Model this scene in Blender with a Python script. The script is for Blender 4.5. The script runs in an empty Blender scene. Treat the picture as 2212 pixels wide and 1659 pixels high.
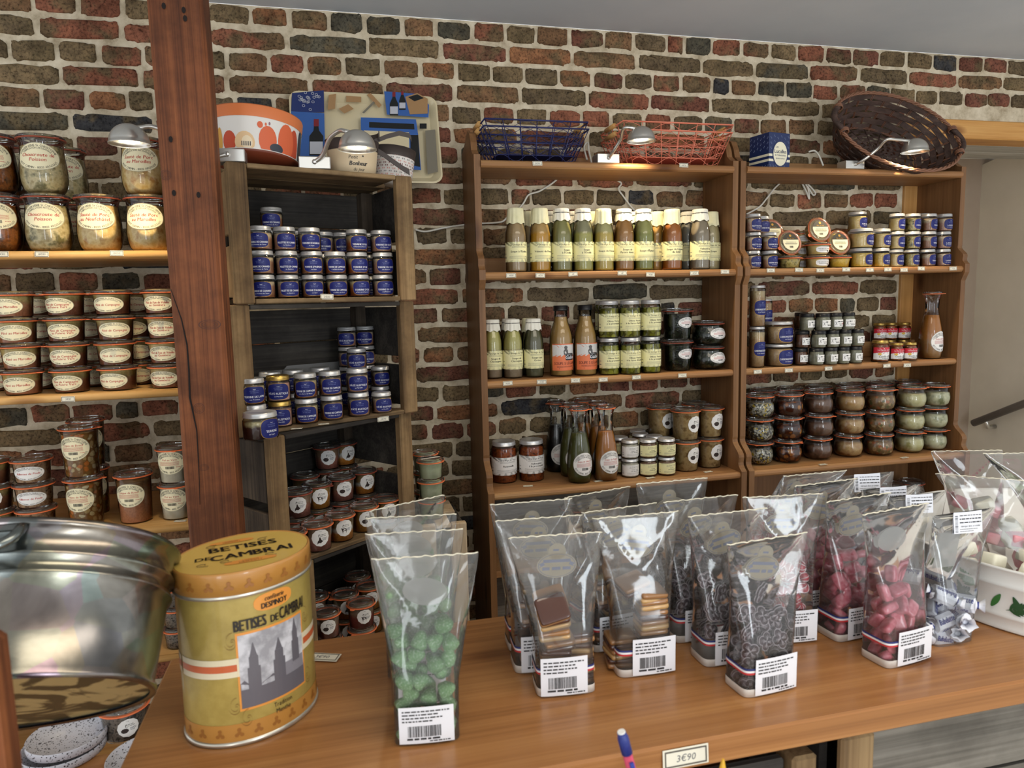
import bpy, math, random
from mathutils import Vector, Matrix, noise
random.seed(7)
PI = math.pi
rad = math.radians
sc = bpy.context.scene
COL = sc.collection

# ------------------------------------------------------------------ camera
FPX, CX, CY, EYE = 1533.0, 1106.0, 829.5, 1.5          # focal length in pixels of the 2212x1659 frame, eye height
YAW, PIT, ROL = rad(13.567), rad(6.823), rad(-1.316)
FO = Vector((math.sin(YAW)*math.cos(PIT), math.cos(YAW)*math.cos(PIT), -math.sin(PIT)))
_r0 = Vector((math.cos(YAW), -math.sin(YAW), 0)); _u0 = _r0.cross(FO)
RI = _r0*math.cos(ROL)+_u0*math.sin(ROL)
UP = _u0*math.cos(ROL)-_r0*math.sin(ROL)
cam_data = bpy.data.cameras.new('camera'); cam = bpy.data.objects.new('camera', cam_data); COL.objects.link(cam)
cam_data.sensor_width = 36; cam_data.lens = FPX/2212*36; cam_data.clip_start = .02
M = Matrix((RI, UP, -FO)).transposed().to_4x4(); M.translation = (0, 0, EYE)
cam.matrix_world = M
cam_data.dof.use_dof = True; cam_data.dof.focus_distance = 2.0; cam_data.dof.aperture_fstop = 9.0
sc.camera = cam

# ------------------------------------------------------------------ light and exposure
vs = sc.view_settings
vs.view_transform = 'Standard'; vs.look = 'None'; vs.gamma = 1; vs.use_curve_mapping = False; vs.exposure = 0.12
sc.cycles.transparent_max_bounces = 40; sc.cycles.max_bounces = 8; sc.cycles.sample_clamp_indirect = 4
sc.cycles.caustics_reflective = False; sc.cycles.caustics_refractive = False
wd = bpy.data.worlds.new('shop daylight'); sc.world = wd; wd.use_nodes = True
bg = wd.node_tree.nodes['Background']; bg.inputs[0].default_value = (.95, .975, 1, 1); bg.inputs[1].default_value = 1.15

def area(name, loc, target, sx, sy, power, col):
    l = bpy.data.lights.new(name, 'AREA'); l.shape = 'RECTANGLE'; l.size = sx; l.size_y = sy; l.energy = power; l.color = col
    o = bpy.data.objects.new(name, l); COL.objects.link(o); o.location = loc
    o.rotation_euler = (Vector(target)-Vector(loc)).to_track_quat('-Z', 'Y').to_euler()
    return o
area('shop_window_light', (1.6, -2.6, 1.55), (1.0, 2.4, 1.1), .42, 1.9, 34, (.86, .94, 1))
area('shop_door_light', (-.9, -2.6, 1.35), (.2, 2.4, 1.2), .4, 2.0, 17, (.90, .96, 1))
area('overhead_fill_light', (.9, .35, 2.38), (.9, .9, 0), 1.8, .6, 17, (1, .88, .72))  # unseen overhead fill, tinted warm to offset the cool daylight
area('stair_wall_fill', (2.75, 2.85, 2.3), (2.9, 3.1, 0), .5, .4, 30, (1, .96, .88))  # unseen lamp added to brighten the stair wall

# ------------------------------------------------------------------ pixels of the photograph to points of the room
def ray(u, v): return RI*((u-CX)/FPX)-UP*((v-CY)/FPX)+FO
def atY(u, v, Y): d = ray(u, v); k = Y/d.y; return Vector((d.x*k, Y, EYE+d.z*k))
def atZ(u, v, Z): d = ray(u, v); k = (Z-EYE)/d.z; return Vector((d.x*k, d.y*k, Z))
def atX(u, v, X): d = ray(u, v); k = X/d.x; return Vector((X, d.y*k, EYE+d.z*k))

# ------------------------------------------------------------------ mesh helpers
def lin(c): c /= 255; return c/12.92 if c <= .04045 else ((c+.055)/1.055)**2.4
def rgb(r, g, b): return (lin(r), lin(g), lin(b), 1)

class MB:
    def __init__(s): s.v = []; s.f = []; s.m = []; s.s = []
    def add(s, vs, fs, mi=0, sm=False, M=None):
        n = len(s.v)
        s.v += [tuple(M @ Vector(p)) if M else tuple(p) for p in vs]
        s.f += [tuple(i+n for i in f) for f in fs]; s.m += [mi]*len(fs); s.s += [sm]*len(fs)
        return s
    def box(s, x0, x1, y0, y1, z0, z1, mi=0, ch=.0015, M=None):
        ch = min(ch, (x1-x0)*.3, (y1-y0)*.3, (z1-z0)*.3)
        X = (x0, x1); Y = (y0, y1); Z = (z0, z1); vs = []; ix = {}
        for i in (0, 1):
            for j in (0, 1):
                for k in (0, 1):
                    for a in range(3):
                        p = [X[i]+(ch if i == 0 else -ch), Y[j]+(ch if j == 0 else -ch), Z[k]+(ch if k == 0 else -ch)]
                        p[a] = (X[i], Y[j], Z[k])[a]
                        ix[i, j, k, a] = len(vs); vs.append(p)
        fs = []
        def q(*t): fs.append(tuple(ix[x] for x in t))
        for a in range(3):
            b, c = (a+1) % 3, (a+2) % 3
            for e in (0, 1):
                t = []
                for (p, r) in ((0, 0), (1, 0), (1, 1), (0, 1)):
                    o = [0, 0, 0]; o[a] = e; o[b] = p; o[c] = r; t.append((*o, a))
                if e == 0: t.reverse()
                q(*t)
            for p in (0, 1):
                for r in (0, 1):
                    t = []
                    for (e, w) in ((0, b), (1, b), (1, c), (0, c)):
                        o = [0, 0, 0]; o[a] = e; o[b] = p; o[c] = r; t.append((*o, w))
                    if p == r: t.reverse()
                    q(*t)
        for i in (0, 1):
            for j in (0, 1):
                for k in (0, 1):
                    t = [(i, j, k, 0), (i, j, k, 1), (i, j, k, 2)]
                    if (i+j+k) % 2 == 0: t.reverse()
                    q(*t)
        return s.add(vs, fs, mi, False, M)
    def lathe(s, prof, seg=24, mi=0, M=None, sx=1, sy=1, cap=True, sm=True, th0=0):
        vs = []; fs = []; n = len(prof)
        for r, z in prof:
            for k in range(seg):
                a = th0+2*PI*k/seg; vs.append((r*sx*math.cos(a), r*sy*math.sin(a), z))
        for i in range(n-1):
            for k in range(seg):
                k2 = (k+1) % seg; fs.append((i*seg+k, i*seg+k2, (i+1)*seg+k2, (i+1)*seg+k))
        s.add(vs, fs, mi, sm, M)
        if cap:
            nb = len(s.v)-len(vs)
            if prof[0][0] > 1e-5: s.f.append(tuple(nb+k for k in range(seg-1, -1, -1))); s.m.append(mi); s.s.append(False)
            if prof[-1][0] > 1e-5: s.f.append(tuple(nb+(n-1)*seg+k for k in range(seg))); s.m.append(mi); s.s.append(False)
        return s
    def tube(s, pts, r, seg=6, mi=0, closed=False, M=None):
        pts = [Vector(p) for p in pts]; n = len(pts); vs = []; fs = []
        rr = r if isinstance(r, (list, tuple)) else [r]*n
        up = Vector((0, 0, 1)); ref = None
        for i, p in enumerate(pts):
            a = pts[(i-1) % n] if closed or i else p
            b = pts[(i+1) % n] if closed or i < n-1 else p
            t = (b-a).normalized() if (b-a).length > 1e-9 else up
            if ref is None: ref = t.orthogonal().normalized()
            ref = (ref-t*ref.dot(t))
            ref = ref.normalized() if ref.length > 1e-6 else t.orthogonal().normalized()
            bn = t.cross(ref)
            for k in range(seg):
                an = 2*PI*k/seg; vs.append(p+(ref*math.cos(an)+bn*math.sin(an))*rr[i])
        for i in range(n if closed else n-1):
            j = (i+1) % n
            for k in range(seg):
                k2 = (k+1) % seg; fs.append((i*seg+k, i*seg+k2, j*seg+k2, j*seg+k))
        if not closed: fs += [tuple(range(seg-1, -1, -1)), tuple((n-1)*seg+k for k in range(seg))]
        return s.add(vs, fs, mi, True, M)
    def quadric(s, a, b, c, e1=.35, e2=.35, mi=0, nu=16, nv=9, M=None):
        """rounded block"""
        f = lambda t, e: math.copysign(abs(t)**e, t); vs = []; fs = []
        for i in range(nv):
            p = -PI/2+PI*i/(nv-1)
            for k in range(nu): t = 2*PI*(k+.5)/nu; vs.append((a*f(math.cos(p), e1)*f(math.cos(t), e2), b*f(math.cos(p), e1)*f(math.sin(t), e2), c*f(math.sin(p), e1)))
        for i in range(nv-1):
            for k in range(nu): fs.append((i*nu+k, i*nu+(k+1) % nu, (i+1)*nu+(k+1) % nu, (i+1)*nu+k))
        return s.add(vs, fs, mi, True, M)
    def prism(s, pts, axis, a0, a1, mi=0, M=None, sm=False):
        """a 2D outline pushed along an axis (0 x, 1 y, 2 z)"""
        n = len(pts); vs = []
        for a in (a0, a1):
            for p, q in pts: vs.append({0: (a, p, q), 1: (p, a, q), 2: (p, q, a)}[axis])
        fs = [tuple(range(n)), tuple(range(2*n-1, n-1, -1))]
        s.add(vs, fs, mi, False, M)
        nb = len(s.v)-2*n
        for i in range(n):
            j = (i+1) % n; s.f.append((nb+j, nb+i, nb+n+i, nb+n+j)); s.m.append(mi); s.s.append(sm)
        return s
    def mesh(s, name, mats):
        me = bpy.data.meshes.new(name); me.from_pydata(s.v, [], s.f)
        for m in (mats if isinstance(mats, (list, tuple)) else [mats]): me.materials.append(m)
        me.polygons.foreach_set('material_index', s.m); me.polygons.foreach_set('use_smooth', s.s)
        me.update(); return me

def ob(name, me, parent=None, loc=(0, 0, 0), rz=0, label=None):
    if isinstance(me, tuple): me = me[0].mesh(name, me[1])
    o = bpy.data.objects.new(name, me); COL.objects.link(o); o.location = loc; o.rotation_euler = (0, 0, rz)
    if parent: o.parent = parent
    if label: o['label'] = label
    return o
def tag(o, label, cat, group=None):
    o['label'] = label; o['category'] = cat
    if group: o['group'] = group
    return o
def thing(name, label, cat, loc=(0, 0, 0), rz=0, group=None, rot=None):
    o = bpy.data.objects.new(name, None); COL.objects.link(o); o.empty_display_size = .02
    o.location = loc; o.rotation_euler = rot if rot else (0, 0, rz)
    return tag(o, label, cat, group)
def struct(name, me, loc=(0, 0, 0)):
    o = ob(name, me, None, loc); o['kind'] = 'structure'; return o
STK = []; HOLD = [False]                                # round things that stand on a shelf, stack by stack
def place(parts, name, label, cat, loc, rz=0, group=None, rot=None):
    e = thing(name, label, cat, loc, rz, group, rot)
    if not rot:
        r = max(math.hypot(v.co.x, v.co.y) for p in parts if p[0] in ('glass_body', 'lid', 'paper_cap', 'glass_lid') for v in p[1].vertices); h = max(v.co.z for p in parts for v in p[1].vertices)
        if HOLD[0]: STK[-1]['o'].append(e); STK[-1]['r'] = max(r, STK[-1]['r']); STK[-1]['z1'] = loc[2]+h
        else: STK.append(dict(o=[e], r=r, z0=loc[2], z1=loc[2]+h, x=loc[0], y=loc[1]))
    for p in parts:
        o = ob(p[0], p[1], e)
        for k in p[2:]: ob(k[0], k[1], o)
    return e

# ------------------------------------------------------------------ materials
class NT:
    def __init__(s, name):
        s.m = bpy.data.materials.new(name); s.m.use_nodes = True; s.t = s.m.node_tree; s.t.nodes.clear()
        s.o = s.n('ShaderNodeOutputMaterial')
    def n(s, t, **k):
        x = s.t.nodes.new(t)
        for a, b in k.items():
            if a.startswith('i_'):
                key = a[2:]; x.inputs[int(key) if key.isdigit() else key.replace('_', ' ')].default_value = b
            else: setattr(x, a, b)
        return x
    def l(s, a, b): s.t.links.new(a, b)
    def bsdf(s, **k):
        p = s.n('ShaderNodeBsdfPrincipled', **k); s.l(p.outputs[0], s.o.inputs[0]); return p
    def coords(s, scale, rand=True, rot=(0, 0, 0)):
        tc = s.n('ShaderNodeTexCoord'); mp = s.n('ShaderNodeMapping'); mp.inputs['Scale'].default_value = scale; mp.inputs['Rotation'].default_value = rot
        s.l(tc.outputs['Object'], mp.inputs[0])
        if rand:
            oi = s.n('ShaderNodeObjectInfo'); mu = s.n('ShaderNodeMath', operation='MULTIPLY'); mu.inputs[1].default_value = 37
            s.l(oi.outputs['Random'], mu.inputs[0]); s.l(mu.outputs[0], mp.inputs['Location'])
        return mp.outputs[0]
    def noise(s, vec, scale, detail=4, rough=.55, dist=0):
        x = s.n('ShaderNodeTexNoise'); s.l(vec, x.inputs['Vector'])
        x.inputs['Scale'].default_value = scale; x.inputs['Detail'].default_value = detail; x.inputs['Roughness'].default_value = rough; x.inputs['Distortion'].default_value = dist
        return x.outputs[0]
    def ramp(s, fac, stops, interp='LINEAR'):
        r = s.n('ShaderNodeValToRGB'); e = r.color_ramp.elements; r.color_ramp.interpolation = interp
        while len(e) < len(stops): e.new(.5)
        for i, (p, c) in enumerate(stops): e[i].position = p; e[i].color = c
        s.l(fac, r.inputs[0]); return r.outputs[0]
    def mix(s, fac, a, b, mode='MIX'):
        x = s.n('ShaderNodeMix', data_type='RGBA', blend_type=mode)
        for v, i in ((fac, 0), (a, 6), (b, 7)):
            if hasattr(v, 'links'): s.l(v, x.inputs[i])
            else: x.inputs[i].default_value = v
        return x.outputs[2]
    def bump(s, h, p, strength=.3, dist=.002):
        b = s.n('ShaderNodeBump'); b.inputs['Strength'].default_value = strength; b.inputs['Distance'].default_value = dist
        s.l(h, b.inputs['Height']); s.l(b.outputs[0], p.inputs['Normal'])

def plain(name, col, rough=.5, metal=0, coat=0, spec=.5, emit=None):
    t = NT(name); p = t.bsdf(); p.inputs['Base Color'].default_value = col; p.inputs['Roughness'].default_value = rough
    p.inputs['Metallic'].default_value = metal; p.inputs['Coat Weight'].default_value = coat; p.inputs['Specular IOR Level'].default_value = spec
    if emit: p.inputs['Emission Color'].default_value = emit[0]; p.inputs['Emission Strength'].default_value = emit[1]
    return t.m
def mottled(name, c1, c2, scale=30, rough=.6, c3=None, bump=.2, detail=4, stretch=(1, 1, 1), spec=.4, lo=.35, hi=.65):
    t = NT(name); p = t.bsdf(); v = t.coords(stretch); n = t.noise(v, scale, detail)
    st = [(lo, c1), (hi, c2)] if c3 is None else [(lo, c1), ((lo+hi)/2, c2), (hi, c3)]
    t.l(t.ramp(n, st), p.inputs['Base Color']); p.inputs['Roughness'].default_value = rough; p.inputs['Specular IOR Level'].default_value = spec
    if bump: t.bump(n, p, bump, .002)
    return t.m
def chunky(name, liquid, chunks, scale=70, amount=.45, rough=.35, jit=.9, fine=None):
    """food in pieces: voronoi cells of several colours in a liquid"""
    t = NT(name); p = t.bsdf(); v = t.coords((1, 1, 1)); nz = t.n('ShaderNodeTexNoise'); t.l(v, nz.inputs[0]); nz.inputs['Scale'].default_value = 60
    w = t.n('ShaderNodeVectorMath', operation='MULTIPLY_ADD'); t.l(nz.outputs[1], w.inputs[0]); w.inputs[1].default_value = (.012, .012, .012); t.l(v, w.inputs[2])
    vo = t.n('ShaderNodeTexVoronoi'); t.l(w.outputs[0], vo.inputs['Vector']); vo.inputs['Scale'].default_value = scale; vo.inputs['Randomness'].default_value = jit
    sep = t.n('ShaderNodeSeparateColor'); t.l(vo.outputs['Color'], sep.inputs[0])
    k = len(chunks); cc = t.ramp(sep.outputs[0], [(i/k, c) for i, c in enumerate(chunks)], 'CONSTANT')
    ed = t.ramp(vo.outputs['Distance'], [(amount-.08, (0, 0, 0, 1)), (amount+.08, (1, 1, 1, 1))])
    col = t.mix(ed, cc, liquid); n2 = t.noise(v, 150, 3)
    col = t.mix(.35, col, t.ramp(n2, [(.3, (.25, .25, .25, 1)), (.7, (1, 1, 1, 1))]), 'MULTIPLY')
    t.l(col, p.inputs['Base Color']); p.inputs['Roughness'].default_value = rough
    t.bump(ed, p, .3, .001); return t.m
def layered(name, h, stops, wob=.006, speck=None, scale=90):
    """food whose colour changes with height in the jar (fat on top, jelly below); wobble breaks the lines"""
    t = NT(name); p = t.bsdf(); tc = t.n('ShaderNodeTexCoord'); sp = t.n('ShaderNodeSeparateXYZ'); t.l(tc.outputs['Object'], sp.inputs[0])
    v = t.coords((1, 1, 1)); n = t.noise(v, scale*.6, 4)
    m = t.n('ShaderNodeMath', operation='MULTIPLY_ADD'); t.l(n, m.inputs[0]); m.inputs[1].default_value = wob*2/h; 
    d = t.n('ShaderNodeMath', operation='DIVIDE'); t.l(sp.outputs[2], d.inputs[0]); d.inputs[1].default_value = h; t.l(d.outputs[0], m.inputs[2])
    col = t.ramp(m.outputs[0], stops)
    n2 = t.noise(v, scale*2, 4)
    col = t.mix(.6, col, t.ramp(n2, [(.36, speck or (.64, .58, .52, 1)), (.56, (1, 1, 1, 1))]), 'MULTIPLY')
    t.l(col, p.inputs['Base Color']); p.inputs['Roughness'].default_value = .45; t.bump(n2, p, .25, .001); return t.m
def wood(name, dark, mid, light, axis=0, rough=.42, knots=True, across=13, along=.9, bump=.15, coat=0, stain=0, contrast=(.3, .5, .72)):
    t = NT(name); p = t.bsdf()
    s1 = [across]*3; s1[axis] = along; s2 = [across*9]*3; s2[axis] = along*3
    v = t.coords(tuple(s1)); n1 = t.noise(v, 1, 5, .55, .8); v2 = t.coords(tuple(s2)); n2 = t.noise(v2, 1, 3, .6, .2)
    m = t.n('ShaderNodeMath', operation='MULTIPLY_ADD'); t.l(n2, m.inputs[0]); m.inputs[1].default_value = .38; a = t.n('ShaderNodeMath', operation='MULTIPLY'); t.l(n1, a.inputs[0]); a.inputs[1].default_value = .68
    t.l(a.outputs[0], m.inputs[2])
    col = t.ramp(m.outputs[0], [(contrast[0], dark), (contrast[1], mid), (contrast[2], light)])
    if knots:
        s3 = [6.5]*3; s3[axis] = 2.6; v3 = t.coords(tuple(s3)); vo = t.n('ShaderNodeTexVoronoi'); t.l(v3, vo.inputs[0]); vo.inputs['Scale'].default_value = 1
        kn = t.ramp(vo.outputs['Distance'], [(.05, (.22, .13, .09, 1)), (.10, (.55, .45, .38, 1)), (.16, (1, 1, 1, 1))]); col = t.mix(.85, col, kn, 'MULTIPLY')
    if stain:
        v4 = t.coords((1, 1, 1)); n4 = t.noise(v4, 7, 5, .65); col = t.mix(stain, col, t.ramp(n4, [(.38, (.16, .14, .13, 1)), (.6, (1, 1, 1, 1))]), 'MULTIPLY')
    t.l(col, p.inputs['Base Color']); p.inputs['Roughness'].default_value = rough; p.inputs['Coat Weight'].default_value = coat; p.inputs['Coat Roughness'].default_value = .2; p.inputs['Specular IOR Level'].default_value = .3
    t.bump(m.outputs[0], p, bump, .003); return t.m
def film(name, tint, rough, haze, hcol=(.9, .9, .88, 1), ior=1.45, boost=1.0):
    """thin clear sheet or thin glass: passes light straight through, reflects by fresnel, a little milky"""
    t = NT(name); tr = t.n('ShaderNodeBsdfTransparent'); tr.inputs[0].default_value = tint
    gl = t.n('ShaderNodeBsdfGlossy'); gl.inputs['Roughness'].default_value = rough; gl.inputs[0].default_value = (1, 1, 1, 1)
    fr = t.n('ShaderNodeFresnel'); fr.inputs[0].default_value = ior
    mu = t.n('ShaderNodeMath', operation='MULTIPLY', use_clamp=True); t.l(fr.outputs[0], mu.inputs[0]); mu.inputs[1].default_value = boost
    base = tr
    if haze:
        df = t.n('ShaderNodeBsdfDiffuse'); df.inputs[0].default_value = hcol; tl = t.n('ShaderNodeBsdfTranslucent'); tl.inputs[0].default_value = hcol
        ad = t.n('ShaderNodeMixShader'); ad.inputs[0].default_value = .5; t.l(df.outputs[0], ad.inputs[1]); t.l(tl.outputs[0], ad.inputs[2])
        mh = t.n('ShaderNodeMixShader'); mh.inputs[0].default_value = haze; t.l(tr.outputs[0], mh.inputs[1]); t.l(ad.outputs[0], mh.inputs[2]); base = mh
    mx = t.n('ShaderNodeMixShader'); t.l(mu.outputs[0], mx.inputs[0]); t.l(base.outputs[0], mx.inputs[1]); t.l(gl.outputs[0], mx.inputs[2]); t.l(mx.outputs[0], t.o.inputs[0])
    return t.m

GLASS = film('clear jar glass', (.985, .995, .985, 1), .03, 0, boost=1.0)
LIDGLASS = film('lid glass', (.93, .96, .95, 1), .05, .08, boost=1.6)
BAGFILM = film('clear bag film', (.98, .98, .975, 1), .07, .075, (.88, .85, .80, 1), boost=1.25)
SEAL = plain('heat sealed bag edge', rgb(232, 224, 200), .25, coat=.5)
INK = plain('black ink', rgb(38, 36, 36), .6); REDINK = plain('red ink', rgb(188, 52, 44), .6); WINK = plain('white ink', rgb(225, 226, 232), .6); GREYINK = plain('grey ink', rgb(120, 118, 112), .6)
BLUEINK = plain('blue ink', rgb(38, 52, 130), .6)
CREAM = plain('cream label paper', rgb(240, 230, 192), .55); WHITEP = plain('white label paper', rgb(238, 236, 232), .5); PALEY = plain('pale yellow label paper', rgb(236, 230, 176), .55)
BLUEP = plain('deep blue label', rgb(27, 33, 100), .4, spec=.25); REDP = plain('red label', rgb(200, 40, 58), .4); ORANGEP = plain('orange label', rgb(226, 120, 74), .5)
BLACKP = plain('black label', rgb(28, 27, 26), .4); GOLD = plain('gold edge', rgb(190, 150, 70), .35, .6)
SILVER = plain('silver lid', rgb(212, 212, 212), .3, .6); GOLDLID = plain('gold lid', rgb(200, 170, 95), .3, .9); BLACKLID = plain('black lid', rgb(20, 20, 22), .3)
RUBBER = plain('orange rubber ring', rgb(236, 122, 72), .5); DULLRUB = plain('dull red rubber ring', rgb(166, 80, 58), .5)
STEEL = plain('brushed steel', rgb(214, 212, 206), .3, .9)
PINE_X = wood('honey pine along', rgb(122, 84, 52), rgb(154, 110, 70), rgb(172, 134, 90), 0, .5)
PINE_Z = wood('honey pine upright', rgb(92, 63, 38), rgb(120, 84, 52), rgb(142, 103, 66), 2, .5)
LPINE = wood('light pine', rgb(186, 134, 76), rgb(214, 164, 98), rgb(228, 184, 122), 0, .42)
POSTW = wood('red brown oak', rgb(58, 29, 15), rgb(112, 63, 35), rgb(144, 86, 50), 2, .65, across=34, along=.7, bump=.6, stain=.55, contrast=(.34, .5, .66))
CRATE_X = wood('weathered crate wood along', rgb(66, 52, 36), rgb(118, 96, 68), rgb(158, 132, 96), 0, .8, knots=False, across=16, bump=.5, stain=.55)
CRATE_Z = wood('weathered crate wood upright', rgb(74, 56, 38), rgb(128, 102, 70), rgb(166, 138, 98), 2, .8, knots=False, across=16, bump=.5, stain=.5)
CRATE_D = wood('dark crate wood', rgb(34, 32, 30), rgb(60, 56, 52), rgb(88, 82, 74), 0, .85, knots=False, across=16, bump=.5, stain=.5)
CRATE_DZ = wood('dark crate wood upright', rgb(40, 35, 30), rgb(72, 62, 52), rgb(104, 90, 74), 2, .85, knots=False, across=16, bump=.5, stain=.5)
GREYW = wood('grey weathered plank', rgb(74, 70, 62), rgb(118, 112, 102), rgb(152, 146, 134), 0, .8, knots=False, across=18, bump=.5, stain=.35)
COUNTERW = wood('oiled counter pine', rgb(122, 78, 42), rgb(160, 108, 62), rgb(184, 132, 80), 0, .3, across=22, along=.55, bump=.08, coat=.25)
PALEW = wood('pale crate wood', rgb(150, 128, 100), rgb(184, 162, 132), rgb(206, 188, 160), 2, .8, knots=False, across=14, bump=.4)

# ------------------------------------------------------------------ lettering
_G = {}
def glyph(c):
    if c not in _G:
        cu = bpy.data.curves.new('glyph', 'FONT'); cu.body = c; cu.size = 1; cu.resolution_u = 2
        o = bpy.data.objects.new('glyph', cu); me = bpy.data.meshes.new_from_object(o)
        vs = [(p.co.x, p.co.y) for p in me.vertices]; fs = [tuple(p.vertices) for p in me.polygons]
        x0 = min((p[0] for p in vs), default=0); x1 = max((p[0] for p in vs), default=.28)
        if c == ' ': x0, x1 = 0, .24
        bpy.data.objects.remove(o); bpy.data.meshes.remove(me); bpy.data.curves.remove(cu)
        _G[c] = ([(x-x0, y) for x, y in vs], fs, x1-x0)
    return _G[c]
def twidth(s, gap=.09): return sum(glyph(c)[2]+gap for c in s)-gap
def text(s, cx, cy, h, maxw=9, mi=1, slant=0, bold=0, sx=1):
    """lettering in the plane, centred on cx, cy; h is the capital height; returns shapes of (points, faces, material)"""
    k = h/.73; w = twidth(s)*k*sx; q = sx*min(1, maxw/w); x = cx-twidth(s)*k*q/2; out = []
    for c in s:
        vs, fs, a = glyph(c)
        for b in ((0, bold) if bold else (0,)):
            if fs: out.append(([(x+p[0]*k*q+p[1]*k*slant+b*h, cy-h/2+p[1]*k) for p in vs], fs, mi))
        x += (a+.09)*k*q
    return out
def arctext(s, ax, ay, t0, t1, h, mi=1, cy=0):
    """lettering on an ellipse from angle t0 to t1 (upright when t0 > t1)"""
    N = 60; P = [(ax*math.cos(t0+(t1-t0)*i/N), cy+ay*math.sin(t0+(t1-t0)*i/N)) for i in range(N+1)]
    L = [0]
    for i in range(N): L.append(L[-1]+math.dist(P[i], P[i+1]))
    k = h/.73; tw = twidth(s)*k; q = L[-1]/tw; qq = min(q, 1.25); x = (L[-1]-tw*qq)/2; out = []
    for c in s:
        vs, fs, a = glyph(c); mid = x+a*k*qq/2
        i = max(0, min(N-1, next((j for j in range(N) if L[j+1] >= mid), N-1))); f = (mid-L[i])/(L[i+1]-L[i]+1e-9)
        px = P[i][0]+(P[i+1][0]-P[i][0])*f; py = P[i][1]+(P[i+1][1]-P[i][1])*f
        an = math.atan2(P[i+1][1]-P[i][1], P[i+1][0]-P[i][0]); ca, sa = math.cos(an), math.sin(an)
        if fs:
            pts = []
            for vx, vy in vs:
                X = vx*k*qq-a*k*qq/2; Y = vy*k-h/2; pts.append((px+X*ca-Y*sa, py+X*sa+Y*ca))
            out.append((pts, fs, mi))
        x += (a+.09)*k*qq
    return out
def bar(x0, x1, y0, y1, mi=1): return [([(x0, y0), (x1, y0), (x1, y1), (x0, y1)], [(0, 1, 2, 3)], mi)]
def small_print(x0, x1, y, h, mi=1, seed=1):
    r = random.Random(seed); out = []; x = x0
    while x < x1-h:
        w = min(h*r.uniform(1, 4.5), x1-x); out += bar(x, x+w, y, y+h, mi); x += w+h*.7
    return out
def barcode(x0, x1, y0, y1, mi=1, seed=3):
    r = random.Random(seed); out = []; x = x0
    while x < x1:
        w = r.choice((1, 1, 2, 3))*(x1-x0)/90; out += bar(x, min(x+w, x1), y0, y1, mi); x += w+r.choice((1, 1, 2))*(x1-x0)/90
    return out
def ell(w, h, n=40): return [(w/2*math.cos(2*PI*i/n), h/2*math.sin(2*PI*i/n)) for i in range(n)]
def sup(w, h, e=4, n=40):
    o = []
    for i in range(n):
        c, s = math.cos(2*PI*i/n), math.sin(2*PI*i/n); o.append((w/2*math.copysign(abs(c)**(2/e), c), h/2*math.copysign(abs(s)**(2/e), s)))
    return o
def rect(w, h, n=6):
    p = []
    for a, b in (((-1, -1), (1, -1)), ((1, -1), (1, 1)), ((1, 1), (-1, 1)), ((-1, 1), (-1, -1))):
        for i in range(n): f = i/n; p.append(((a[0]+(b[0]-a[0])*f)*w/2, (a[1]+(b[1]-a[1])*f)*h/2))
    return p
def scallop(d, n=12):
    return [((d/2*(1-.045*abs(math.sin(n*t/2))))*math.cos(t), (d/2*(1-.045*abs(math.sin(n*t/2))))*math.sin(t)) for t in (2*PI*i/60 for i in range(60))]
def shape(pts, mi=0, rings=4, cx=0, cy=0):
    n = len(pts); vs = [(cx, cy)]; fs = []
    for k in range(1, rings+1):
        for x, y in pts: vs.append((cx+x*k/rings, cy+y*k/rings))
    for i in range(n): fs.append((0, 1+i, 1+(i+1) % n))
    for k in range(rings-1):
        for i in range(n): j = (i+1) % n; a = 1+k*n; b = a+n; fs.append((a+i, b+i, b+j, a+j))
    return [(vs, fs, mi)]
def outline(pts, t, mi=1):
    n = len(pts); vs = [(x, y) for x, y in pts]+[(x*(1-t), y*(1-t)) for x, y in pts]
    return [(vs, [(i, (i+1) % n, n+(i+1) % n, n+i) for i in range(n)], mi)]
def prof_r(prof, z):
    for (r0, z0), (r1, z1) in zip(prof, prof[1:]):
        if z1 > z0 and z0 <= z <= z1: return r0+(r1-r0)*(z-z0)/(z1-z0)
    return prof[-1][0]
def wrap(layers, prof, zc, off=.0007, face=0):
    """bend flat lettering layers round a body of revolution; layer i floats i*.25 mm further out; face 0 is the front (-Y)"""
    b = MB(); R = prof_r(prof, zc)
    for li, lay in enumerate(layers):
        for pts, fs, mi in lay:
            vs = []
            for x, y in pts:
                z = zc+y; r = prof_r(prof, z)+off+li*.00028; a = x/R+face; vs.append((r*math.sin(a), -r*math.cos(a), z))
            b.add(vs, fs, mi, li == 0)
    return b
def flat(layers, M=None, off=.0003):
    """flat lettering layers in the x-z plane facing -Y"""
    b = MB()
    for li, lay in enumerate(layers):
        for pts, fs, mi in lay: b.add([(x, -li*off, y) for x, y in pts], fs, mi, False, M)
    return b

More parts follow.
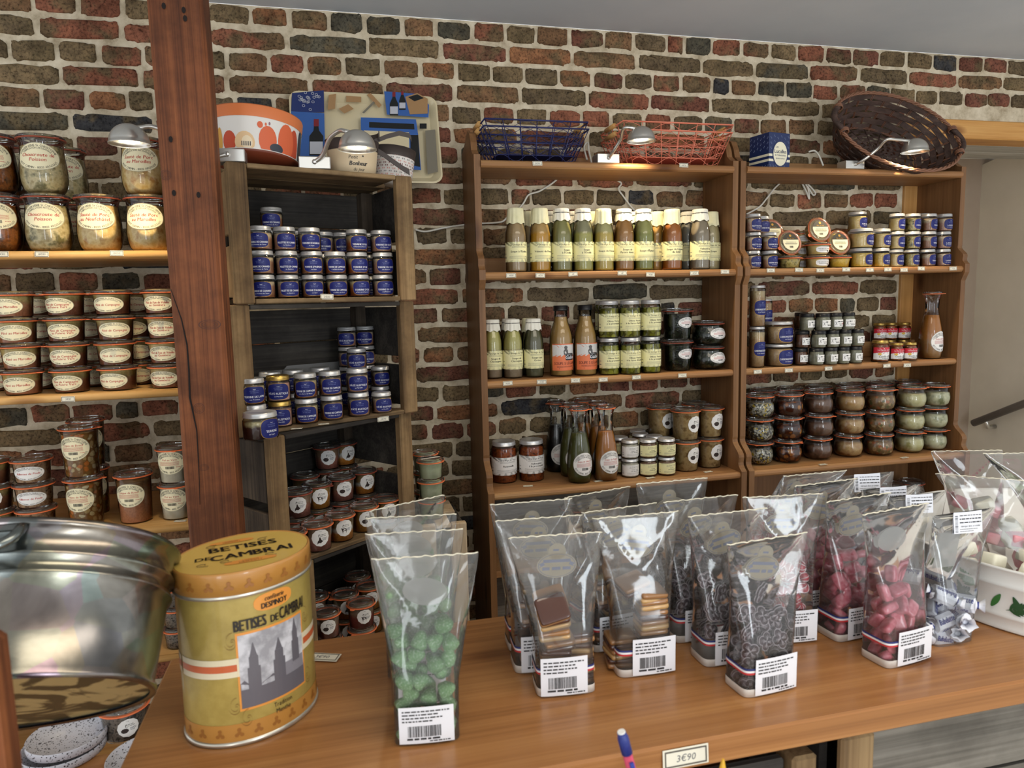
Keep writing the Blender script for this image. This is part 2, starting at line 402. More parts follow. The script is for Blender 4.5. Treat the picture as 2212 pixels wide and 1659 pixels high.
# ------------------------------------------------------------------ the room
WY = 2.4                                               # face of the brick wall
XO = atY(1950, 420, WY).x                              # left side of the stair opening
ZL1 = atY(2150, 263, WY).z; ZL0 = atY(2150, 303, WY).z # pine lintel over the opening
CEIL = 2.405
def brick_mat():
    t = NT('old bricks'); p = t.bsdf(); a = t.n('ShaderNodeAttribute', attribute_name='tint'); v = t.coords((1, 1, 1), False)
    n1 = t.noise(v, 26, 5, .6); n2 = t.noise(v, 130, 4, .7); n3 = t.noise(v, 14, 4)
    c = t.mix(t.ramp(n3, [(.46, (0, 0, 0, 1)), (.6, (.85, .85, .85, 1))]), a.outputs[0], rgb(108, 94, 70))
    c = t.mix(.75, c, t.ramp(n1, [(.3, (.4, .38, .37, 1)), (.52, (1, 1, 1, 1)), (.72, (1.35, 1.3, 1.2, 1))]), 'MULTIPLY')
    c = t.mix(.9, c, t.ramp(n2, [(.34, (.25, .23, .21, 1)), (.48, (.95, .95, .95, 1)), (.66, (1.3, 1.26, 1.2, 1))]), 'MULTIPLY')
    sp = t.noise(v, 48, 6, .7); c = t.mix(t.ramp(sp, [(.69, (0, 0, 0, 1)), (.74, (.7, .7, .7, 1))]), c, rgb(206, 196, 178))
    t.l(c, p.inputs['Base Color']); p.inputs['Roughness'].default_value = .95; p.inputs['Specular IOR Level'].default_value = .15
    t.bump(n2, p, .7, .004); return t.m
def mortar_mat():
    t = NT('lime mortar'); p = t.bsdf(); v = t.coords((1, 1, 1), False); n = t.noise(v, 22, 6, .65); n2 = t.noise(v, 5, 3)
    c = t.ramp(n, [(.3, rgb(168, 152, 126)), (.5, rgb(208, 194, 168)), (.7, rgb(228, 216, 192))]); t.l(c, p.inputs['Base Color'])
    p.inputs['Roughness'].default_value = .95; p.inputs['Specular IOR Level'].default_value = .1; t.bump(n, p, .8, .006); return t.m
def brick_wall():
    b = MB(); tint = []
    b.box(-2.8, XO, WY, WY+.3, 0, CEIL); b.box(XO, 3.8, WY, WY+.3, ZL1, CEIL)
    tint += [(1, 1, 1, 1)]*len(b.v)
    pal = [rgb(142, 92, 72)]*6+[rgb(122, 80, 66)]*4+[rgb(124, 106, 80)]*6+[rgb(110, 95, 74)]*4+[rgb(130, 100, 74)]*4+[rgb(90, 86, 74)]*2+[rgb(68, 68, 70)]+[rgb(148, 104, 74)]*2
    r = random.Random(12)
    for k in range(-1, 35):
        zt = EYE+.84-.066*k; zc = zt-.033
        st = k % 2 == 0; x = -2.75+r.uniform(0, .1)
        while x < 3.7:
            L = (.229 if st else .1145)*r.uniform(.92, 1.08)
            if r.random() < .07: L *= .62
            gap = r.uniform(.009, .016); hh = r.uniform(.0245, .0280); x1 = x+L-gap; zz = zc+r.uniform(-.003, .003)
            if zc < ZL1+.03 and x1 > XO-.012:
                if x > XO-.05: break
                x1 = XO-.012
            if zz+hh > CEIL-.004: hh = (CEIL-.004-zc); zz = zc
            c = pal[r.randrange(len(pal))]; f = r.uniform(.82, 1.15); c = (c[0]*f, c[1]*f, c[2]*f, 1)
            w2 = (x1-x)/2; cx = (x+x1)/2; n = 46 if st else 32; o = []
            e = r.uniform(4.5, 9); sk = r.uniform(-.02, .02)
            for i in range(n):
                an = 2*PI*(i+.5)/n; ca, sa = math.cos(an), math.sin(an)
                px = w2*math.copysign(abs(ca)**(2/e), ca); pz = hh*math.copysign(abs(sa)**(2/e), sa)
                nz = noise.noise(Vector((cx*31+px*70, 3.3, zz*31+pz*90)))+.6*noise.noise(Vector((cx*97+px*230, 7.7, zz*97+pz*260)))
                o.append((px*(1+nz*(.03 if st else .06)), pz*(1+nz*.23)+sk*px))
            d = r.uniform(.004, .010); vs = [(cx+px, WY+.002, zz+pz) for px, pz in o]+[(cx+px*.985, WY-d*.6, zz+pz*.94) for px, pz in o]+[(cx+px*.93, WY-d, zz+pz*.82) for px, pz in o]+[(cx, WY-d-.001, zz)]
            fs = [(j*n+i, j*n+(i+1) % n, j*n+n+(i+1) % n, j*n+n+i) for j in (0, 1) for i in range(n)]+[(2*n+i, 2*n+(i+1) % n, 3*n) for i in range(n)]
            b.add(vs, fs, 1, True); tint += [c]*len(vs)
            x = x1+gap
    me = b.mesh('brick wall', [mortar_mat(), brick_mat()])
    at = me.color_attributes.new('tint', 'FLOAT_COLOR', 'POINT'); at.data.foreach_set('color', [q for c in tint for q in c])
    struct('wall_back', me)
brick_wall()
PLASTER = mottled('white ceiling paint', rgb(208, 216, 224), rgb(216, 223, 230), 3, .9, bump=.03)
BEIGE = mottled('beige stair wall paint', rgb(196, 188, 172), rgb(204, 196, 180), 4, .85, bump=.05)
TAUPE = mottled('taupe wall paint', rgb(170, 154, 138), rgb(178, 162, 146), 4, .85, bump=.05)
TILEF = mottled('pale tiled floor', rgb(196, 182, 164), rgb(208, 196, 178), 6, .6)
struct('ceiling', MB().box(-2.8, 3.8, -3, WY+.001, CEIL, CEIL+.1).mesh('ceiling', PLASTER))
struct('floor', MB().box(-2.8, 5.2, -3, 4.4, -.1, 0).mesh('floor', TILEF))
# stairwell beyond the opening
YF = 3.35; pc = atY(2122, 356, YF); XS = pc.x
struct('wall_far', MB().box(XO-.4, XS+.15, YF, YF+.1, 0, CEIL).mesh('far stair wall', TAUPE))
pa = atX(2212, 315, XS)
b = MB(); b.prism([(YF, 0), (YF, pc.z), (pa.y, pa.z), (1.9, pa.z+(pa.z-pc.z)/(pa.y-YF)*(1.9-pa.y)), (1.9, 0)], 0, XS, XS+.12); struct('wall_right', b.mesh('stair side wall', BEIGE))
struct('trim_1', MB().box(XO-.02, 3.8, WY-.012, WY+.1, ZL0, ZL1, ch=.004).mesh('pine lintel', wood('lintel pine', rgb(168, 110, 52), rgb(204, 148, 80), rgb(222, 172, 104), 0, .5, across=16, along=1.4)))
SOFF = wood('rough grey soffit board', rgb(128, 124, 114), rgb(170, 166, 154), rgb(196, 192, 180), 0, .9, knots=False, across=14, bump=.6)
ys = atZ(2150, 343, ZL0).y
ym = WY+.1+(ys-WY-.1)*.5
for i, (y0, y1) in enumerate(((WY+.1, ym-.003), (ym+.003, ys))): struct('trim_%d' % (i+2), MB().box(XO-.02, XS+.1, y0, y1, ZL0, ZL0+.03).mesh('soffit board', SOFF))
struct('trim_4', MB().box(XO-.02, XS+.11, ys, YF+.02, pc.z+.03, pc.z+.06).mesh('stair ceiling', plain('stair ceiling white', rgb(232, 232, 230), .9)))
struct('trim_5', MB().box(XO, XO+.06, WY-.012, WY+.2, 0, ZL0, ch=.003).mesh('door post', wood('door post pine', rgb(150, 100, 52), rgb(190, 138, 78), rgb(206, 158, 98), 2, .5)))
# handrail
ha = atX(2103, 914, XS-.07); hb = atX(2212, 872, XS-.07); dv = hb-ha
e = thing('handrail', 'brushed steel stair handrail sloping on the beige wall at far right', 'handrail', ha)
ob('rail', (MB().tube([(0, 0, 0), tuple(dv*2.2)], .02, 12), plain('dull rail steel', rgb(120, 116, 112), .4, .8)), e)
ob('bracket', (MB().tube([tuple(dv*.25+Vector((0, 0, -.005))), tuple(dv*.25+Vector((.02, 0, -.05))), tuple(dv*.25+Vector((.07, 0, -.05)))], .012, 8), STEEL), e)

# oak post in front of the left shelves
PY = 1.6; pl = atY(342, 300, PY); pr = atY(459, 300, PY)
e = thing('oak_post', 'reddish brown oak post rising from floor to ceiling left of the crates', 'post', ((pl.x+pr.x)/2, PY+.04, 0))
w = (pr.x-pl.x)/2
b = MB()
N = 26
for i in range(N):
    z0, z1 = CEIL*i/N, CEIL*(i+1)/N
def postring(z):
    j = lambda k: noise.noise(Vector((k*7.1, 0, z*2.2)))*.004
    return [(-w+j(1), -.04+j(2), z), (-w+.006+j(1), -.046+j(2), z), (w-.008+j(3), -.046+j(4), z), (w+j(3), -.038+j(4), z), (w+j(5), .045, z), (-w+j(6), .045, z)]
vs = []; fs = []
for i in range(N+1): vs += postring(CEIL*i/N)
for i in range(N):
    for k in range(6): fs.append((i*6+k, i*6+(k+1) % 6, i*6+6+(k+1) % 6, i*6+6+k))
b.add(vs, fs, 0, False); ob('beam', (b, POSTW), e)
CRACK = plain('dark crack', rgb(22, 12, 8), .9)
cp = [(369, 625), (392, 690), (404, 745), (408, 800), (410, 858), (425, 930), (429, 1000), (432, 1090)]
b = MB(); pts = [atY(u, v, PY-.007) for u, v in cp]; pts = [p-Vector(e.location) for p in pts]
b.tube(pts, [.0006, .0012, .0016, .0018, .002, .0012, .001, .0005], 5); ob('crack', (b, CRACK), e)
for u, v in ((354, 13), (397, 22), (400, 40), (376, 417), (429, 421), (369, 301)):
    b = MB(); p = atY(u, v, PY-.0075)-Vector(e.location); b.lathe([(.001, 0), (.004, .001)], 8, M=Matrix.Translation(p) @ Matrix.Rotation(PI/2, 4, 'X'), sy=1.6); ob('nail_hole', (b, CRACK), e)
KN = plain('dark knot', rgb(66, 34, 22), .6)
for u, v, a, c in ((453, 701, .022, .010), (430, 882, .011, .011), (358, 378, .010, .010), (440, 1010, .010, .007)):
    p = atY(u, v, PY-.0068)-Vector(e.location); b = MB()
    for k in (1, .72, .45): b.lathe([(a*k*.93, 0), (a*k, 0)], 20, M=Matrix.Translation(p+Vector((0, -.0002*(1-k), 0))) @ Matrix.Rotation(PI/2, 4, 'X'), sy=c/a, cap=False)
    ob('knot', (b, KN), e)

# ------------------------------------------------------------------ bookcases
def bookcase(label, xl, xr, tops, lower):
    """xl, xr: outer sides; tops: (height, front Y, back rail); side panels carry scroll steps under each deeper part"""
    e = thing('bookcase', label, 'bookcase', (xl, 0, 0)); W = xr-xl; T = .02
    def pf():
        z = lambda q: EYE+q
        P = [(WY-.012, 0), (2.105, 0), (2.105, z(-.62))]
        def scroll(y0, y1, za, zb):
            n = 12
            return [(y0+(y1-y0)*((i/n)+.16*math.sin(2*PI*i/n*1.5)), za+(zb-za)*i/n) for i in range(n+1)]
        P += scroll(2.105, 2.165, z(-.60), z(-.49)); P += [(2.165, z(.03))]
        P += [(2.15, z(.06)), (2.15, z(.085))]
        P += scroll(2.15, 2.186, z(.09), z(.16)); P += [(2.186, z(.44))]
        P += [(2.205, z(.445)), (2.225, z(.46)), (2.232, z(.485)), (2.25, z(.515)), (2.275, z(.525)), (2.30, z(.52)), (2.33, z(.50)), (WY-.012, z(.48))]
        return P
    for x in (0, W-T): ob('side_panel', (MB().prism(pf(), 0, x, x+T), PINE_Z), e)
    for zz, yf, rail in tops:
        b = MB(); t = .022; z1 = EYE+zz
        pr_ = [(WY-.016, z1-t), (yf+.008, z1-t)]+[(yf+.011-.011*math.cos(a), z1-t/2-.011*math.sin(a+0)*1 if False else z1-t/2+.011*math.sin(a)) for a in (-1.2, -.6, 0, .6, 1.2)]+[(yf+.008, z1), (WY-.016, z1)]
        b.prism(pr_, 0, T+.0005, W-T-.0005); ob('shelf', (b, PINE_X), e)
        if rail: ob('back_rail', (MB().box(T+.001, W-T-.001, WY-.034, WY-.016, z1+.0005, z1+rail), PINE_X), e)
    for zz, yf in lower:
        ob('shelf', (MB().box(T+.0005, W-T-.0005, yf, WY-.03, EYE+zz-.022, EYE+zz), PINE_X), e)
    ob('back_panel', (MB().box(T+.001, W-T-.001, WY-.028, WY-.018, .05, EYE-.63), GREYW if xl < 1 else PINE_Z), e)
    return e
BX0, BX1, CX0, CX1 = .424, 1.322, 1.331, 2.246
TOPS = [(.423, 2.176, .05), (.083, 2.156, .055), (-.257, 2.166, .06), (-.603, 2.11, 0)]
bookcase('honey pine bookcase in the middle holding soup bottles and olive jars', BX0, BX1, TOPS, [(-.87, 2.15), (-1.2, 2.15), (-1.42, 2.13)])
bookcase('honey pine bookcase at right under the wicker basket', CX0, CX1, TOPS, [(-.9, 2.15), (-1.2, 2.15), (-1.42, 2.13)])
# light pine bookcase at left
LY = 1.98; LZ = [.1435, -.212, -.5725, -.93]
LX0, LX1 = -1.42, -.375
e = thing('bookcase', 'light pine shelves at left behind the oak post, lit warmly', 'bookcase', (LX0, 0, 0))
for x in (0, LX1-LX0-.02): ob('side_panel', (MB().box(x, x+.02, LY+.25 if x else LY+.02, WY-.012, 0, EYE+.13), PINE_Z), e)
for z in LZ+[-1.3]:
    b = MB(); b.box(.0205, LX1-LX0-.0205, LY+.006, WY-.014, EYE+z-.02, EYE+z, ch=.004); b.tube([(.021, LY+.008, EYE+z-.010), (LX1-LX0-.021, LY+.008, EYE+z-.010)], .0098, 10); ob('shelf', (b, LPINE), e)

# ------------------------------------------------------------------ wooden crates, openings to the front
def crate(label, origin, ang, W, D, Hh, dark=False, group='old wooden crates stacked beside the post', mats=None):
    e = thing('wooden_crate', label, 'crate', origin, rad(ang), group)
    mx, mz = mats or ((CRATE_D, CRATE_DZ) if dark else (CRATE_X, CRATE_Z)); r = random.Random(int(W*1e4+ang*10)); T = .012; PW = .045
    inner = CRATE_D  # inside boards darker than the outer ones, shade put into the colour
    for x in (0, W-PW):
        ob('corner_post', (MB().box(x, x+PW, 0, .024, .0005, Hh-.0005, ch=.003), CRATE_Z if dark else mz), e)
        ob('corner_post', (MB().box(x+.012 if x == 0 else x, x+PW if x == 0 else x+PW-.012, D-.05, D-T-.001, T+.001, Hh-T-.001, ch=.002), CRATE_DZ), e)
    for x in (.001, W-T-.001):
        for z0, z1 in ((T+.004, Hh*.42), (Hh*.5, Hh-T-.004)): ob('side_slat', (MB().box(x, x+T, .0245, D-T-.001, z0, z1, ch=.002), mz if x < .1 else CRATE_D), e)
    for y0, y1 in ((.0, D*.46), (D*.48, D-T)):
        ob('floor_board', (MB().box(PW+.001 if y0 == 0 else T+.003, W-PW-.001 if y0 == 0 else W-T-.003, y0+.0005, y1, .0005, T, ch=.002), CRATE_X if dark else mx), e)
        ob('top_board', (MB().box(PW+.001 if y0 == 0 else T+.003, W-PW-.001 if y0 == 0 else W-T-.003, y0+.0005, y1, Hh-T, Hh-.0005, ch=.002), mx), e)
    n = 3
    for k in range(n):
        z0 = T+.003+(Hh-2*T-.006)*k/n; z1 = z0+(Hh-2*T)/n-.005
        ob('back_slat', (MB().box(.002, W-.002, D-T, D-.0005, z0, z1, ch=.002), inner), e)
    return e
ZC2 = EYE-.311; ZC1 = EYE+.002
C1 = crate('brown wooden crate at the top of the stack under the striped box and tray', (-.229, 1.75, ZC1), 20, .462, .29, .322)
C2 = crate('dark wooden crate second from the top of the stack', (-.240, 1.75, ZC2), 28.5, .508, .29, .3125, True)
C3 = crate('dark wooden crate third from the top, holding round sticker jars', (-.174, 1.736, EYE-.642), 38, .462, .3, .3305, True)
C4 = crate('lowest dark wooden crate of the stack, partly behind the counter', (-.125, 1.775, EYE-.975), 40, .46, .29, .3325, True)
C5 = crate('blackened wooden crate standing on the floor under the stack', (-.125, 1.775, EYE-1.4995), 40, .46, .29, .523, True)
p = atY(1008, 1128, 1.98)
PCZ = p.z
C6 = crate('pale wooden crate standing right of the dark stack, behind green sweets', (p.x-.135, 1.98, PCZ-.36), 0, .135, .26, .36, mats=(PALEW, PALEW))
C7 = crate('pale wooden crate on the floor under the other pale crate', (p.x-.135, 1.98, .0005), 0, .135, .26, PCZ-.3615, mats=(PALEW, PALEW))

# ------------------------------------------------------------------ counter
CZ = EYE-.5
e = thing('counter', 'oiled honey pine counter carrying bags of sweets and yellow tin', 'counter', (-.258, .68, 0))
ob('counter_top', (MB().box(0, 2.0, 0, .374, CZ-.034, CZ, ch=.003), COUNTERW), e)
ob('back_panel', (MB().box(.03, 1.97, .30, .32, 0, CZ-.0345), PINE_Z), e)
for x in (.03, 1.93): ob('leg', (MB().box(x, x+.05, .06, .11, 0, CZ-.0345), PINE_Z), e)
# weathered crates under the counter
def under_crate(label, x0, x1, grp=None):
    e = thing('wooden_crate', label, 'crate', (x0, .705, CZ-.235), 0, 'grey crates under the counter')
    W = x1-x0
    for z0, z1 in ((0, .095), (.1, .19)): ob('plank', (MB().box(.05, W, 0, .014, z0, z1, ch=.003), GREYW), e)
    for x in (0, W-.05): ob('corner_post', (MB().box(x, x+.048, -.012 if x == 0 else .015, .03 if x else -.0005, -.005, .192, ch=.003), CRATE_Z), e)
    for z in (.01,): ob('floor_board', (MB().box(.001, W-.001, .031, .27, z, z+.012), CRATE_D), e)
    ob('side_slat', (MB().box(.002, .014, .031, .27, .03, .18), CRATE_D), e); ob('side_slat', (MB().box(W-.014, W-.002, .031, .27, .03, .18), CRATE_D), e)
    return e
p = atY(1805, 1600, .705)
under_crate('grey weathered crate under the counter at bottom right corner', p.x, p.x+.46)
p2 = atY(1560, 1640, .705)
e = thing('wooden_crate', 'shadowed brown crate under the counter, left of the grey crate', 'crate', (p2.x-.3, .72, CZ-.25), 0, 'grey crates under the counter')
for z0, z1 in ((0, .09), (.095, .175)): ob('plank', (MB().box(.0, p.x-p2.x+.24, .0, .014, z0, z1, ch=.003), CRATE_D), e)  # brown planks given the dark wood, their shade put into the colour
ob('corner_post', (MB().box(p.x-p2.x+.245, p.x-p2.x+.28, -.01, .03, -.005, .18, ch=.004), CRATE_Z), e)
ob('floor_board', (MB().box(0, p.x-p2.x+.24, .0145, .26, 0, .012), CRATE_D), e)
e = thing('shelf_board', 'plain lower board inside the counter carrying the old crates', 'shelf', (-.2, .69, CZ-.275))
ob('board', (MB().box(.0, 1.85, .0, .28, -.0, .0195), PINE_X), e)

# ------------------------------------------------------------------ cables on the wall
CABLE = plain('white cable', rgb(222, 218, 206), .5)
def cable(label, pts, r=.0032):
    q = [atY(u, v, Y) for u, v, Y in pts]; c = []
    for i in range(len(q)-1):
        p0, p1, p2, p3 = q[max(0, i-1)], q[i], q[i+1], q[min(len(q)-1, i+2)]
        for k in range(6):
            t = k/6; c.append(.5*((2*p1)+(p2-p0)*t+(2*p0-5*p1+4*p2-p3)*t*t+(3*p1-p0-3*p2+p3)*t**3))
    c.append(q[-1]); o = c[0]
    tag(ob('cable', (MB().tube([p-o for p in c], r, 8), CABLE), None, o), label, 'cable', 'white lamp cables')
W1 = WY-.013
cable('white cable on bricks between the crates and middle bookcase', [(897, 496, W1), (920, 500, W1), (960, 492, W1), (1000, 486, W1), (1030, 483, W1), (1080, 480, W1), (1095, 470, W1), (1112, 452, W1)])
cable('white cable curving down behind the first soup bottle', [(1112, 460, W1), (1130, 440, W1), (1142, 421, W1), (1165, 413, W1), (1190, 398, W1), (1207, 384, W1)])
cable('white cable kinked above the fifth soup bottle', [(1326, 386, W1), (1342, 396, W1), (1336, 408, W1), (1347, 425, W1), (1366, 450, W1), (1380, 462, W1)])
cable('short white cable behind the navy baskets on bookcase top', [(1278, 352, 2.34), (1272, 325, 2.35), (1270, 308, 2.37), (1262, 318, 2.37), (1268, 345, 2.34)])
cable('white cable at left end of the right bookcase', [(1612, 463, W1), (1640, 447, W1), (1655, 430, W1), (1672, 408, W1), (1690, 391, W1)])
cable('bundled white cable hanging under top shelf of right bookcase', [(1731, 393, W1), (1742, 415, W1), (1748, 430, W1), (1746, 410, W1), (1739, 394, W1), (1752, 405, W1), (1761, 417, W1), (1756, 421, W1), (1744, 402, W1)])
cable('white cable beside the small blue box on bookcase top', [(1747, 328, 2.3), (1760, 326, 2.3), (1770, 338, 2.28), (1778, 358, 2.26)])

# ------------------------------------------------------------------ food
F_CHOU = mottled('pale choucroute', rgb(176, 150, 96), rgb(220, 200, 150), 45, .4, rgb(122, 112, 70))
F_PORC = mottled('creamy pork stew', rgb(214, 170, 96), rgb(236, 204, 140), 40, .4, rgb(196, 140, 72))
F_VLEES = mottled('dark amber stew', rgb(86, 44, 16), rgb(150, 86, 34), 50, .3, rgb(54, 26, 12))
F_PATE = layered('pink pate under fat', .06, [(.25, rgb(176, 112, 78)), (.62, rgb(196, 132, 92)), (.74, rgb(214, 184, 120)), (.95, rgb(206, 182, 112))])
F_CAMP = layered('country pate under jelly', .06, [(.25, rgb(122, 72, 48)), (.66, rgb(150, 94, 62)), (.76, rgb(150, 128, 78)), (.95, rgb(190, 166, 100))])
F_FOIE = layered('liver pate', .06, [(.3, rgb(150, 92, 66)), (.7, rgb(170, 112, 78)), (.8, rgb(222, 190, 132)), (.95, rgb(214, 184, 120))])
F_TRIPE = chunky('tripe with carrots', rgb(140, 92, 40), [rgb(214, 186, 132), rgb(196, 160, 100), rgb(210, 120, 50), rgb(226, 206, 160), rgb(150, 108, 52)], 75, .5)
F_LANG = layered('tongue in sauce', .13, [(.1, rgb(196, 124, 84)), (.5, rgb(182, 116, 78)), (.75, rgb(150, 104, 62)), (.95, rgb(120, 84, 46))], .01)
F_VOL = mottled('pale creamed chicken', rgb(206, 192, 164), rgb(226, 214, 190), 30, .4)
F_RILL = mottled('shredded rillettes', rgb(150, 108, 78), rgb(196, 158, 122), 90, .6, rgb(112, 76, 52), bump=.5)
F_T1 = layered('brown terrine', .056, [(.2, rgb(150, 96, 62)), (.6, rgb(170, 118, 84)), (.75, rgb(206, 190, 160)), (.95, rgb(150, 110, 78))])
F_T2 = layered('grey pink terrine', .056, [(.2, rgb(168, 120, 98)), (.6, rgb(190, 146, 124)), (.8, rgb(214, 196, 170)), (.95, rgb(190, 160, 130))])
F_T3 = layered('amber terrine', .056, [(.15, rgb(120, 58, 20)), (.5, rgb(160, 84, 34)), (.75, rgb(206, 184, 140)), (.95, rgb(214, 196, 150))])
F_DARK = layered('dark jelly with fat cap', .062, [(.1, rgb(40, 14, 8)), (.55, rgb(58, 20, 10)), (.68, rgb(206, 190, 140)), (.95, rgb(196, 180, 130))])
F_PINK = mottled('pink rustic pate', rgb(206, 150, 130), rgb(226, 176, 156), 60, .5, rgb(186, 124, 104))
F_ST1 = layered('pate over orange jelly', .08, [(.1, rgb(218, 134, 56)), (.38, rgb(235, 156, 72)), (.5, rgb(235, 235, 224)), (.62, rgb(153, 119, 69)), (.95, rgb(117, 97, 61))], .008, (.62, .58, .54, 1))
F_ST2 = layered('brown rose pate', .08, [(.1, rgb(168, 103, 89)), (.45, rgb(196, 128, 108)), (.6, rgb(168, 134, 106)), (.95, rgb(128, 103, 75))], .008, (.62, .58, .54, 1))
F_ST3 = layered('amber game pate', .08, [(.1, rgb(196, 128, 47)), (.5, rgb(224, 153, 67)), (.7, rgb(181, 140, 72)), (.95, rgb(123, 106, 67))], .008, (.62, .58, .54, 1))
F_ST4 = layered('dark red pate', .08, [(.1, rgb(134, 52, 47)), (.5, rgb(156, 72, 61)), (.65, rgb(168, 136, 108)), (.95, rgb(128, 112, 86))], .008, (.62, .58, .54, 1))
F_CREAM = mottled('pale green cream', rgb(196, 204, 160), rgb(214, 216, 180), 40, .5)
F_OLIVE = chunky('green olives', rgb(96, 92, 30), [rgb(150, 148, 48), rgb(168, 166, 64), rgb(130, 128, 40), rgb(178, 176, 82)], 52, .55, .25, .6)
F_BEANS = chunky('dark green beans', rgb(14, 20, 12), [rgb(34, 44, 24), rgb(24, 34, 18), rgb(46, 52, 26)], 120, .5, .3)
F_RATA = mottled('ratatouille', rgb(120, 52, 20), rgb(170, 84, 36), 70, .4, rgb(84, 34, 16), bump=.3)
F_STEW = mottled('pale brown stew', rgb(176, 140, 88), rgb(196, 164, 112), 40, .4, rgb(130, 96, 52))
F_CAV = mottled('aubergine spread', rgb(120, 84, 54), rgb(150, 112, 76), 60, .5)
F_CHEV = mottled('pale garlic cream', rgb(190, 182, 160), rgb(206, 198, 178), 60, .5)
F_YEL = layered('yellow foie gras', .06, [(.1, rgb(232, 186, 56)), (.5, rgb(236, 196, 84)), (.8, rgb(226, 190, 96)), (.95, rgb(214, 184, 104))], .004, (.7, .6, .4, 1))
F_YEL2 = mottled('pale yellow foie gras', rgb(222, 186, 108), rgb(236, 206, 140), 50, .4)
F_HERB = mottled('herb terrine', rgb(160, 140, 70), rgb(206, 184, 110), 70, .4, rgb(90, 76, 34))
F_CARB = layered('carbonade under fat', .13, [(.1, rgb(150, 112, 72)), (.4, rgb(190, 156, 110)), (.8, rgb(176, 140, 96)), (.95, rgb(206, 184, 140))], .01)
F_GREY = mottled('grey green spread', rgb(126, 122, 98), rgb(150, 146, 122), 60, .5)
F_BROWN = mottled('brown spread', rgb(84, 50, 30), rgb(112, 70, 44), 60, .5)
F_ONION = mottled('onion confit', rgb(110, 56, 24), rgb(150, 86, 40), 80, .4)
F_B1 = chunky('white grain with yellow bits', rgb(60, 54, 44), [rgb(206, 200, 184), rgb(180, 172, 150), rgb(206, 176, 52), rgb(70, 60, 48), rgb(214, 208, 192)], 150, .62, .5)
F_B2 = chunky('potatoes in dark sauce', rgb(70, 26, 8), [rgb(170, 96, 28), rgb(130, 62, 18), rgb(84, 34, 12), rgb(190, 124, 44)], 48, .42, .25)
F_B3 = mottled('brown beef stew', rgb(98, 68, 52), rgb(122, 88, 68), 22, .35, rgb(80, 52, 38))
F_B4 = mottled('tan stew', rgb(186, 142, 88), rgb(206, 170, 118), 26, .4, rgb(160, 104, 56))
F_B5 = chunky('tan stew with vegetables', rgb(150, 114, 74), [rgb(196, 164, 116), rgb(130, 104, 66), rgb(190, 110, 60), rgb(206, 180, 136), rgb(110, 106, 60)], 80, .5)
F_B6 = mottled('cream fish stew', rgb(206, 196, 138), rgb(222, 214, 168), 24, .4, rgb(160, 150, 90))
F_B7 = mottled('cream leek stew', rgb(196, 192, 150), rgb(216, 212, 176), 20, .4, rgb(120, 122, 74))
F_SPK = mottled('grey speckled rillettes', rgb(70, 62, 56), rgb(150, 136, 124), 130, .6, rgb(40, 34, 30))
def soup(name, r, g, b, r2=None, g2=None, b2=None, at=.8, h=.19):
    a = rgb(r, g, b); c = rgb(r2, g2, b2) if r2 else a
    d = tuple(x*.9 for x in a[:3])+(1,)
    return layered(name, h, [(.05, d), (at-.02, a), (at+.03, c), (.99, c)], .004, (.88, .88, .88, 1), 60)

# ------------------------------------------------------------------ label artwork
def oval_art(w, h, lines, paper=0, code=False, lh=.13):
    """oval label: two arcs of black capitals above, one below, red names in the middle"""
    a, c = w/2, h/2
    t = outline(ell(w*.985, h*.985), .015, 3)
    t += arctext('CONSERVERIE St CHRISTOPHE', a*.86, c*.80, rad(164), rad(16), h*.085, 1)
    t += arctext('FABRICATION ARTISANALE', a*.72, c*.62, rad(150), rad(30), h*.068, 1)
    t += arctext('PETIT CHEMIN - 80120 ARGOULES', a*.86, c*.82, rad(202), rad(338), h*.08, 1)
    n = len(lines)
    if code:
        t += text(lines[0], 0, h*.13, h*.085, w*.62, 2, .15)
        for k in range(5): t += small_print(-w*.34, w*.3, h*(.03-.035*k), h*.012, 2, k+len(lines[0]))
        t += barcode(-w*.14, w*.14, -h*.26, -h*.15, 1); t += small_print(w*.2, w*.34, -h*.2, h*.02, 2, 4)
    else:
        for i, s in enumerate(lines): t += text(s, 0, h*(-.02+(n-1)*.085-i*.17), h*lh, w*.72, 2, .18, .03)
    return [shape(ell(w, h), 0, 5), t]
OVM = [CREAM, INK, REDINK, GREYINK]; OVW = [WHITEP, INK, REDINK, GREYINK]
def blue_art(w, h, lines, seed=0):
    t = outline(sup(w, h, 3.2), .03, 2)
    t += [([(-.003+i*.001, h*.33-.001*(1-((i-3)/3)**2)) for i in range(7)]+[(.003-i*.001, h*.33-.0006-.001*(1-((i-3)/3)**2)) for i in range(7)], [tuple(range(14))], 1)]
    t += text('LE COMPTOIR', 0, h*.22, h*.06, w*.4, 3)+text('DE MALOUE', 0, h*.12, h*.06, w*.36, 3)
    t += text(lines[0], 0, -h*.12, h*.125, w*.88, 1, 0, .04)
    if len(lines) > 1: t += text(lines[1], 0, -h*.29, h*.075, w*.7, 1)
    t += bar(-w*.47, w*.47, h*.015, h*.02, 3)
    return [shape(sup(w, h, 3.2), 0, 5), t]
BLM = [BLUEP, WINK, GOLD, plain('pale blue ink', rgb(112, 122, 178), .6)]
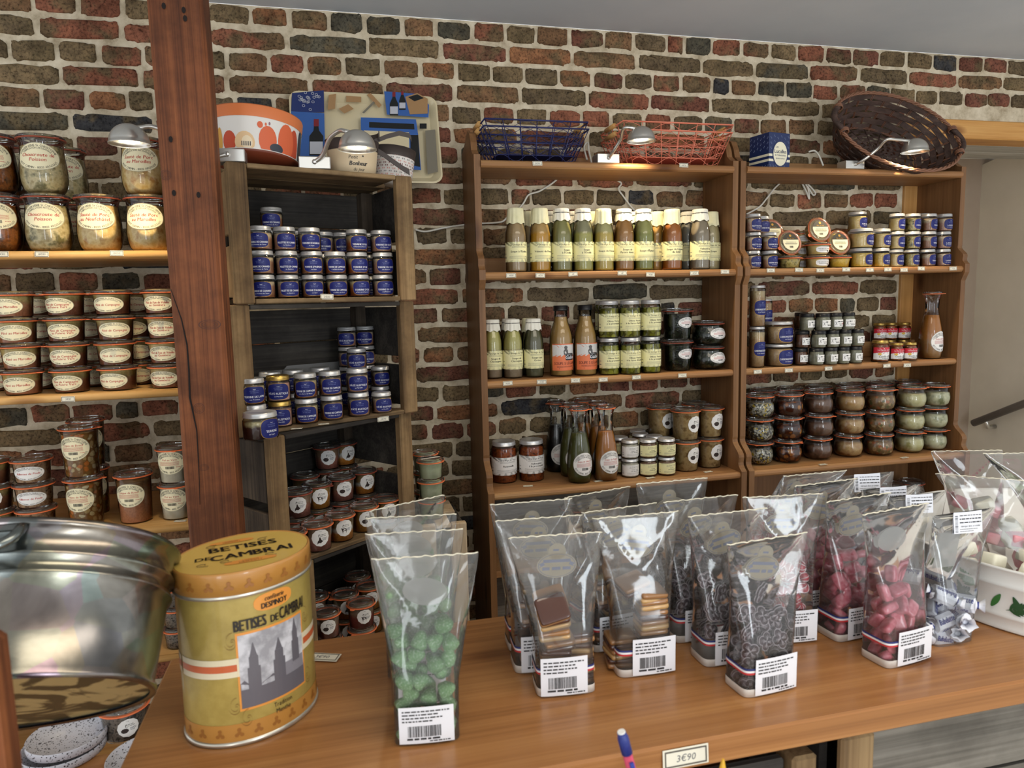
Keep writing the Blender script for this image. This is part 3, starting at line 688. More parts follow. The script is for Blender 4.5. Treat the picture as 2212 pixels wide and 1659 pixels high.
def farm_art(w, h, lines, seed=1):
    t = text('La Grange du Tessu', 0, h*.36, h*.085, w*.8, 1)
    for k in range(2): t += small_print(-w*.2, w*.2, h*(.25-.05*k), h*.014, 2, seed+k)
    n = len(lines)
    for i, s in enumerate(lines): t += text(s, 0, h*(.02+(n-1)*.065-i*.14), h*.10, w*.8, 1, 0, .05)
    for k in range(3): t += small_print(-w*.28, w*.28, h*(-.22-.06*k), h*.014, 2, seed+7+k)
    t += small_print(-w*.47, -w*.40, -h*.1, h*.03, 2, 3)+small_print(-w*.47, -w*.40, -h*.3, h*.05, 2, 5)
    return [shape(rect(w, h), 0, 8), t]
FAM = [PALEY, INK, GREYINK]; FAW = [WHITEP, INK, GREYINK]
def stick_art(d, seed=0, col=1):
    r = random.Random(seed); t = []
    n = 20
    if seed % 3 == 0: sil = [(-d*.16+d*.17*math.cos(2*PI*i/n)*(1+.15*math.sin(3*i)), -d*.13+d*.13*math.sin(2*PI*i/n)) for i in range(n)]
    elif seed % 3 == 1: sil = [(-d*.10, -d*.02), (-d*.05, d*.05), (-d*.02, d*.02), (d*.02, -d*.1), (d*.12, -d*.2), (d*.0, -d*.3), (-d*.12, -d*.28), (-d*.2, -d*.36), (-d*.18, -d*.2), (-d*.1, -d*.1)]
    else: sil = [(-d*.22, d*.02), (-d*.1, -d*.02), (d*.02, -d*.0), (d*.1, -d*.08), (d*.08, -d*.32), (d*.05, -d*.16), (-d*.1, -d*.18), (-d*.12, -d*.34), (-d*.16, -d*.14)]
    t += [(sil, [tuple(range(len(sil)))], col)]
    t += outline([(-d*.08+d*.05*math.cos(2*PI*i/14), d*.12+d*.1*math.sin(2*PI*i/14)) for i in range(14)], .25, 2)
    t += small_print(-d*.02, d*.28, d*.16, d*.03, 2, seed)+small_print(-d*.0, d*.3, d*.08, d*.03, 2, seed+1)
    t += small_print(d*.08, d*.36, -d*.04, d*.025, 3, seed+2)+small_print(d*.08, d*.34, -d*.1, d*.025, 3, seed+3)+small_print(d*.1, d*.3, -d*.16, d*.025, 3, seed+4)
    t += small_print(-d*.06, d*.05, d*.36, d*.02, 2, 3)
    return [shape(scallop(d), 0, 4), t]
STM = [WHITEP, plain('dark brown silhouette', rgb(52, 40, 36), .6), GREYINK, plain('slate ink', rgb(70, 74, 92), .6), plain('salmon ink', rgb(226, 150, 130), .6)]

# ------------------------------------------------------------------ jar kinds: lists of (part, mesh, *sub-parts)
def scalep(p, d, h): return [(r*d, z*h) for r, z in p]
def fill(prof, top, inset=.0018):
    out = [(0, .003)]; 
    for r, z in prof:
        if z <= top: out.append((max(.001, r-inset), max(z, .003)))
    out.append((max(.001, prof_r(prof, top)-inset), top)); out.append((0, top)); return out
P_TULIP = [(.30, .0), (.37, .015), (.43, .08), (.475, .2), (.49, .34), (.475, .5), (.45, .66), (.435, .78), (.45, .88), (.47, .915)]
P_BOWL = [(.30, .0), (.38, .02), (.46, .12), (.50, .30), (.505, .42), (.48, .58), (.44, .72), (.435, .79), (.455, .84)]
P_LOW = [(.36, .0), (.395, .02), (.405, .06), (.43, .5), (.445, .75), (.455, .84)]
P_CYL = [(.36, .0), (.40, .012), (.41, .04), (.435, .5), (.45, .8), (.46, .90)]
P_CAR = [(.38, .0), (.44, .012), (.485, .1), (.50, .2), (.49, .3), (.44, .45), (.36, .58), (.30, .68), (.28, .77), (.30, .88), (.36, .962)]
P_SCREW = [(.43, .0), (.475, .02), (.49, .08), (.495, .5), (.49, .70), (.46, .77), (.445, .80)]
P_SOUP = [(.42, .0), (.48, .012), (.50, .04), (.50, .56), (.485, .63), (.42, .73), (.33, .82), (.30, .88), (.30, .95)]
P_TALLB = [(.42, .0), (.48, .012), (.50, .04), (.50, .52), (.485, .58), (.40, .70), (.31, .80), (.265, .87), (.26, .95)]
RING_CAP = {}
def weck(prof, d, h, food, top=.8, lab=None, labz=.5, mats=OVM, ring=RUBBER, tab=0.0, rmod=.5):
    p = scalep(prof, d, h); R = d*rmod; hb = h-.0115
    p = [(r, z) for r, z in p if z < hb-.003]+[(R-.003, hb)]
    g = MB().lathe(p, 28, 0, cap=False); c = MB().lathe(fill(p, top*h), 24, 0, cap=False)
    rg = MB().lathe([(R-.006, hb), (R+.0004, hb+.0004), (R+.001, hb+.0015), (R+.0004, hb+.0026), (R-.006, hb+.0026)], 32, cap=False)
    rg.prism([(R-.001, -.007), (R+.006, -.006), (R+.009, -.003), (R+.009, .003), (R+.006, .006), (R-.001, .007)], 2, hb+.0008, hb+.0024, M=Matrix.Rotation(tab, 4, 'Z') @ Matrix.Rotation(-.0, 4, 'Y'))
    ld = MB().lathe([(R-.004, hb+.003), (R-.0004, hb+.004), (R-.0004, hb+.008), (R-.003, h-.0015), (R*.80, h-.0002), (R*.76, h-.0003), (R*.73, h-.003), (0, h-.003)], 32, cap=False)
    parts = [('glass_body', g.mesh('glass body', GLASS)), ('contents', c.mesh('contents', food)), ('sealing_ring', rg.mesh('sealing ring', ring)), ('glass_lid', ld.mesh('glass lid', LIDGLASS))]
    if lab: parts.append(('label', wrap(lab, p, labz*h).mesh('jar label', mats)))
    return parts
def screw(d, h, food, lid=SILVER, lab=None, labz=.42, mats=BLM, top=.70, prof=P_SCREW, lidh=.19, lidr=.475):
    p = scalep(prof, d, h); g = MB().lathe(p, 24, 0, cap=False); c = MB().lathe(fill(p, top*h), 20, cap=False)
    R = lidr*d; z0 = h*(1-lidh)
    l = MB().lathe([(R-.0012, z0), (R, z0+.0006), (R, z0+.002), (R-.0008, z0+.0026), (R-.0008, h-.003), (R-.0018, h-.0008), (R-.004, h), (R-.008, h-.0006), (0, h-.0006)], 28, cap=False)
    parts = [('glass_body', g.mesh('glass body', GLASS)), ('contents', c.mesh('contents', food)), ('lid', l.mesh('screw lid', lid))]
    if lab: parts.append(('label', wrap(lab, p, labz*h).mesh('jar label', mats)))
    return parts
CAPC = mottled('cream crepe paper', rgb(226, 220, 176), rgb(238, 232, 194), 30, .8, bump=.2); CAPW = mottled('white paper cap', rgb(232, 228, 212), rgb(244, 240, 226), 30, .8, bump=.2); STRING = plain('dark elastic string', rgb(70, 66, 64), .8)
def papercap(d, h, kind):
    b = MB(); n = 48; vs = []; fs = []
    zz = [(1.0, .0), (1.0, .33), (.99, .372), (.95, .378), (.93, .36), (.90, .385), (.86, .405), (.805, .42)] if kind == 's' else [(1.0, .0), (1.0, .34), (.99, .378), (.94, .386), (.88, .395), (.82, .41), (.755, .43)]
    for i, (z, r) in enumerate(zz):
        for k in range(n):
            a = 2*PI*k/n; t = i/(len(zz)-1); w = 1+(.05*t*math.sin(a*14)+.03*t*math.sin(a*9+2) if i > 1 else 0)
            dz = (.012*math.sin(a*7+1) if i == len(zz)-1 else 0)
            vs.append((r*d*w*math.cos(a), r*d*w*math.sin(a), (z+dz)*h))
    for i in range(len(zz)-1):
        for k in range(n): fs.append((i*n+k, i*n+(k+1) % n, (i+1)*n+(k+1) % n, (i+1)*n+k))
    b.add(vs, fs, 0, True)
    return b.mesh('paper cap', CAPW if kind == 's' else CAPC)
def soupbottle(food, kind, lines, d=.068, h=.199, lab=True, top=.86):
    p = scalep(P_SOUP, d, h); g = MB().lathe(p, 28, cap=False); c = MB().lathe(fill(p, top*h), 24, cap=False)
    parts = [('glass_body', g.mesh('bottle glass', GLASS)), ('contents', c.mesh('soup', food))]
    cap = ('paper_cap', papercap(d, h, kind))
    if kind == 's': cap += (('string', MB().tube([(.366*d*math.cos(2*PI*i/24), .366*d*math.sin(2*PI*i/24), .932*h) for i in range(24)], .0012, 5, closed=True).mesh('string', STRING)),)
    parts.append(cap)
    if lab: parts.append(('label', wrap(farm_art(d*1.75, .062, lines), p, .315*h).mesh('bottle label', FAM)))
    return parts

# ------------------------------------------------------------------ putting jars on shelves
LV = {1: [''], 2: ['lower', 'upper'], 3: ['bottom', 'middle', 'top'], 4: ['bottom', 'second from bottom', 'third from bottom', 'top']}
rj = random.Random(5)
def spot(u, v, Z, r=0, Y=None):
    """where a round thing of radius r stands when its foot shows at u, v on the surface of height Z (or at depth Y)"""
    y = Y if Y is not None else atZ(u, v, Z).y+r
    return Vector((atY(u, v, y).x, y, Z))
def stack(kinds, p, n, hh, name, desc, where, cat, group, rz=None, jit=.0016, face=None):
    """n jars on top of each other; desc may hold one text per level"""
    z = p.z; HOLD[0] = True; STK.append(dict(o=[], r=0, z0=p.z, z1=p.z, x=p.x, y=p.y))
    for i in range(n):
        k = kinds[i] if isinstance(kinds[0], list) else kinds
        d = desc[i] if isinstance(desc, (list, tuple)) else desc
        lab = '%s, %s of %s' % (d, LV[n][i], where) if n > 1 else '%s, %s' % (d, where)
        a = (rz if rz is not None else rj.uniform(-.22, .22))
        place(k, name, lab, cat, (p.x+rj.uniform(-jit, jit)*(i > 0), p.y+rj.uniform(-jit, jit)*(i > 0), z+.0003), a, group)
        z += hh+.0004
    HOLD[0] = False

# ------------------------------------------------------------------ left shelves
LS = [EYE+z for z in LZ]
def tul(food, lines, code=False): return weck(P_TULIP, .108, .142, food, .80, oval_art(.100, .066, lines, code=code), .60, OVM, DULLRUB, rj.uniform(0, 6))
G1 = 'tall tulip jars on the upper left shelf'
yl = LY+.07
stack(tul(F_VLEES, ['Vlees'], True), spot(2, 540, LS[0], Y=yl), 2, .142, 'preserve_jar', 'tulip jar of dark amber stew', 'stack cut by the left photo edge', 'jar', G1, .25)
stack(tul(F_CHOU, ['Choucroute de', 'Poisson']), spot(110, 540, LS[0], Y=yl), 2, .142, 'preserve_jar', 'tulip jar labelled Choucroute de Poisson', 'front stack on the upper left shelf', 'jar', G1, .1)
stack(tul(F_CHOU, ['Choucroute de', 'Poisson']), spot(158, 540, LS[0], Y=yl+.15), 2, .142, 'preserve_jar', 'shadowed tulip jar labelled Choucroute de Poisson', 'stack behind the front stack', 'jar', G1, .25)
stack(tul(F_VLEES, ['Vlees']), spot(62, 540, LS[0], Y=yl+.15), 2, .142, 'preserve_jar', 'shadowed tulip jar of dark stew', 'stack behind the two leftmost tulip stacks', 'jar', G1)
stack(tul(F_PORC, ['Sauté de Porc', 'au Neufchâtel']), spot(220, 540, LS[0], Y=yl), 1, .142, 'preserve_jar', 'tulip jar labelled Sauté de Porc au Neufchâtel', 'standing alone on upper left shelf', 'jar', G1, .05)
stack(tul(F_PORC, ['Sauté de Porc', 'au Maroilles']), spot(325, 540, LS[0], Y=yl), 2, .142, 'preserve_jar', 'tulip jar labelled Sauté de Porc au Maroilles', 'stack beside the oak post', 'jar', G1, .0)

def low(food, lines): return weck(P_LOW, .098, .0645, food, .80, oval_art(.082, .039, lines, lh=.15), .42, OVM, RUBBER, rj.uniform(0, 6))
G2 = 'low pate jars on the middle left shelf'
yl = LY+.06
for u, lines, food, wh in ((52, ['Pâté au Maroilles'], F_PATE, 'leftmost stack, middle shelf'), (157, ['Pâté de Campagne', 'au Poivre Vert'], F_CAMP, 'second stack, middle shelf'), (259, ['Pâté de Campagne'], F_CAMP, 'third stack, middle shelf'), (366, ['Pâté de Foie de Volailles', 'au Genièvre'], F_FOIE, 'stack beside oak post')):
    k = [low(food, lines) for _ in range(4)]; s = ' '.join(lines).replace('de Foie de Volailles au Genièvre', 'de Foie de Volailles')
    stack(k, spot(u, 845, LS[1], Y=yl), 4, .0645, 'pate_jar', ('jar labelled '+s if 'Poivre' not in s else 'jar labelled '+s[5:]), wh, 'jar', G2, jit=.003)
for u, wh in ((8, 'shadowed back stack at the left photo edge'), (104, 'shadowed back stack behind the first two stacks'), (212, 'shadowed back stack behind second and third stacks'), (310, 'shadowed back stack seen between third stack and post')):
    k = low(F_CAMP, ['Pâté de Campagne']); stack(k, spot(u, 845, LS[1], Y=yl+.13), 4, .0645, 'pate_jar', 'low pate jar', wh, 'jar', G2)

G3 = 'jars on the lower left shelf'
def tall(food, lines, d=.096, h=.136, mats=OVM, cl=True): return weck(P_CYL, d, h, food, .84, oval_art(.080, .064, lines, code=cl), .58, mats, RUBBER, rj.uniform(0, 6))
def mid(food, lines, d=.096, h=.0655): return weck(P_LOW, d, h, food, .82, oval_art(.076, .036, lines, lh=.15), .42, OVW, RUBBER, rj.uniform(0, 6))
def std(food, seed, d=.086, h=.087, top=.82, pr=P_CYL, sd=.045, ring=RUBBER, lz=.52, col=1): return weck(pr, d, h, food, top, stick_art(sd, seed, col), lz, STM, ring, rj.uniform(0, 6))
p = spot(1, 1148, LS[2], Y=LY+.07); stack(std(F_CAMP, 2, .096, .0655), p, 3, .0655, 'pate_jar', 'round sticker jar', 'stack cut by the left photo edge, lower shelf', 'jar', G3, .3)
p = spot(82, 1140, LS[2], Y=LY+.07); stack(mid(F_RILL, ['Rillettes de Poule']), p, 3, .0655, 'pate_jar', 'low jar labelled Rillettes de Poule', 'stack left of the tripe jars', 'jar', G3, .1)
p = spot(190, 1140, LS[2], Y=LY+.075); stack(tall(F_TRIPE, ['Tripes de Boeuf']), p, 2, .136, 'preserve_jar', 'tall jar labelled Tripes de Boeuf', 'front stack above the zinc tub', 'jar', G3, -.12)
p = spot(207, 1140, LS[2], Y=LY+.2); stack(tall(F_TRIPE, ['Tripes de Boeuf']), p, 2, .136, 'preserve_jar', 'shadowed tall jar of tripe', 'stack behind the front tripe stack', 'jar', G3, .4)
p = spot(297, 1135, LS[2], Y=LY+.08); stack(tall(F_LANG, ['Langue de Boeuf']), p, 1, .136, 'preserve_jar', 'tall jar labelled Langue de Boeuf', 'standing right of the tripe jars', 'jar', G3, -.1)
p = spot(385, 1125, LS[2], Y=LY+.08); stack(tall(F_VOL, ['Vol au Vent'], .09, .1), p, 2, .1, 'preserve_jar', 'pale jar labelled Vol au Vent', 'stack beside the oak post', 'jar', G3, -.1)
p = spot(388, 1390, LS[3], Y=LY+.06); stack(std(F_SPK, 1, .08, .058), p, 4, .058, 'pate_jar', 'small speckled rillettes jar', 'stack between zinc tub and yellow tin', 'jar', 'speckled jars on the lowest left shelf', 2.5)

# ------------------------------------------------------------------ crates
def crate_xy(c, u, v, yl):
    """point of a crate's inside at depth yl behind its front, in the column of pixel u, v"""
    a = c.rotation_euler.z; nrm = Vector((-math.sin(a), math.cos(a), 0)); o = Vector(c.location)+nrm*yl; d = ray(u, v); k = nrm.dot(o-Vector((0, 0, EYE)))/nrm.dot(d)
    return d.x*k, d.y*k
def blue(food, lines, d=.057, h=.0575, w=.050, lh=.036, lid=SILVER, lz=.40, top=.70): return screw(d, h, food, lid, blue_art(w, lh, lines), lz, BLM, top)
G4 = 'blue labelled terrine jars in the top crate'
za = C1.location.z+.0122
cols = [(570, 3, ['TERRINE DE CANARD', 'aux Pommes de Terre'], F_T1, 'first column of the top crate', -.1), (622, 3, ['RILLETTES DE CANARD', 'au Genièvre'], F_T2, 'second column of the top crate', .3), (676, 3, ['TERRINE D\'AGNEAU', 'au thym'], F_T1, 'third column of the top crate', .2),
        (728, 2, ['TERRINE DE CAMPAGNE', 'à la Bière du Nord'], F_T3, 'short fourth column of the top crate', .2), (776, 3, ['TERRINE D\'OIE', 'au Poivre et à la Fleur de Sel'], F_T3, 'fifth column of the top crate', .3), (828, 3, ['TERRINE DU CH\'TI', 'à la Moutarde'], F_T2, 'rightmost column of the top crate', .25)]
for u, n, lines, f, wh, rz in cols:
    x, y = crate_xy(C1, u, 630, .062); s = ' '.join(lines[:1]).capitalize()
    k = [blue(f, lines) for _ in range(n)]; stack(k, Vector((x, y, za)), n, .0575, 'terrine_jar', 'blue labelled jar of '+s.lower(), wh, 'jar', G4, rz, jit=.002)
def behind(c, u, v, yl, n, k, hh, z, desc, wh, grp, name='terrine_jar'):
    x, y = crate_xy(c, u, v, yl); stack(k, Vector((x, y, z)), n, hh, name, desc, wh, 'jar', grp)
kb = blue(F_T1, ['TERRINE DE CANARD', 'aux Pommes de Terre'])
behind(C1, 588, 600, .155, 4, kb, .0575, za, 'blue duck terrine jar', 'tall back stack topped by a lone jar', G4)
behind(C1, 552, 600, .14, 3, kb, .0575, za, 'blue labelled terrine jar', 'back stack beside left corner post', G4)
kb = blue(F_T2, ['RILLETTES DE CANARD', 'au Genièvre'])
for u, wh in ((648, 'back stack between second and third columns'), (701, 'back stack seen above the short fourth column'), (738, 'back stack left of the fifth column'), (801, 'back stack left of the rightmost column')):
    behind(C1, u, 600, .15, 3, kb, .0575, za, 'shadowed blue labelled jar', wh, G4)

G5 = 'blue labelled jars in the second crate'
zb = C2.location.z+.0122
def inC(u, v, Z, r): q = atZ(u, v, Z); d = Vector((q.x, q.y, 0)).normalized(); return Vector((q.x+d.x*r, q.y+d.y*r, Z))
for u, v, n, lines, f, lid, wh in ((607, 924, 2, ['PÂTÉ RUSTIQUE', 'au Maroilles'], F_PINK, GOLDLID, 'stack with golden lids in the second crate'), (664, 917, 2, ['TERRINE DE CAMPAGNE', 'à la Bière du Nord'], F_T3, SILVER, 'stack right of golden lids'), (726, 911, 2, ['TERRINE DE CAMPAGNE', 'à la Bière du Nord'], F_T1, SILVER, 'middle front stack of the second crate'),
                                 (787, 903, 2, ['PÂTÉ RUSTIQUE', 'au Maroilles'], F_T2, SILVER, 'front stack near the right corner post')):
    k = [blue(f, lines, .059, .063, .054, .04, lid) for _ in range(n)]; stack(k, inC(u, v, zb, .0295), n, .063, 'terrine_jar', 'blue labelled jar of '+lines[0].lower().replace('pâté rustique', 'rustic pate'), wh, 'jar', G5, rj.uniform(0, .3))
q = inC(843, 897, zb, .028); k = blue(F_T2, ['PÂTÉ RUSTIQUE', 'au Maroilles'], .056, .056); stack(k, q, 1, .056, 'terrine_jar', 'single blue labelled rustic pate jar', 'against the right corner post of second crate', 'jar', G5, .25)
q = inC(556, 936, zb, .029); k = blue(F_T3, ['TERRINE DE LAPIN', 'aux Pruneaux'], .059, .063, .054, .04); stack(k, q, 2, .063, 'terrine_jar', 'blue labelled jar of terrine de lapin', 'stack behind the dark jelly jar', 'jar', G5, .25)
q = inC(517, 925, zb, .029); stack(k, q, 2, .063, 'terrine_jar', 'blue labelled jar of terrine', 'stack hidden by the oak post edge', 'jar', G5, .3)
q = inC(565, 953, zb, .036); k = blue(F_DARK, ['TERRINE', 'de Lapin'], .078, .061, .05, .044, SILVER, .42, .66); place(k, 'terrine_jar', 'wide jar of dark jelly with fat layer at the front of second crate', 'jar', (q.x, q.y, zb+.0003), .75, G5); STK[-1]['pin'] = True
kb = blue(F_T2, ['PÂTÉ RUSTIQUE', 'au Maroilles'], .056, .057)
behind(C2, 772, 830, .115, 3, kb, .057, zb, 'blue labelled rustic pate jar', 'stack behind the front right stack', G5)
behind(C2, 753, 820, .20, 4, kb, .057, zb, 'shadowed blue labelled jar', 'tall back stack left of the other', G5)
behind(C2, 799, 820, .20, 4, kb, .057, zb, 'shadowed blue labelled jar', 'tallest stack in the dark right corner', G5)
behind(C2, 822, 850, .125, 2, kb, .057, zb, 'blue labelled rustic pate jar', 'stack behind the single corner jar', G5)
kb = blue(F_T1, ['TERRINE DE CAMPAGNE', 'à la Bière du Nord'], .059, .062)
for u, wh in ((583, 'back stack behind the golden lids, left'), (634, 'back stack behind the golden lids, right'), (693, 'back stack between the two country terrine stacks')): behind(C2, u, 840, .15, 2, kb, .062, zb, 'shadowed blue labelled terrine jar', wh, G5)
# a clear plastic tray leaning behind the jars
x, y = crate_xy(C2, 660, 860, .235)
e = thing('display_tray', 'grey plastic tray edge standing behind the jars in second crate', 'tray', (x, y, zb+.0003), rad(28.5))
ob('panel', (MB().prism([(-.12, 0), (.12, 0), (.12, .118), (.11, .128), (-.05, .128), (-.06, .118), (-.12, .118)], 1, -.002, .002), plain('grey plastic', rgb(112, 112, 112), .4)), e)

G6 = 'round sticker jars in the third crate'
zc = C3.location.z+.0122
F = [F_ST1, F_ST2, F_ST3, F_ST4]
cnt = 0
for u, v, n, fi, sd, desc, wh in ((681, 1199, 1, 1, 1, 'brown rose pate jar with duck sticker', 'frontmost in the third crate'), (736, 1173, 1, 0, 2, 'two layered pate jar with pheasant sticker', 'front row, right of the frontmost jar'), (788, 1152, 1, 2, 0, 'round sticker jar', 'front row, third from the left'), (834, 1134, 1, 2, 1, 'round sticker jar', 'last of the front row, behind sweets bag'), (634, 1222, 1, 1, 1, 'round sticker jar', 'front row, partly hidden by the tin lid')):
    q = inC(u, v, zc, .037); place(std(F[fi], sd, .084, .074, sd=.046), 'pate_jar', desc+', '+wh, 'jar', (q.x, q.y, q.z+.0003), rj.uniform(.1, .4), G6)
def back(u, vl, n, fi, sd, desc, wh):
    """stack whose topmost lid shows at u, vl"""
    q = atZ(u, vl, zc+n*.0724); place_ = Vector((q.x, q.y, zc))
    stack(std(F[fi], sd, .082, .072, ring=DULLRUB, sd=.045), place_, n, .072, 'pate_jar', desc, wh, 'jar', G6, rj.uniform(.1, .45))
back(640, 1056, 2, 1, 1, 'sticker jar of brown pate', 'stack against the left post of third crate')
back(683, 1040, 2, 2, 2, 'sticker jar of amber pate', 'second stack from left, third crate')
back(736, 1025, 2, 1, 0, 'sticker jar of rosy pate', 'third stack from left, third crate')
back(783, 1011, 2, 0, 1, 'sticker jar of layered pate', 'rightmost back stack, third crate')
back(646, 1016, 2, 0, 1, 'shadowed sticker jar', 'stack behind the left post, third crate')
back(690, 961, 3, 1, 0, 'dark sticker jar', 'tall stack at the back, left one')
back(743, 950, 3, 0, 1, 'dark sticker jar', 'tall stack at the back, right one')
G7 = 'round sticker jars in the lowest crate'
zd = C4.location.z+.0122
def back4(u, vl, n, fi, sd, desc, wh, rub=RUBBER):
    q = atZ(u, vl, zd+n*.0724); stack(std(F[fi], sd, .08, .072, ring=rub, sd=.042), Vector((q.x, q.y, zd)), n, .072, 'pate_jar', desc, wh, 'jar', G7, rj.uniform(.0, .3))
back4(704, 1317, 2, 1, 0, 'sticker jar with dark silhouette', 'front left stack above the counter edge')
back4(779, 1296, 2, 3, 2, 'sticker jar of dark red pate', 'front stack beside the green sweets')
back4(745, 1277, 2, 0, 1, 'sticker jar', 'second row stack between the front two')
back4(680, 1283, 2, 1, 2, 'sticker jar', 'second row stack beside the yellow tin')
back4(797, 1259, 2, 2, 1, 'sticker jar', 'second row stack touching the green bags')
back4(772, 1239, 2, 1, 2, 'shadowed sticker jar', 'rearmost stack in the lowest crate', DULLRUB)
# pale jars on the pale crate
G8 = 'pale green cream jars'
q = atY(934, 1130, 2.06)
kp = weck(P_LOW, .082, .06, F_CREAM, .8, None, .5, OVM, RUBBER, .2)
lidlab = MB().add([(-.03, -.008, .0605), (.03, -.008, .0605), (.03, .002, .0605), (-.03, .002, .0605)], [(0, 1, 2, 3)], 0).add([(-.028, .006, .0605), (.02, .006, .0605), (.02, .02, .0605), (-.028, .02, .0605)], [(0, 1, 2, 3)], 1)
stack([kp, kp, kp+[('label', lidlab.mesh('lid label', [WHITEP, BLACKP]))]], Vector((q.x, 2.06, PCZ)), 3, .06, 'pate_jar', 'pale green cream jar', 'stack standing on the pale crate', 'jar', G8, .3)
stack(kp, Vector((q.x-.035, 2.165, PCZ)), 3, .06, 'pate_jar', 'shadowed pale jar', 'stack behind on the pale crate', 'jar', G8)

# ------------------------------------------------------------------ middle bookcase
S1, S2, S3 = EYE+.083, EYE-.257, EYE-.603
yr = 2.172+.038
G9 = 'paper capped soup bottles on upper shelf'
soups = [(1116, 'c', (170, 140, 96), None, ['Soupe à l\'Endive'], 'beige brown', 'leftmost'), (1168, 'c', (206, 148, 30), (190, 150, 84), ['Velouté de Potiron'], 'mustard orange', 'second from left'), (1214, 's', (142, 136, 76), None, ['Soupe', 'à l\'Oseille'], 'olive green', 'third from left'),
         (1260, 's', (178, 170, 84), (150, 144, 108), ['Soupe', 'à l\'Oseille'], 'yellow green', 'fourth from left'), (1304, 'c', (206, 176, 76), (186, 176, 118), ['Soupe de Fenouil'], 'pale yellow', 'fifth from left'), (1348, 's', (176, 122, 58), None, ['Soupe de', 'Patate douce'], 'orange brown', 'sixth from left'),
         (1390, 's', (142, 142, 58), (166, 162, 92), ['Soupe d\'Épinard'], 'green', 'seventh from left'), (1451, 'c', (176, 100, 24), None, ['Soupe de Légumes', 'du Soleil'], 'dark orange', 'near the right end'), (1511, 's', (150, 134, 110), None, ['Velouté de', 'Champignons'], 'grey beige', 'front right')]
for u, kd, c, c2, lines, cn, wh in soups:
    f = soup('soup '+cn, *c, *(c2 or c), at=.66)
    q = spot(u, 587, S1, Y=yr if u != 1511 else yr-.012); place(soupbottle(f, kd, lines), 'soup_bottle', '%s soup bottle with %s cap, %s on upper shelf' % (cn, 'crepe paper' if kd == 'c' else 'string tied white', wh), 'bottle', (q.x, q.y, q.z+.0003), rj.uniform(-.02, .3), G9)
brow = [(1147, 'c', (170, 140, 96), 'behind the first and second bottles'), (1191, 's', (110, 110, 60), 'behind the second and third bottles'), (1239, 's', (120, 120, 70), 'behind the third and fourth bottles'), (1281, 'c', (190, 160, 80), 'behind the fourth and fifth bottles'), (1368, 's', (110, 116, 50), 'behind the sixth and seventh bottles'),
        (1421, 'c', (196, 142, 60), 'orange one right of the seventh'), (1438, 'c', (160, 110, 50), 'behind the dark orange bottle'), (1484, 's', (122, 116, 104), 'grey one left of the grey beige bottle'), (1543, 'c', (176, 160, 118), 'beige one at the right end')]
for u, kd, c, wh in brow:
    q = spot(u, 587, S1, Y=yr+(.075 if u not in (1421, 1484, 1543) else .058)); place(soupbottle(soup('soup b%d' % u, *c), kd, ['Soupe']), 'soup_bottle', 'back row soup bottle with %s cap, %s' % ('crepe paper' if kd == 'c' else 'white paper', wh), 'bottle', (q.x, q.y, q.z+.0003), rj.uniform(-.3, .3), G9)
G10 = 'small soup bottles on the second shelf'
for u, v, c, c2, lines, wh in ((1067, 819, (140, 118, 92), (190, 180, 104), ['Soupe de', 'Châtaignes'], 'two toned chestnut soup bottle touching the left side panel'), (1109, 818, (142, 122, 96), (188, 178, 100), ['Soupe de', 'Châtaignes'], 'two toned chestnut soup bottle, second on its shelf'), (1154, 816, (84, 82, 52), (96, 92, 60), ['Soupe aux', 'Orties'], 'dark olive nettle soup bottle with white string cap')):
    q = spot(u, v, S2, .031); place(soupbottle(soup('s%d' % u, *c, *c2, at=.5), 's', lines, .065, .192), 'soup_bottle', wh, 'bottle', (q.x, q.y, q.z+.0003), rj.uniform(-.05, .2), G10)
for u, kd, wh in ((1089, 's', 'back row soup bottle with white cap behind the chestnut soups'), (1136, 'c', 'back row bottle with yellow crepe cap beside the nettle soup')):
    q = spot(u, 812, S2, .1); place(soupbottle(soup('sb%d' % u, 150, 140, 90), kd, ['Soupe'], .065, .192), 'soup_bottle', wh, 'bottle', (q.x, q.y, q.z+.0003), 0, G10)
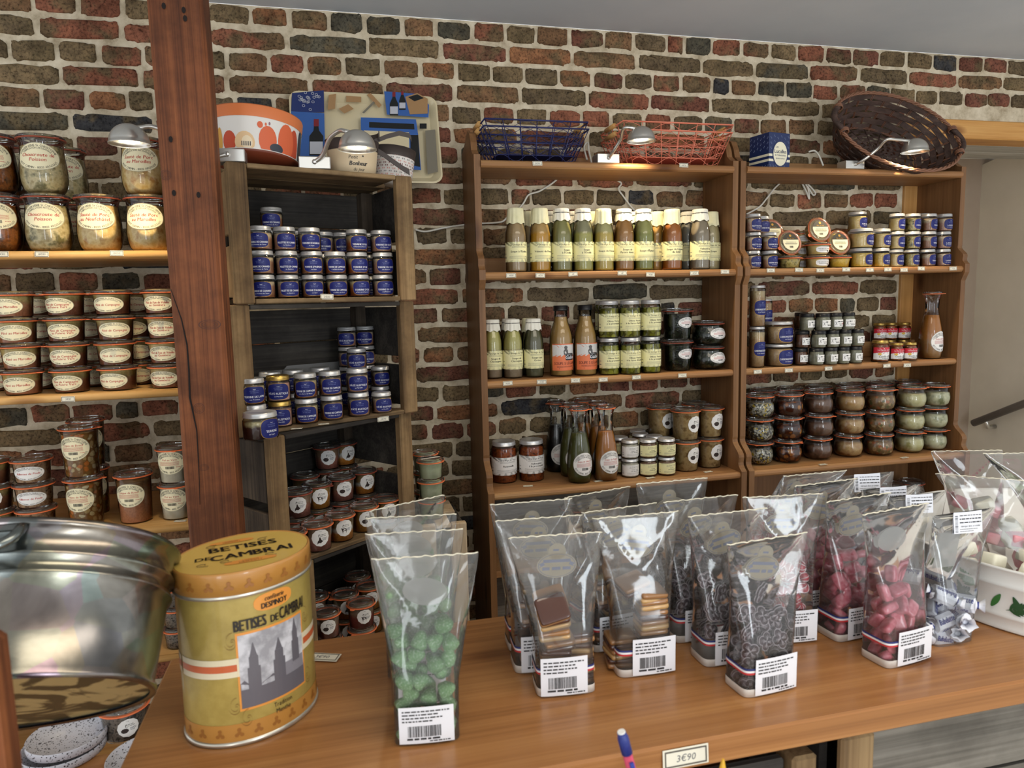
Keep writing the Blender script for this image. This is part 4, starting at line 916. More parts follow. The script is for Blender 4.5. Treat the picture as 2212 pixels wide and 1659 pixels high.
# tall soup bottles with orange labels
P_G = [(.42, .0), (.48, .01), (.50, .03), (.50, .52), (.485, .58), (.40, .68), (.31, .77), (.285, .83), (.285, .93), (.30, .935)]
def gabin():
    d, h = .077, .232; p = scalep(P_G, d, h); f = soup('vegetable soup', 182, 142, 78, h=.23)
    g = MB().lathe(p, 28, cap=False); c = MB().lathe(fill(p, .84*h), 24, cap=False); w, hh = .096, .088
    tp = [[(-w/2, -.002), (w/2, -.002), (w/2, hh/2), (-w/2, hh/2)]]
    L0 = [shape(rect(w, hh), 0, 8)[0]]
    up = [([(x, .002+(y+hh/2)*.44) for x, y in q[0]], q[1], 2) for q in shape(rect(w*.98, hh), 2, 8)]
    fig = [([(-.006, .008), (.008, .008), (.007, .022), (.004, .026), (.006, .034), (0, .038), (-.006, .034), (-.004, .026), (-.008, .02)], [tuple(range(9))], 5)]
    hills = [([(-w*.45, .004), (w*.45, .004), (w*.45, .012), (w*.2, .018), (-w*.1, .011), (-w*.3, .016), (-w*.45, .012)], [tuple(range(7))], 3)]
    blk = [([(x*.33+.014, y*.26+.001) for x, y in q[0]], q[1], 1) for q in shape(sup(w, hh, 6), 1, 4)]
    t = text('SOUPE 5 LÉGUMES', .002, -.020, .0095, w*.86, 4, 0, .06)+small_print(-.03, .03, -.030, .0012, 4, 3)+small_print(-.03, .03, -.033, .0012, 4, 5)+bar(-.022, .026, -.039, -.0365, 1)
    t2 = text('Gabin', .014, .000, .012, .034, 6, .2, .05)+text('Recette de', .012, .0095, .003, .03, 6)
    lab = wrap([L0, up+t, hills, fig, blk, t2], p, .275*h)
    cap = MB().lathe([(.30*d, h*.925), (.325*d, h*.93), (.325*d, h*.945), (.315*d, h*.95), (.315*d, h*.992), (.29*d, h), (0, h)], 24, cap=False)
    return [('glass_body', g.mesh('bottle glass', GLASS)), ('contents', c.mesh('soup', f)), ('cap', cap.mesh('cap', BLACKLID)), ('label', lab.mesh('bottle label', [ORANGEP, BLACKP, plain('pale grey print', rgb(214, 212, 208), .6), plain('mid grey print', rgb(168, 166, 164), .6), plain('brown ink', rgb(120, 52, 34), .6), plain('dark grey print', rgb(92, 90, 90), .6), WINK]))]
kg = gabin()
for u, v, wh in ((1213, 814, 'left one of two tall orange labelled soup bottles with black caps'), (1265, 812, 'right one of two tall orange labelled soup bottles with black caps')):
    q = spot(u, v, S2, .038); place(kg, 'soup_bottle', wh, 'bottle', (q.x, q.y, q.z+.0003), .1, 'tall soup bottles with black caps')
G11 = 'olive jars on the second shelf'
def olive(lines): return screw(.0705, .1215, F_OLIVE, SILVER, farm_art(.118, .058, lines), .42, FAM, .80, [(.43, .0), (.475, .015), (.49, .04), (.495, .6), (.49, .80), (.46, .86), (.445, .885)], .105, .455)
for u, v, lines, wh in ((1316, 811, ['Olives Vertes', 'à la provençale'], 'left olive stack'), (1361, 810, ['Olives Vertes', 'à la farce d\'anchois'], 'middle olive stack'), (1405, 807, ['Olives Vertes', 'à la provençale'], 'right olive stack')):
    stack(olive(lines), spot(u, v, S2, .035), 2, .1215, 'olive_jar', 'jar of green olives with pale yellow label', wh, 'jar', G11, .18)
stack(olive(['Olives Vertes']), spot(1289, 803, S2, .10), 2, .1215, 'olive_jar', 'jar of green olives in shadow', 'stack behind left olive stack', 'jar', G11)
G12 = 'jars of dark green beans'
kd = weck(P_CYL, .108, .106, F_BEANS, .82, oval_art(.066, .036, ['Haricots Verts'], code=True), .55, OVW, DULLRUB, 2.0)
stack(kd, spot(1463, 803, S2, .05), 2, .106, 'preserve_jar', 'straight jar of dark green beans', 'stack right of the olives', 'jar', G12, .3)
kd = weck(P_BOWL, .112, .083, F_BEANS, .80, oval_art(.076, .038, ['Haricots Verts'], code=True), .5, OVW, DULLRUB, 2.6, .48)
stack(kd, spot(1538, 800, S2, .054), 2, .083, 'preserve_jar', 'rounded jar of dark green beans', 'stack beside the right side panel', 'jar', G12, .3)
# third shelf
for u, v, lines, wh in ((1090, 1046, ['Ratatouille'], 'ratatouille jar with white label standing at left on third shelf'), (1149, 1042, ['Aubergines', 'à la provençale'], 'aubergine jar with white label, right of the ratatouille jar')):
    q = spot(u, v, S3, .042); place(screw(.086, .137, F_RATA, SILVER, farm_art(.142, .06, lines), .42, FAW, .82, [(.43, .0), (.475, .015), (.49, .04), (.495, .6), (.49, .80), (.46, .86), (.445, .885)], .10, .465), 'preserve_jar', wh, 'jar', (q.x, q.y, q.z+.0003), .15, 'tomato vegetable jars')
def carafe(food, lines, top=.65): return weck(P_CAR, .082, .25, food, top, oval_art(.080, .076, lines, code=True), .26, OVW, RUBBER, rj.uniform(0, 6), .40)
G13 = 'swing carafes of soup on the third shelf'
SG = soup('green soup', 88, 90, 40, h=.25); SO = soup('orange soup', 170, 120, 66, 190, 118, 40, .3, .25); SB = soup('black soup', 26, 24, 24, h=.25)
for u, v, f, ln, wh, d in ((1252, 1041, SG, ['Soupe de Salicorne'], 'glass carafe of dark green soup with white oval label, in front', 2.176), (1309, 1037, SO, ['Soupe de Poisson'], 'glass carafe of orange fish soup with white oval label, in front', 2.176), (1235, 1020, SG, ['Soupe de Salicorne'], 'second carafe of dark green soup, behind the front green one', 2.264),
                        (1293, 1018, SO, ['Soupe de Poisson'], 'second carafe of orange soup, behind the front orange one', 2.264), (1206, 1005, SB, ['Soupe'], 'carafe of nearly black soup, leftmost and furthest back', 2.336), (1262, 1002, SO, ['Soupe'], 'third carafe of orange soup, hidden behind the green carafes', 2.338)):
    q = spot(u, 1041, S3, 0, d); place(carafe(f, ln), 'carafe', wh, 'bottle', (q.x, q.y, q.z+.0003), .15, G13)
G14 = 'small caviar style jars on the third shelf'
for u, v, lines, f, m, wh in ((1360, 1033, ['Crème d\'Ail', 'à la ciboulette'], F_CHEV, FAW, 'left stack with whitish labels'), (1400, 1031, ['Caviar', 'd\'Aubergines'], F_CAV, FAM, 'middle stack beside the carafes'), (1438, 1029, ['Caviar', 'd\'Aubergines'], F_CAV, FAM, 'right stack beside the sticker jars')):
    stack(screw(.0605, .0625, f, SILVER, farm_art(.094, .036, lines), .40, m, .74, lidh=.16), spot(u, v, S3, .03), 2, .0625, 'spread_jar', 'small silver lidded spread jar', wh, 'jar', G14, .2)
kb = screw(.0605, .0625, F_CAV, SILVER, farm_art(.094, .036, ['Caviar']), .40, FAM, .74, lidh=.16)
for u, vl, wh in ((1346, 946, 'second row, left end'), (1379, 930, 'second row, highest left lid'), (1399, 939, 'second row behind middle stack'), (1420, 945, 'second row behind right stack')):
    q = atZ(u, vl, S3+.125); stack(kb, Vector((q.x, q.y, S3)), 2, .0625, 'spread_jar', 'small silver lidded spread jar', wh, 'jar', G14)
G15 = 'tan stew jars with round stickers'
ks = lambda s: weck(P_CYL, .103, .108, F_STEW, .86, stick_art(.058, s*3, 1), .52, STM, RUBBER, rj.uniform(0, 6))
stack(ks(0), spot(1482, 1021, S3, .048), 2, .108, 'preserve_jar', 'tan stew jar with round white sticker', 'front left stew stack', 'jar', G15, .35)
stack(ks(1), spot(1547, 1015, S3, .048), 2, .108, 'preserve_jar', 'tan stew jar with round white sticker', 'front right stew stack', 'jar', G15, .3)
for u, vl, wh in ((1433, 876, 'shadowed stack behind left stew stack'), (1496, 869, 'shadowed stack behind right stew stack')):
    q = atZ(u, vl, S3+.2165); stack(ks(2), Vector((q.x, q.y, S3)), 2, .108, 'preserve_jar', 'tan stew jar', wh, 'jar', G15, .3)
# jars on the board below
kd = weck(P_BOWL, .10, .083, F_B3, .8, None, .5, OVM, DULLRUB, 2.6, .48)
for u, wh in ((1241, 'left pair under the third shelf'), (1310, 'right pair under the third shelf')):
    q = atY(u, 1070, 2.24); stack(kd, Vector((q.x, 2.24, EYE-.87)), 2, .083, 'preserve_jar', 'dark glass jar', wh, 'jar', 'dark jars low in the middle bookcase')

# ------------------------------------------------------------------ right bookcase
G16 = 'blue labelled jars on the upper shelf at right'
yr = 2.172+.034
def sb(food, lines, d=.056, h=.0615, w=.052, lid=SILVER): return screw(d, h, food, lid, blue_art(w, .038, lines), .40, BLM, .72, lidh=.17)
for u, n, lines, f, wh in ((1625, 3, ['RILLETTES DE CANARD', 'aux Figues'], F_T2, 'stack against left panel'), (1661, 2, ['TERRINE DE FAISAN', 'aux Noisettes'], F_T1, 'second stack from left')):
    q = spot(u, 578, S1, Y=yr); stack(sb(f, lines), q, n, .0615, 'terrine_jar', 'small blue labelled terrine jar', wh, 'jar', G16, .2)
q = spot(1643, 578, S1, Y=yr+.066); stack(sb(F_T1, ['TERRINE DE FAISAN']), q, 3, .0615, 'terrine_jar', 'small blue labelled terrine jar', 'back stack between the first two', 'jar', G16)
G17 = 'flat foie gras jars with orange rings'
def foie(f, white=False): 
    k = weck(P_LOW, .088, .045, f, .72, None, .5, OVM, RUBBER, rj.uniform(2, 4))
    if white: k.append(('label', wrap([shape(sup(.062, .022, 3), 0, 4), text('FOIE GRAS DE CANARD', 0, .002, .0035, .05, 1)+small_print(-.02, .016, -.004, .0015, 1, 4)+shape(ell(.007, .007, 12), 1, 2, .014, -.006), ], scalep(P_LOW, .088, .045), .019).mesh('jar label', [WHITEP, INK])))
    return k
def faceon(f):
    k = weck(P_LOW, .088, .045, f, .72, None, .5, OVM, RUBBER, 3.6)
    n = 32; R = .031
    top = [(R*math.cos(PI*i/16), R*math.sin(PI*i/16)) for i in range(17)]
    mid_ = [p for p in top if p[1] >= R*.25]
    lay = [shape(ell(2*R, 2*R), 0, 3), [([(R*.97, R*.25), *mid_, (-R*.97, R*.25)], [tuple(range(len(mid_)+2))], 1)]+small_print(-.02, .02, -.002, .0018, 3, 3)+small_print(-.024, .024, -.006, .0014, 3, 5)+small_print(-.022, .022, -.009, .0014, 3, 6)+barcode(-.008, .006, -.022, -.015, 3), shape(ell(.009, .009, 16), 2, 2, 0, .022)+text('Mes de Foie', 0, .0125, .0042, .036, 2, .15)]
    b = MB()
    for li, l in enumerate(lay):
        for pts, fs, mi in l: b.add([(x, y, .0436+li*.0003) for x, y in pts], fs, mi)
    k.append(('label', b.mesh('lid label', [CREAM, BLACKP, GOLD, INK]))); return k
for u, f, n, wh, wl in ((1703, F_HERB, 1, 'flat jar with herb terrine under the left round lid facing out', 0), (1764, F_YEL2, 2, 'flat foie gras jar with white label', 1), (1808, F_YEL, 1, 'flat jar of yellow foie gras under the right round lid facing out', 0)):
    q = spot(u, 577, S1, Y=yr+.01)
    if n == 1: place(foie(f), 'foie_gras_jar', wh, 'jar', (q.x, q.y, q.z+.0003), 0, G17)
    else: stack(foie(f, True), q, n, .045, 'foie_gras_jar', wh, 'stack under the middle round lid', 'jar', G17, .1)
q = spot(1733, 577, S1, Y=yr+.085); stack(foie(F_YEL2, True), q, 3, .045, 'foie_gras_jar', 'flat foie gras jar with white label', 'back stack left of the middle', 'jar', G17, -.1)
q = spot(1790, 577, S1, Y=yr+.085); stack(foie(F_YEL2, True), q, 2, .045, 'foie_gras_jar', 'flat foie gras jar with white label', 'back stack right of the middle', 'jar', G17, -.1)
q = spot(1668, 577, S1, Y=yr+.075); stack(foie(F_YEL2, True), q, 2, .045, 'foie_gras_jar', 'flat foie gras jar in shadow', 'stack behind the second blue stack', 'jar', G17, -.1)
for u, v, Y, f, z, wh in ((1705, 526, yr+.0, F_HERB, .0455, 'round lid facing out, leaning jar left of the white labels'), (1769, 499, yr+.01, F_YEL2, .0905, 'round lid facing out, highest leaning jar in the middle'), (1811, 527, yr+.0, F_YEL, .0455, 'round lid facing out, leaning jar beside the yellow jars'), (1667, 492, yr+.07, F_YEL2, .0905, 'round lid facing out, leaning jar half hidden by blue jars')):
    p = atY(u, v, Y); t = rad(74); c = Vector((0, 0, .034)); off = Matrix.Rotation(t, 3, 'X') @ c
    zc_ = S1+z+.0445*math.sin(t)+.001; place(faceon(f), 'foie_gras_jar', wh, 'jar', (p.x, Y+.034*math.sin(t)-.0, zc_-.034*math.cos(t)), 0, G17, (t, 0, 0))
for u, ks_, d, hh, n, dy, desc, wh in ((1857, (F_YEL, ['FOIE GRAS', 'de Canard']), .082, .068, 2, 0, 'wide yellow jar with blue label', 'stack right of the round lids'), (1901, (F_YEL, ['FOIE GRAS', 'de Canard']), .062, .068, 2, .002, 'narrow yellow jar with blue label', 'stack second from the round lids')):
    k = [screw(d, hh, F_YEL, SILVER, blue_art(.05, .038, ks_[1]), .40, BLM, .74, lidh=.16), screw(d, hh, F_YEL2, SILVER, blue_art(.05, .038, ks_[1]), .40, BLM, .74, lidh=.16)]
    stack(k, spot(u, 577, S1, Y=yr+.005+dy), n, hh, 'terrine_jar', desc, wh, 'jar', G16, .35)
k = screw(.066, .068, F_YEL2, SILVER, blue_art(.05, .038, ['FOIE GRAS', 'de Canard']), .40, BLM, .74, lidh=.16)
stack(k, spot(1848, 577, S1, Y=yr+.08), 3, .068, 'terrine_jar', 'pale yellow jar with blue label', 'back stack rising highest on its shelf', 'jar', G16, .3)
stack(k, spot(1882, 577, S1, Y=yr+.085), 2, .068, 'terrine_jar', 'pale yellow jar with blue label', 'back stack behind the narrow yellow jars', 'jar', G16, .3)
for u, f, ln, wh in ((1933, F_YEL2, ['FOIE GRAS'], 'fourth blue stack from the right end'), (1967, F_HERB, ['FOIE GRAS'], 'third blue stack from the right end'), (2002, F_T1, ['TERRINE'], 'second blue stack from right end'), (2035, F_T2, ['LANGUE', 'de Valenciennes'], 'rightmost blue stack by the side panel')):
    stack(sb(f, ln, .0545, .063, .048), spot(u, 577, S1, Y=yr), 3, .063, 'terrine_jar', 'small jar with blue label', wh, 'jar', G16, .35 if u < 2020 else .1)
stack(sb(F_T1, ['TERRINE'], .0545, .066), spot(1988, 577, S1, Y=yr+.065), 3, .066, 'terrine_jar', 'dark lidded blue label jar', 'back stack behind the right stacks', 'jar', G16)

G18 = 'beef stew jars with blue labels'
def tb(lines, f): return screw(.054, .142, f, SILVER, blue_art(.056, .052, lines), .46, BLM, .86, [(.43, .0), (.475, .012), (.495, .03), (.50, .9), (.48, .93), (.46, .94)], .065, .475)
stack(tb(['CARBONADE DE BOEUF', 'à la Flamande'], F_CARB), spot(1634, 795, S2, .027), 2, .142, 'preserve_jar', 'tall narrow stew jar with blue label', 'front stack beside left panel', 'jar', G18, .1)
k = screw(.048, .118, F_CARB, SILVER, blue_art(.05, .05, ['CARBONADE DE BOEUF']), .46, BLM, .86, [(.43, .0), (.475, .012), (.495, .03), (.50, .9), (.48, .93), (.46, .94)], .065, .475)
stack(k, spot(1662, 795, S2, .10), 2, .118, 'preserve_jar', 'thin stew jar with blue label', 'stack behind the tall front stack', 'jar', G18, .1)
stack(screw(.096, .078, F_CARB, SILVER, blue_art(.074, .052, ['CARBONADE DE BOEUF', 'à la Flamande']), .42, BLM, .78, lidh=.13, lidr=.49), spot(1680, 793, S2, .048), 2, .078, 'preserve_jar', 'wide stew jar with blue label', 'stack right of the tall jars', 'jar', G18, .2)
G19 = 'small spread jars with black lids'
def bl(f, red=0):
    w, h = .040, .025; t = small_print(-w*.2, w*.4, .004, .0035, 1, 3+red)+text('Tapenade', w*.1, -.0015, .0038, w*.5, 1, .25)+small_print(-.002, w*.36, -.008, .0022, 1, 6)
    t += [([(-w*.42, -.006), (-w*.40, -.0065), (-w*.26, .006), (-w*.28, .0065)], [(0, 1, 2, 3)], 1), ([(-w*.28, -.0065), (-w*.26, -.006), (-w*.40, .0065), (-w*.42, .006)], [(0, 1, 2, 3)], 1)]
    if red: t += shape(ell(.006, .006, 12), 2, 2, w*.40, -.001)
    return screw(.0525, .0605, f, BLACKLID, [shape(rect(w, h), 0, 5), t], .40, [WHITEP, INK, REDP], .80, lidh=.21, lidr=.485)
kk = [bl(F_GREY), bl(F_GREY, 1), bl(F_BROWN), bl(F_BROWN, 1)]
ordn = ['first', 'second', 'third', 'fourth', 'fifth']
for r_, (us, nm) in enumerate((((1728, 1763, 1797, 1831, 1865), 'bottom'), ((1731, 1767, 1800, 1834, 1867), 'middle'), ((1708, 1743, 1777, 1810, 1843), 'top'))):
    for i, u in enumerate(us):
        q = spot(us[i] if r_ < 2 else u, 790, S2, .028)
        if r_ == 2: q.x = atY(u, 700, q.y).x
        k = kk[(2 if i == 0 else 0)+(1 if r_ == 2 and i in (0, 3) else 0)]
        if r_ == 2 and i == 0: q = spot(1708, 782, S2, .075)
        place(k, 'spread_jar', 'black lidded spread jar with white label, %s from left in the %s row' % (ordn[i], nm), 'jar', (q.x, q.y, S2+.0003+.0609*r_), rj.uniform(-.1, .3), G19)
q = spot(1708, 782, S2, .075)
for r_, nm in ((0, 'bottom'), (1, 'middle')): place(kk[2], 'spread_jar', 'shadowed black lidded jar behind the first front jar, %s one' % nm, 'jar', (q.x, q.y, S2+.0003+.0609*r_), 0, G19)
G20 = 'onion confit jars with golden lids'
def redj(h=.076, d=.055):
    w = d*1.7; hh = h*.56; p = [([(x, y*.5+hh*.25) for x, y in s_[0]], s_[1], 2) for s_ in shape(rect(w, hh), 2, 8)]
    t = text('La Ferme aux Échalotes', 0, hh*.30, hh*.13, w*.7, 1)+small_print(-w*.2, w*.2, hh*.08, hh*.05, 1, 3)
    t2 = text('Confit d\'Endives', 0, -hh*.24, hh*.18, w*.62, 3, .2)+small_print(-w*.2, w*.2, -hh*.42, hh*.04, 3, 8)
    y = shape(ell(.012, .008, 14), 4, 2, -w*.28, -.002)
    return screw(d, h, F_ONION, GOLDLID, [shape(rect(w, hh), 0, 8), p, t+t2+y], .40, [WHITEP, WINK, REDP, INK, plain('yellow shallot print', rgb(226, 186, 80), .6)], .82, lidh=.14, lidr=.465)
kr2 = redj(.066, .049)
for u, v, k, wh in ((1900, 783, redj(.078, .06), 'big onion confit jar with golden lid beside the black lids'), (1935, 781, kr2, 'onion confit jar with golden lid, middle of the front three'), (1964, 780, kr2, 'onion confit jar with golden lid, right of the front three')):
    q = spot(u, v, S2, .028); place(k, 'spread_jar', wh, 'jar', (q.x, q.y, S2+.0003), .25, G20)
for u, dz, wh in ((1889, 0, 'left stack behind'), (1913, 0, 'middle stack behind'), (1937, 0, 'right stack behind')):
    q = spot(u, 776, S2, .085); stack(kr2, q, 2, .066, 'spread_jar', 'onion confit jar with red label', wh+' the front three', 'jar', G20, .2)
q = spot(2008, 777, S2, .042); place(carafe(SO, ['Soupe de Poisson']), 'carafe', 'carafe of orange fish soup standing alone at right bookcase end', 'bottle', (q.x, q.y, S2+.0003), .25, G13)

G21 = 'rounded glass jars on the third shelf at right'
def bowl(f): return weck(P_BOWL, .101, .0835, f, .62, None, .5, OVM, RUBBER, rj.uniform(3.2, 6.2), .485)
for u, v, f, desc, wh in ((1638, 1007, F_B1, 'rounded jar of white grains with yellow bits', 'first stack from left'), (1700, 1003, F_B2, 'rounded jar of potatoes in dark sauce', 'second stack from left'), (1765, 996, F_B3, 'rounded jar of brown beef stew', 'third stack from left'), (1831, 990, F_B4, 'rounded jar of tan stew', 'fourth stack from left'),
                         (1897, 987, F_B5, 'rounded jar of stew with vegetables', 'fifth stack from left'), (1962, 981, F_B6, 'rounded jar of pale yellow fish stew', 'sixth stack from left'), (2020, 975, F_B7, 'rounded jar of pale leek stew', 'last stack at right')):
    stack([bowl(f) for _ in range(3)], spot(u, v, S3, .043), 3, .0835, 'preserve_jar', desc, wh, 'jar', G21, rj.uniform(-.6, .6), .003)
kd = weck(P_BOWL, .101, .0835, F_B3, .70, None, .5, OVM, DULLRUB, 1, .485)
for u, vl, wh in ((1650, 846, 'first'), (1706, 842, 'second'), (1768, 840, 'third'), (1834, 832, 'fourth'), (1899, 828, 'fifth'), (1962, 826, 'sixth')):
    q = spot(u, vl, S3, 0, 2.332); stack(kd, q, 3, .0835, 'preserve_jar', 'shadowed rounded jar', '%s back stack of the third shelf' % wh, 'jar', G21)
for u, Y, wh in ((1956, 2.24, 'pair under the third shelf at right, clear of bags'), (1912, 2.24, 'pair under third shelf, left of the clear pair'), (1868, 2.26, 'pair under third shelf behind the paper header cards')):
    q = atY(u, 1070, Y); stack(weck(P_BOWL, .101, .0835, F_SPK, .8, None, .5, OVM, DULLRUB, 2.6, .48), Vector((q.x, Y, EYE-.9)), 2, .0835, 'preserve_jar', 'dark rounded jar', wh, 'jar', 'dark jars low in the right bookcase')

# ------------------------------------------------------------------ nudge stacks apart so that no glass runs into glass
def bounds(k):
    """(x0, x1, y0, y1) of the board a stack stands on, with its frame (origin, angle)"""
    for c, W_, D_ in ((C1, .462, .29), (C2, .508, .29), (C3, .462, .3), (C4, .46, .29)):
        if abs(k['z0']-c.location.z-.0125) < .002: return (.016, W_-.016, -.016, D_-.016), c.location, c.rotation_euler.z
    o = Vector((0, 0, 0))
    if k['x'] > CX0: b = (CX0+.021, CX1-.021)
    elif k['x'] > BX0: b = (BX0+.021, BX1-.021)
    elif k['y'] > 1.95 and k['x'] > .1: return (.2, .40, 1.985, 2.385), o, 0
    elif k['y'] > 1.9: b = (-2, LX1-.021)
    else: return None, None, 0
    return (*b, (2.112 if k['z0'] < EYE-.5 else 2.158) if k['x'] > 0 else LY+.006, 2.362 if k['x'] > 0 and k['z0'] > EYE-.4 else 2.384), o, 0
for k in STK: k['b'] = bounds(k); k['x0'], k['y0'] = k['x'], k['y']
for it in range(90):
    for i, a in enumerate(STK):
        for b in STK[i+1:]:
            if abs(a['x']-b['x']) > .13 or abs(a['y']-b['y']) > .13 or min(a['z1'], b['z1'])-max(a['z0'], b['z0']) < .003: continue
            dx, dy = b['x']-a['x'], b['y']-a['y']; d = math.hypot(dx, dy) or 1e-4; ov = a['r']+b['r']+.0008-d
            if ov <= 0: continue
            n_, f_, sg = (a, b, 1) if math.hypot(a['x'], a['y']) < math.hypot(b['x'], b['y']) else (b, a, -1)
            ux, uy = sg*dx/d, sg*dy/d; rx, ry = f_['x'], f_['y']; rl = math.hypot(rx, ry); vx, vy = ux+.5*rx/rl, uy+.5*ry/rl; vl = math.hypot(vx, vy)
            if 'pin' not in f_: f_['x'] += vx/vl*ov*.6; f_['y'] += vy/vl*ov*.6
            if 'pin' not in n_: n_['x'] -= ux*ov*.04; n_['y'] -= uy*ov*.04
    for k in STK:
        bb, o, an = k['b']
        if bb is None or 'pin' in k: continue
        ca, sa = math.cos(an), math.sin(an); X, Y = k['x']-o.x, k['y']-o.y; lx, ly = X*ca+Y*sa, -X*sa+Y*ca; r = k['r']
        lx = min(max(lx, bb[0]+r), bb[1]-r); ly = min(max(ly, bb[2]+r), bb[3]-r); k['x'] = o.x+lx*ca-ly*sa; k['y'] = o.y+lx*sa+ly*ca
for k in STK:
    for o in k['o']: o.location.x += k['x']-k['x0']; o.location.y += k['y']-k['y0']

# ------------------------------------------------------------------ lamps with their own warm light
BULB = plain('lamp bulb', rgb(255, 236, 200), .5, emit=((1, .82, .55, 1), 6))
def lamp(label, dome, base, elbow, power, aim=(0, 0, -1), basebox=(.075, .05, .03), dia=.085):
    """dome: centre of the dome's rim; base: front bottom middle of the foot; elbow: points of the bent arm in between"""
    dome = Vector(dome); base = Vector(base)
    e = thing('shelf_lamp', label, 'lamp', base, 0, 'brushed steel shelf lamps')
    bw, bd, bh = basebox
    ob('base', (MB().box(-bw/2, bw/2, 0, bd, 0, bh, ch=.002), STEEL), e)
    s = Vector((0, -.0, bh*.55)); pts = [s]+[Vector(p)-base for p in elbow]+[dome-base+Vector((0, 0, dia*.40))]
    c = []
    for i in range(len(pts)-1):
        p0, p1, p2, p3 = pts[max(0, i-1)], pts[i], pts[i+1], pts[min(len(pts)-1, i+2)]
        for k in range(7):
            t = k/7; c.append(.5*((2*p1)+(p2-p0)*t+(2*p0-5*p1+4*p2-p3)*t*t+(3*p1-p0-3*p2+p3)*t**3))
    c.append(pts[-1]); ob('arm', (MB().tube(c, .0052, 10), STEEL), e)
    ob('screw', (MB().lathe([(.006, 0), (.006, .004), (.003, .006), (0, .006)], 10, M=Matrix.Translation(s) @ Matrix.Rotation(PI/2, 4, 'X')), STEEL), e)
    R = dia/2; pr = [(R*1.04, -.001), (R*1.04, .002), (R, .003)]+[(R*math.cos(a), .003+R*.98*math.sin(a)) for a in (rad(q) for q in range(8, 90, 8))]+[(.0, .003+R*.98)]
    sh = ob('shade', (MB().lathe(pr, 40, cap=False), STEEL), e, dome-base)
    ob('bulb', (MB().lathe([(0, .004), (R*.5, .006), (R*.55, .012), (R*.3, .02)], 20, cap=False), BULB), sh)
    l = bpy.data.lights.new('bulb light', 'SPOT'); l.energy = power; l.color = (1, .80, .50); l.spot_size = rad(128); l.spot_blend = .7; l.shadow_soft_size = .02
    o = bpy.data.objects.new('bulb_light', l); COL.objects.link(o); o.parent = e; o.location = dome-base+Vector((0, 0, -.003)); o.rotation_euler = Vector(aim).to_track_quat('-Z', 'Y').to_euler()
    return e
TOPZ = EYE+.423
ct = C1.location.z+.322                                  # top of the top crate
def on_crate(u, v, yl): x, y = crate_xy(C1, u, v, yl); return Vector((x, y, ct+.0003))
b2 = on_crate(680, 360, .012); d2 = atY(772, 323, b2.y-.09); lamp('brushed steel lamp on the top crate before the beige basket', d2, b2, [atY(697, 335, b2.y-.01), atY(712, 300, b2.y-.04), atY(733, 283, b2.y-.07), atY(748, 284, b2.y-.09)], 2.2, (-.05, -.15, -1))
b1 = on_crate(492, 350, .012); d1 = atY(280, 311, b1.y+.02)
lamp('brushed steel lamp reaching left behind the oak post', d1, b1, [atY(455, 338, b1.y+.0), atY(420, 322, b1.y+.02), atY(370, 290, b1.y+.03), atY(330, 274, b1.y+.025), atY(303, 276, b1.y+.02)], 6.5, (-.25, .35, -1), dia=.083)
p = atY(1315, 351, 2.19); b3 = Vector((p.x, 2.19, TOPZ+.0003)); d3 = atY(1385, 305, 2.10)
lamp('brushed steel lamp on the middle bookcase before coral wire basket', d3, b3, [atY(1326, 325, 2.165), atY(1341, 300, 2.14), atY(1347, 278, 2.11), atY(1362, 276, 2.10)], 9.5, (0, .12, -1))
p = atY(1848, 362, 2.19); b4 = Vector((p.x, 2.19, TOPZ+.0003)); d4 = atY(1976, 328, 2.10)
lamp('brushed steel lamp on the right bookcase before the wicker basket', d4, b4, [atY(1866, 345, 2.165), atY(1895, 322, 2.14), atY(1915, 302, 2.11), atY(1938, 302, 2.10)], 11, (-.35, .15, -1))

# ------------------------------------------------------------------ on top of the crate stack
ORANGE = plain('orange lacquer', rgb(222, 126, 74), .4); RUST = plain('rust brown base', rgb(118, 52, 28), .5)
def ovaltub(zs, sx, sy): return MB().lathe(zs, 56, sx=sx, sy=sy, cap=False)
x, y = crate_xy(C1, 552, 340, .125)
e = thing('hat_box', 'oval orange rimmed box with painted white side on the top crate', 'box', (x, y, ct+.021), rad(18), None, (rad(-9), rad(4), rad(16)))
A, B2 = .103, .085
def tubr(z): return 1+.10*z/.11
ob('base', (MB().lathe([(0, 0), (1.0, 0), (1.0, .006)], 56, sx=A, sy=B2, cap=False), RUST), e)
ob('side', (ovaltub([(tubr(z), z) for z in (.006, .03, .06, .085)], A, B2), plain('white painted side', rgb(232, 228, 222), .4)), e)
ob('rim', (ovaltub([(tubr(.08)+.012, .082), (tubr(.11)+.014, .108), (tubr(.11)+.004, .111), (tubr(.11)-.02, .109), (.9, .02)], A, B2), ORANGE), e)
b = MB()
def blob(a0, z0, ra, rz_, mi, n=18):
    for pts, fs, m_ in shape([(ra*math.cos(2*PI*i/n), rz_*math.sin(2*PI*i/n)) for i in range(n)], mi, 3):
        vs = []
        for x, y in pts: z = max(.0075, min(.08, z0+y)); k = tubr(z)+.006+.001*mi; vs.append((A*k*math.cos(a0+x), B2*k*math.sin(a0+x), z))
        b.add(vs, fs, mi)
for a0, z0, ra, rz_, mi in ((-2.75, .018, .12, .022, 0), (-2.55, .03, .07, .028, 0), (-2.3, .022, .16, .026, 1), (-1.95, .02, .22, .026, 2), (-1.9, .02, .12, .016, 3), (-1.45, .03, .2, .034, 4), (-1.62, .064, .06, .008, 4), (-1.5, .067, .02, .004, 4), (-1.42, .07, .02, .004, 5), (-1.0, .035, .22, .045, 4), (-.75, .03, .16, .045, 1), (-.45, .04, .12, .05, 6), (-1.25, .014, .16, .012, 6)): blob(a0, z0, ra, rz_, mi)
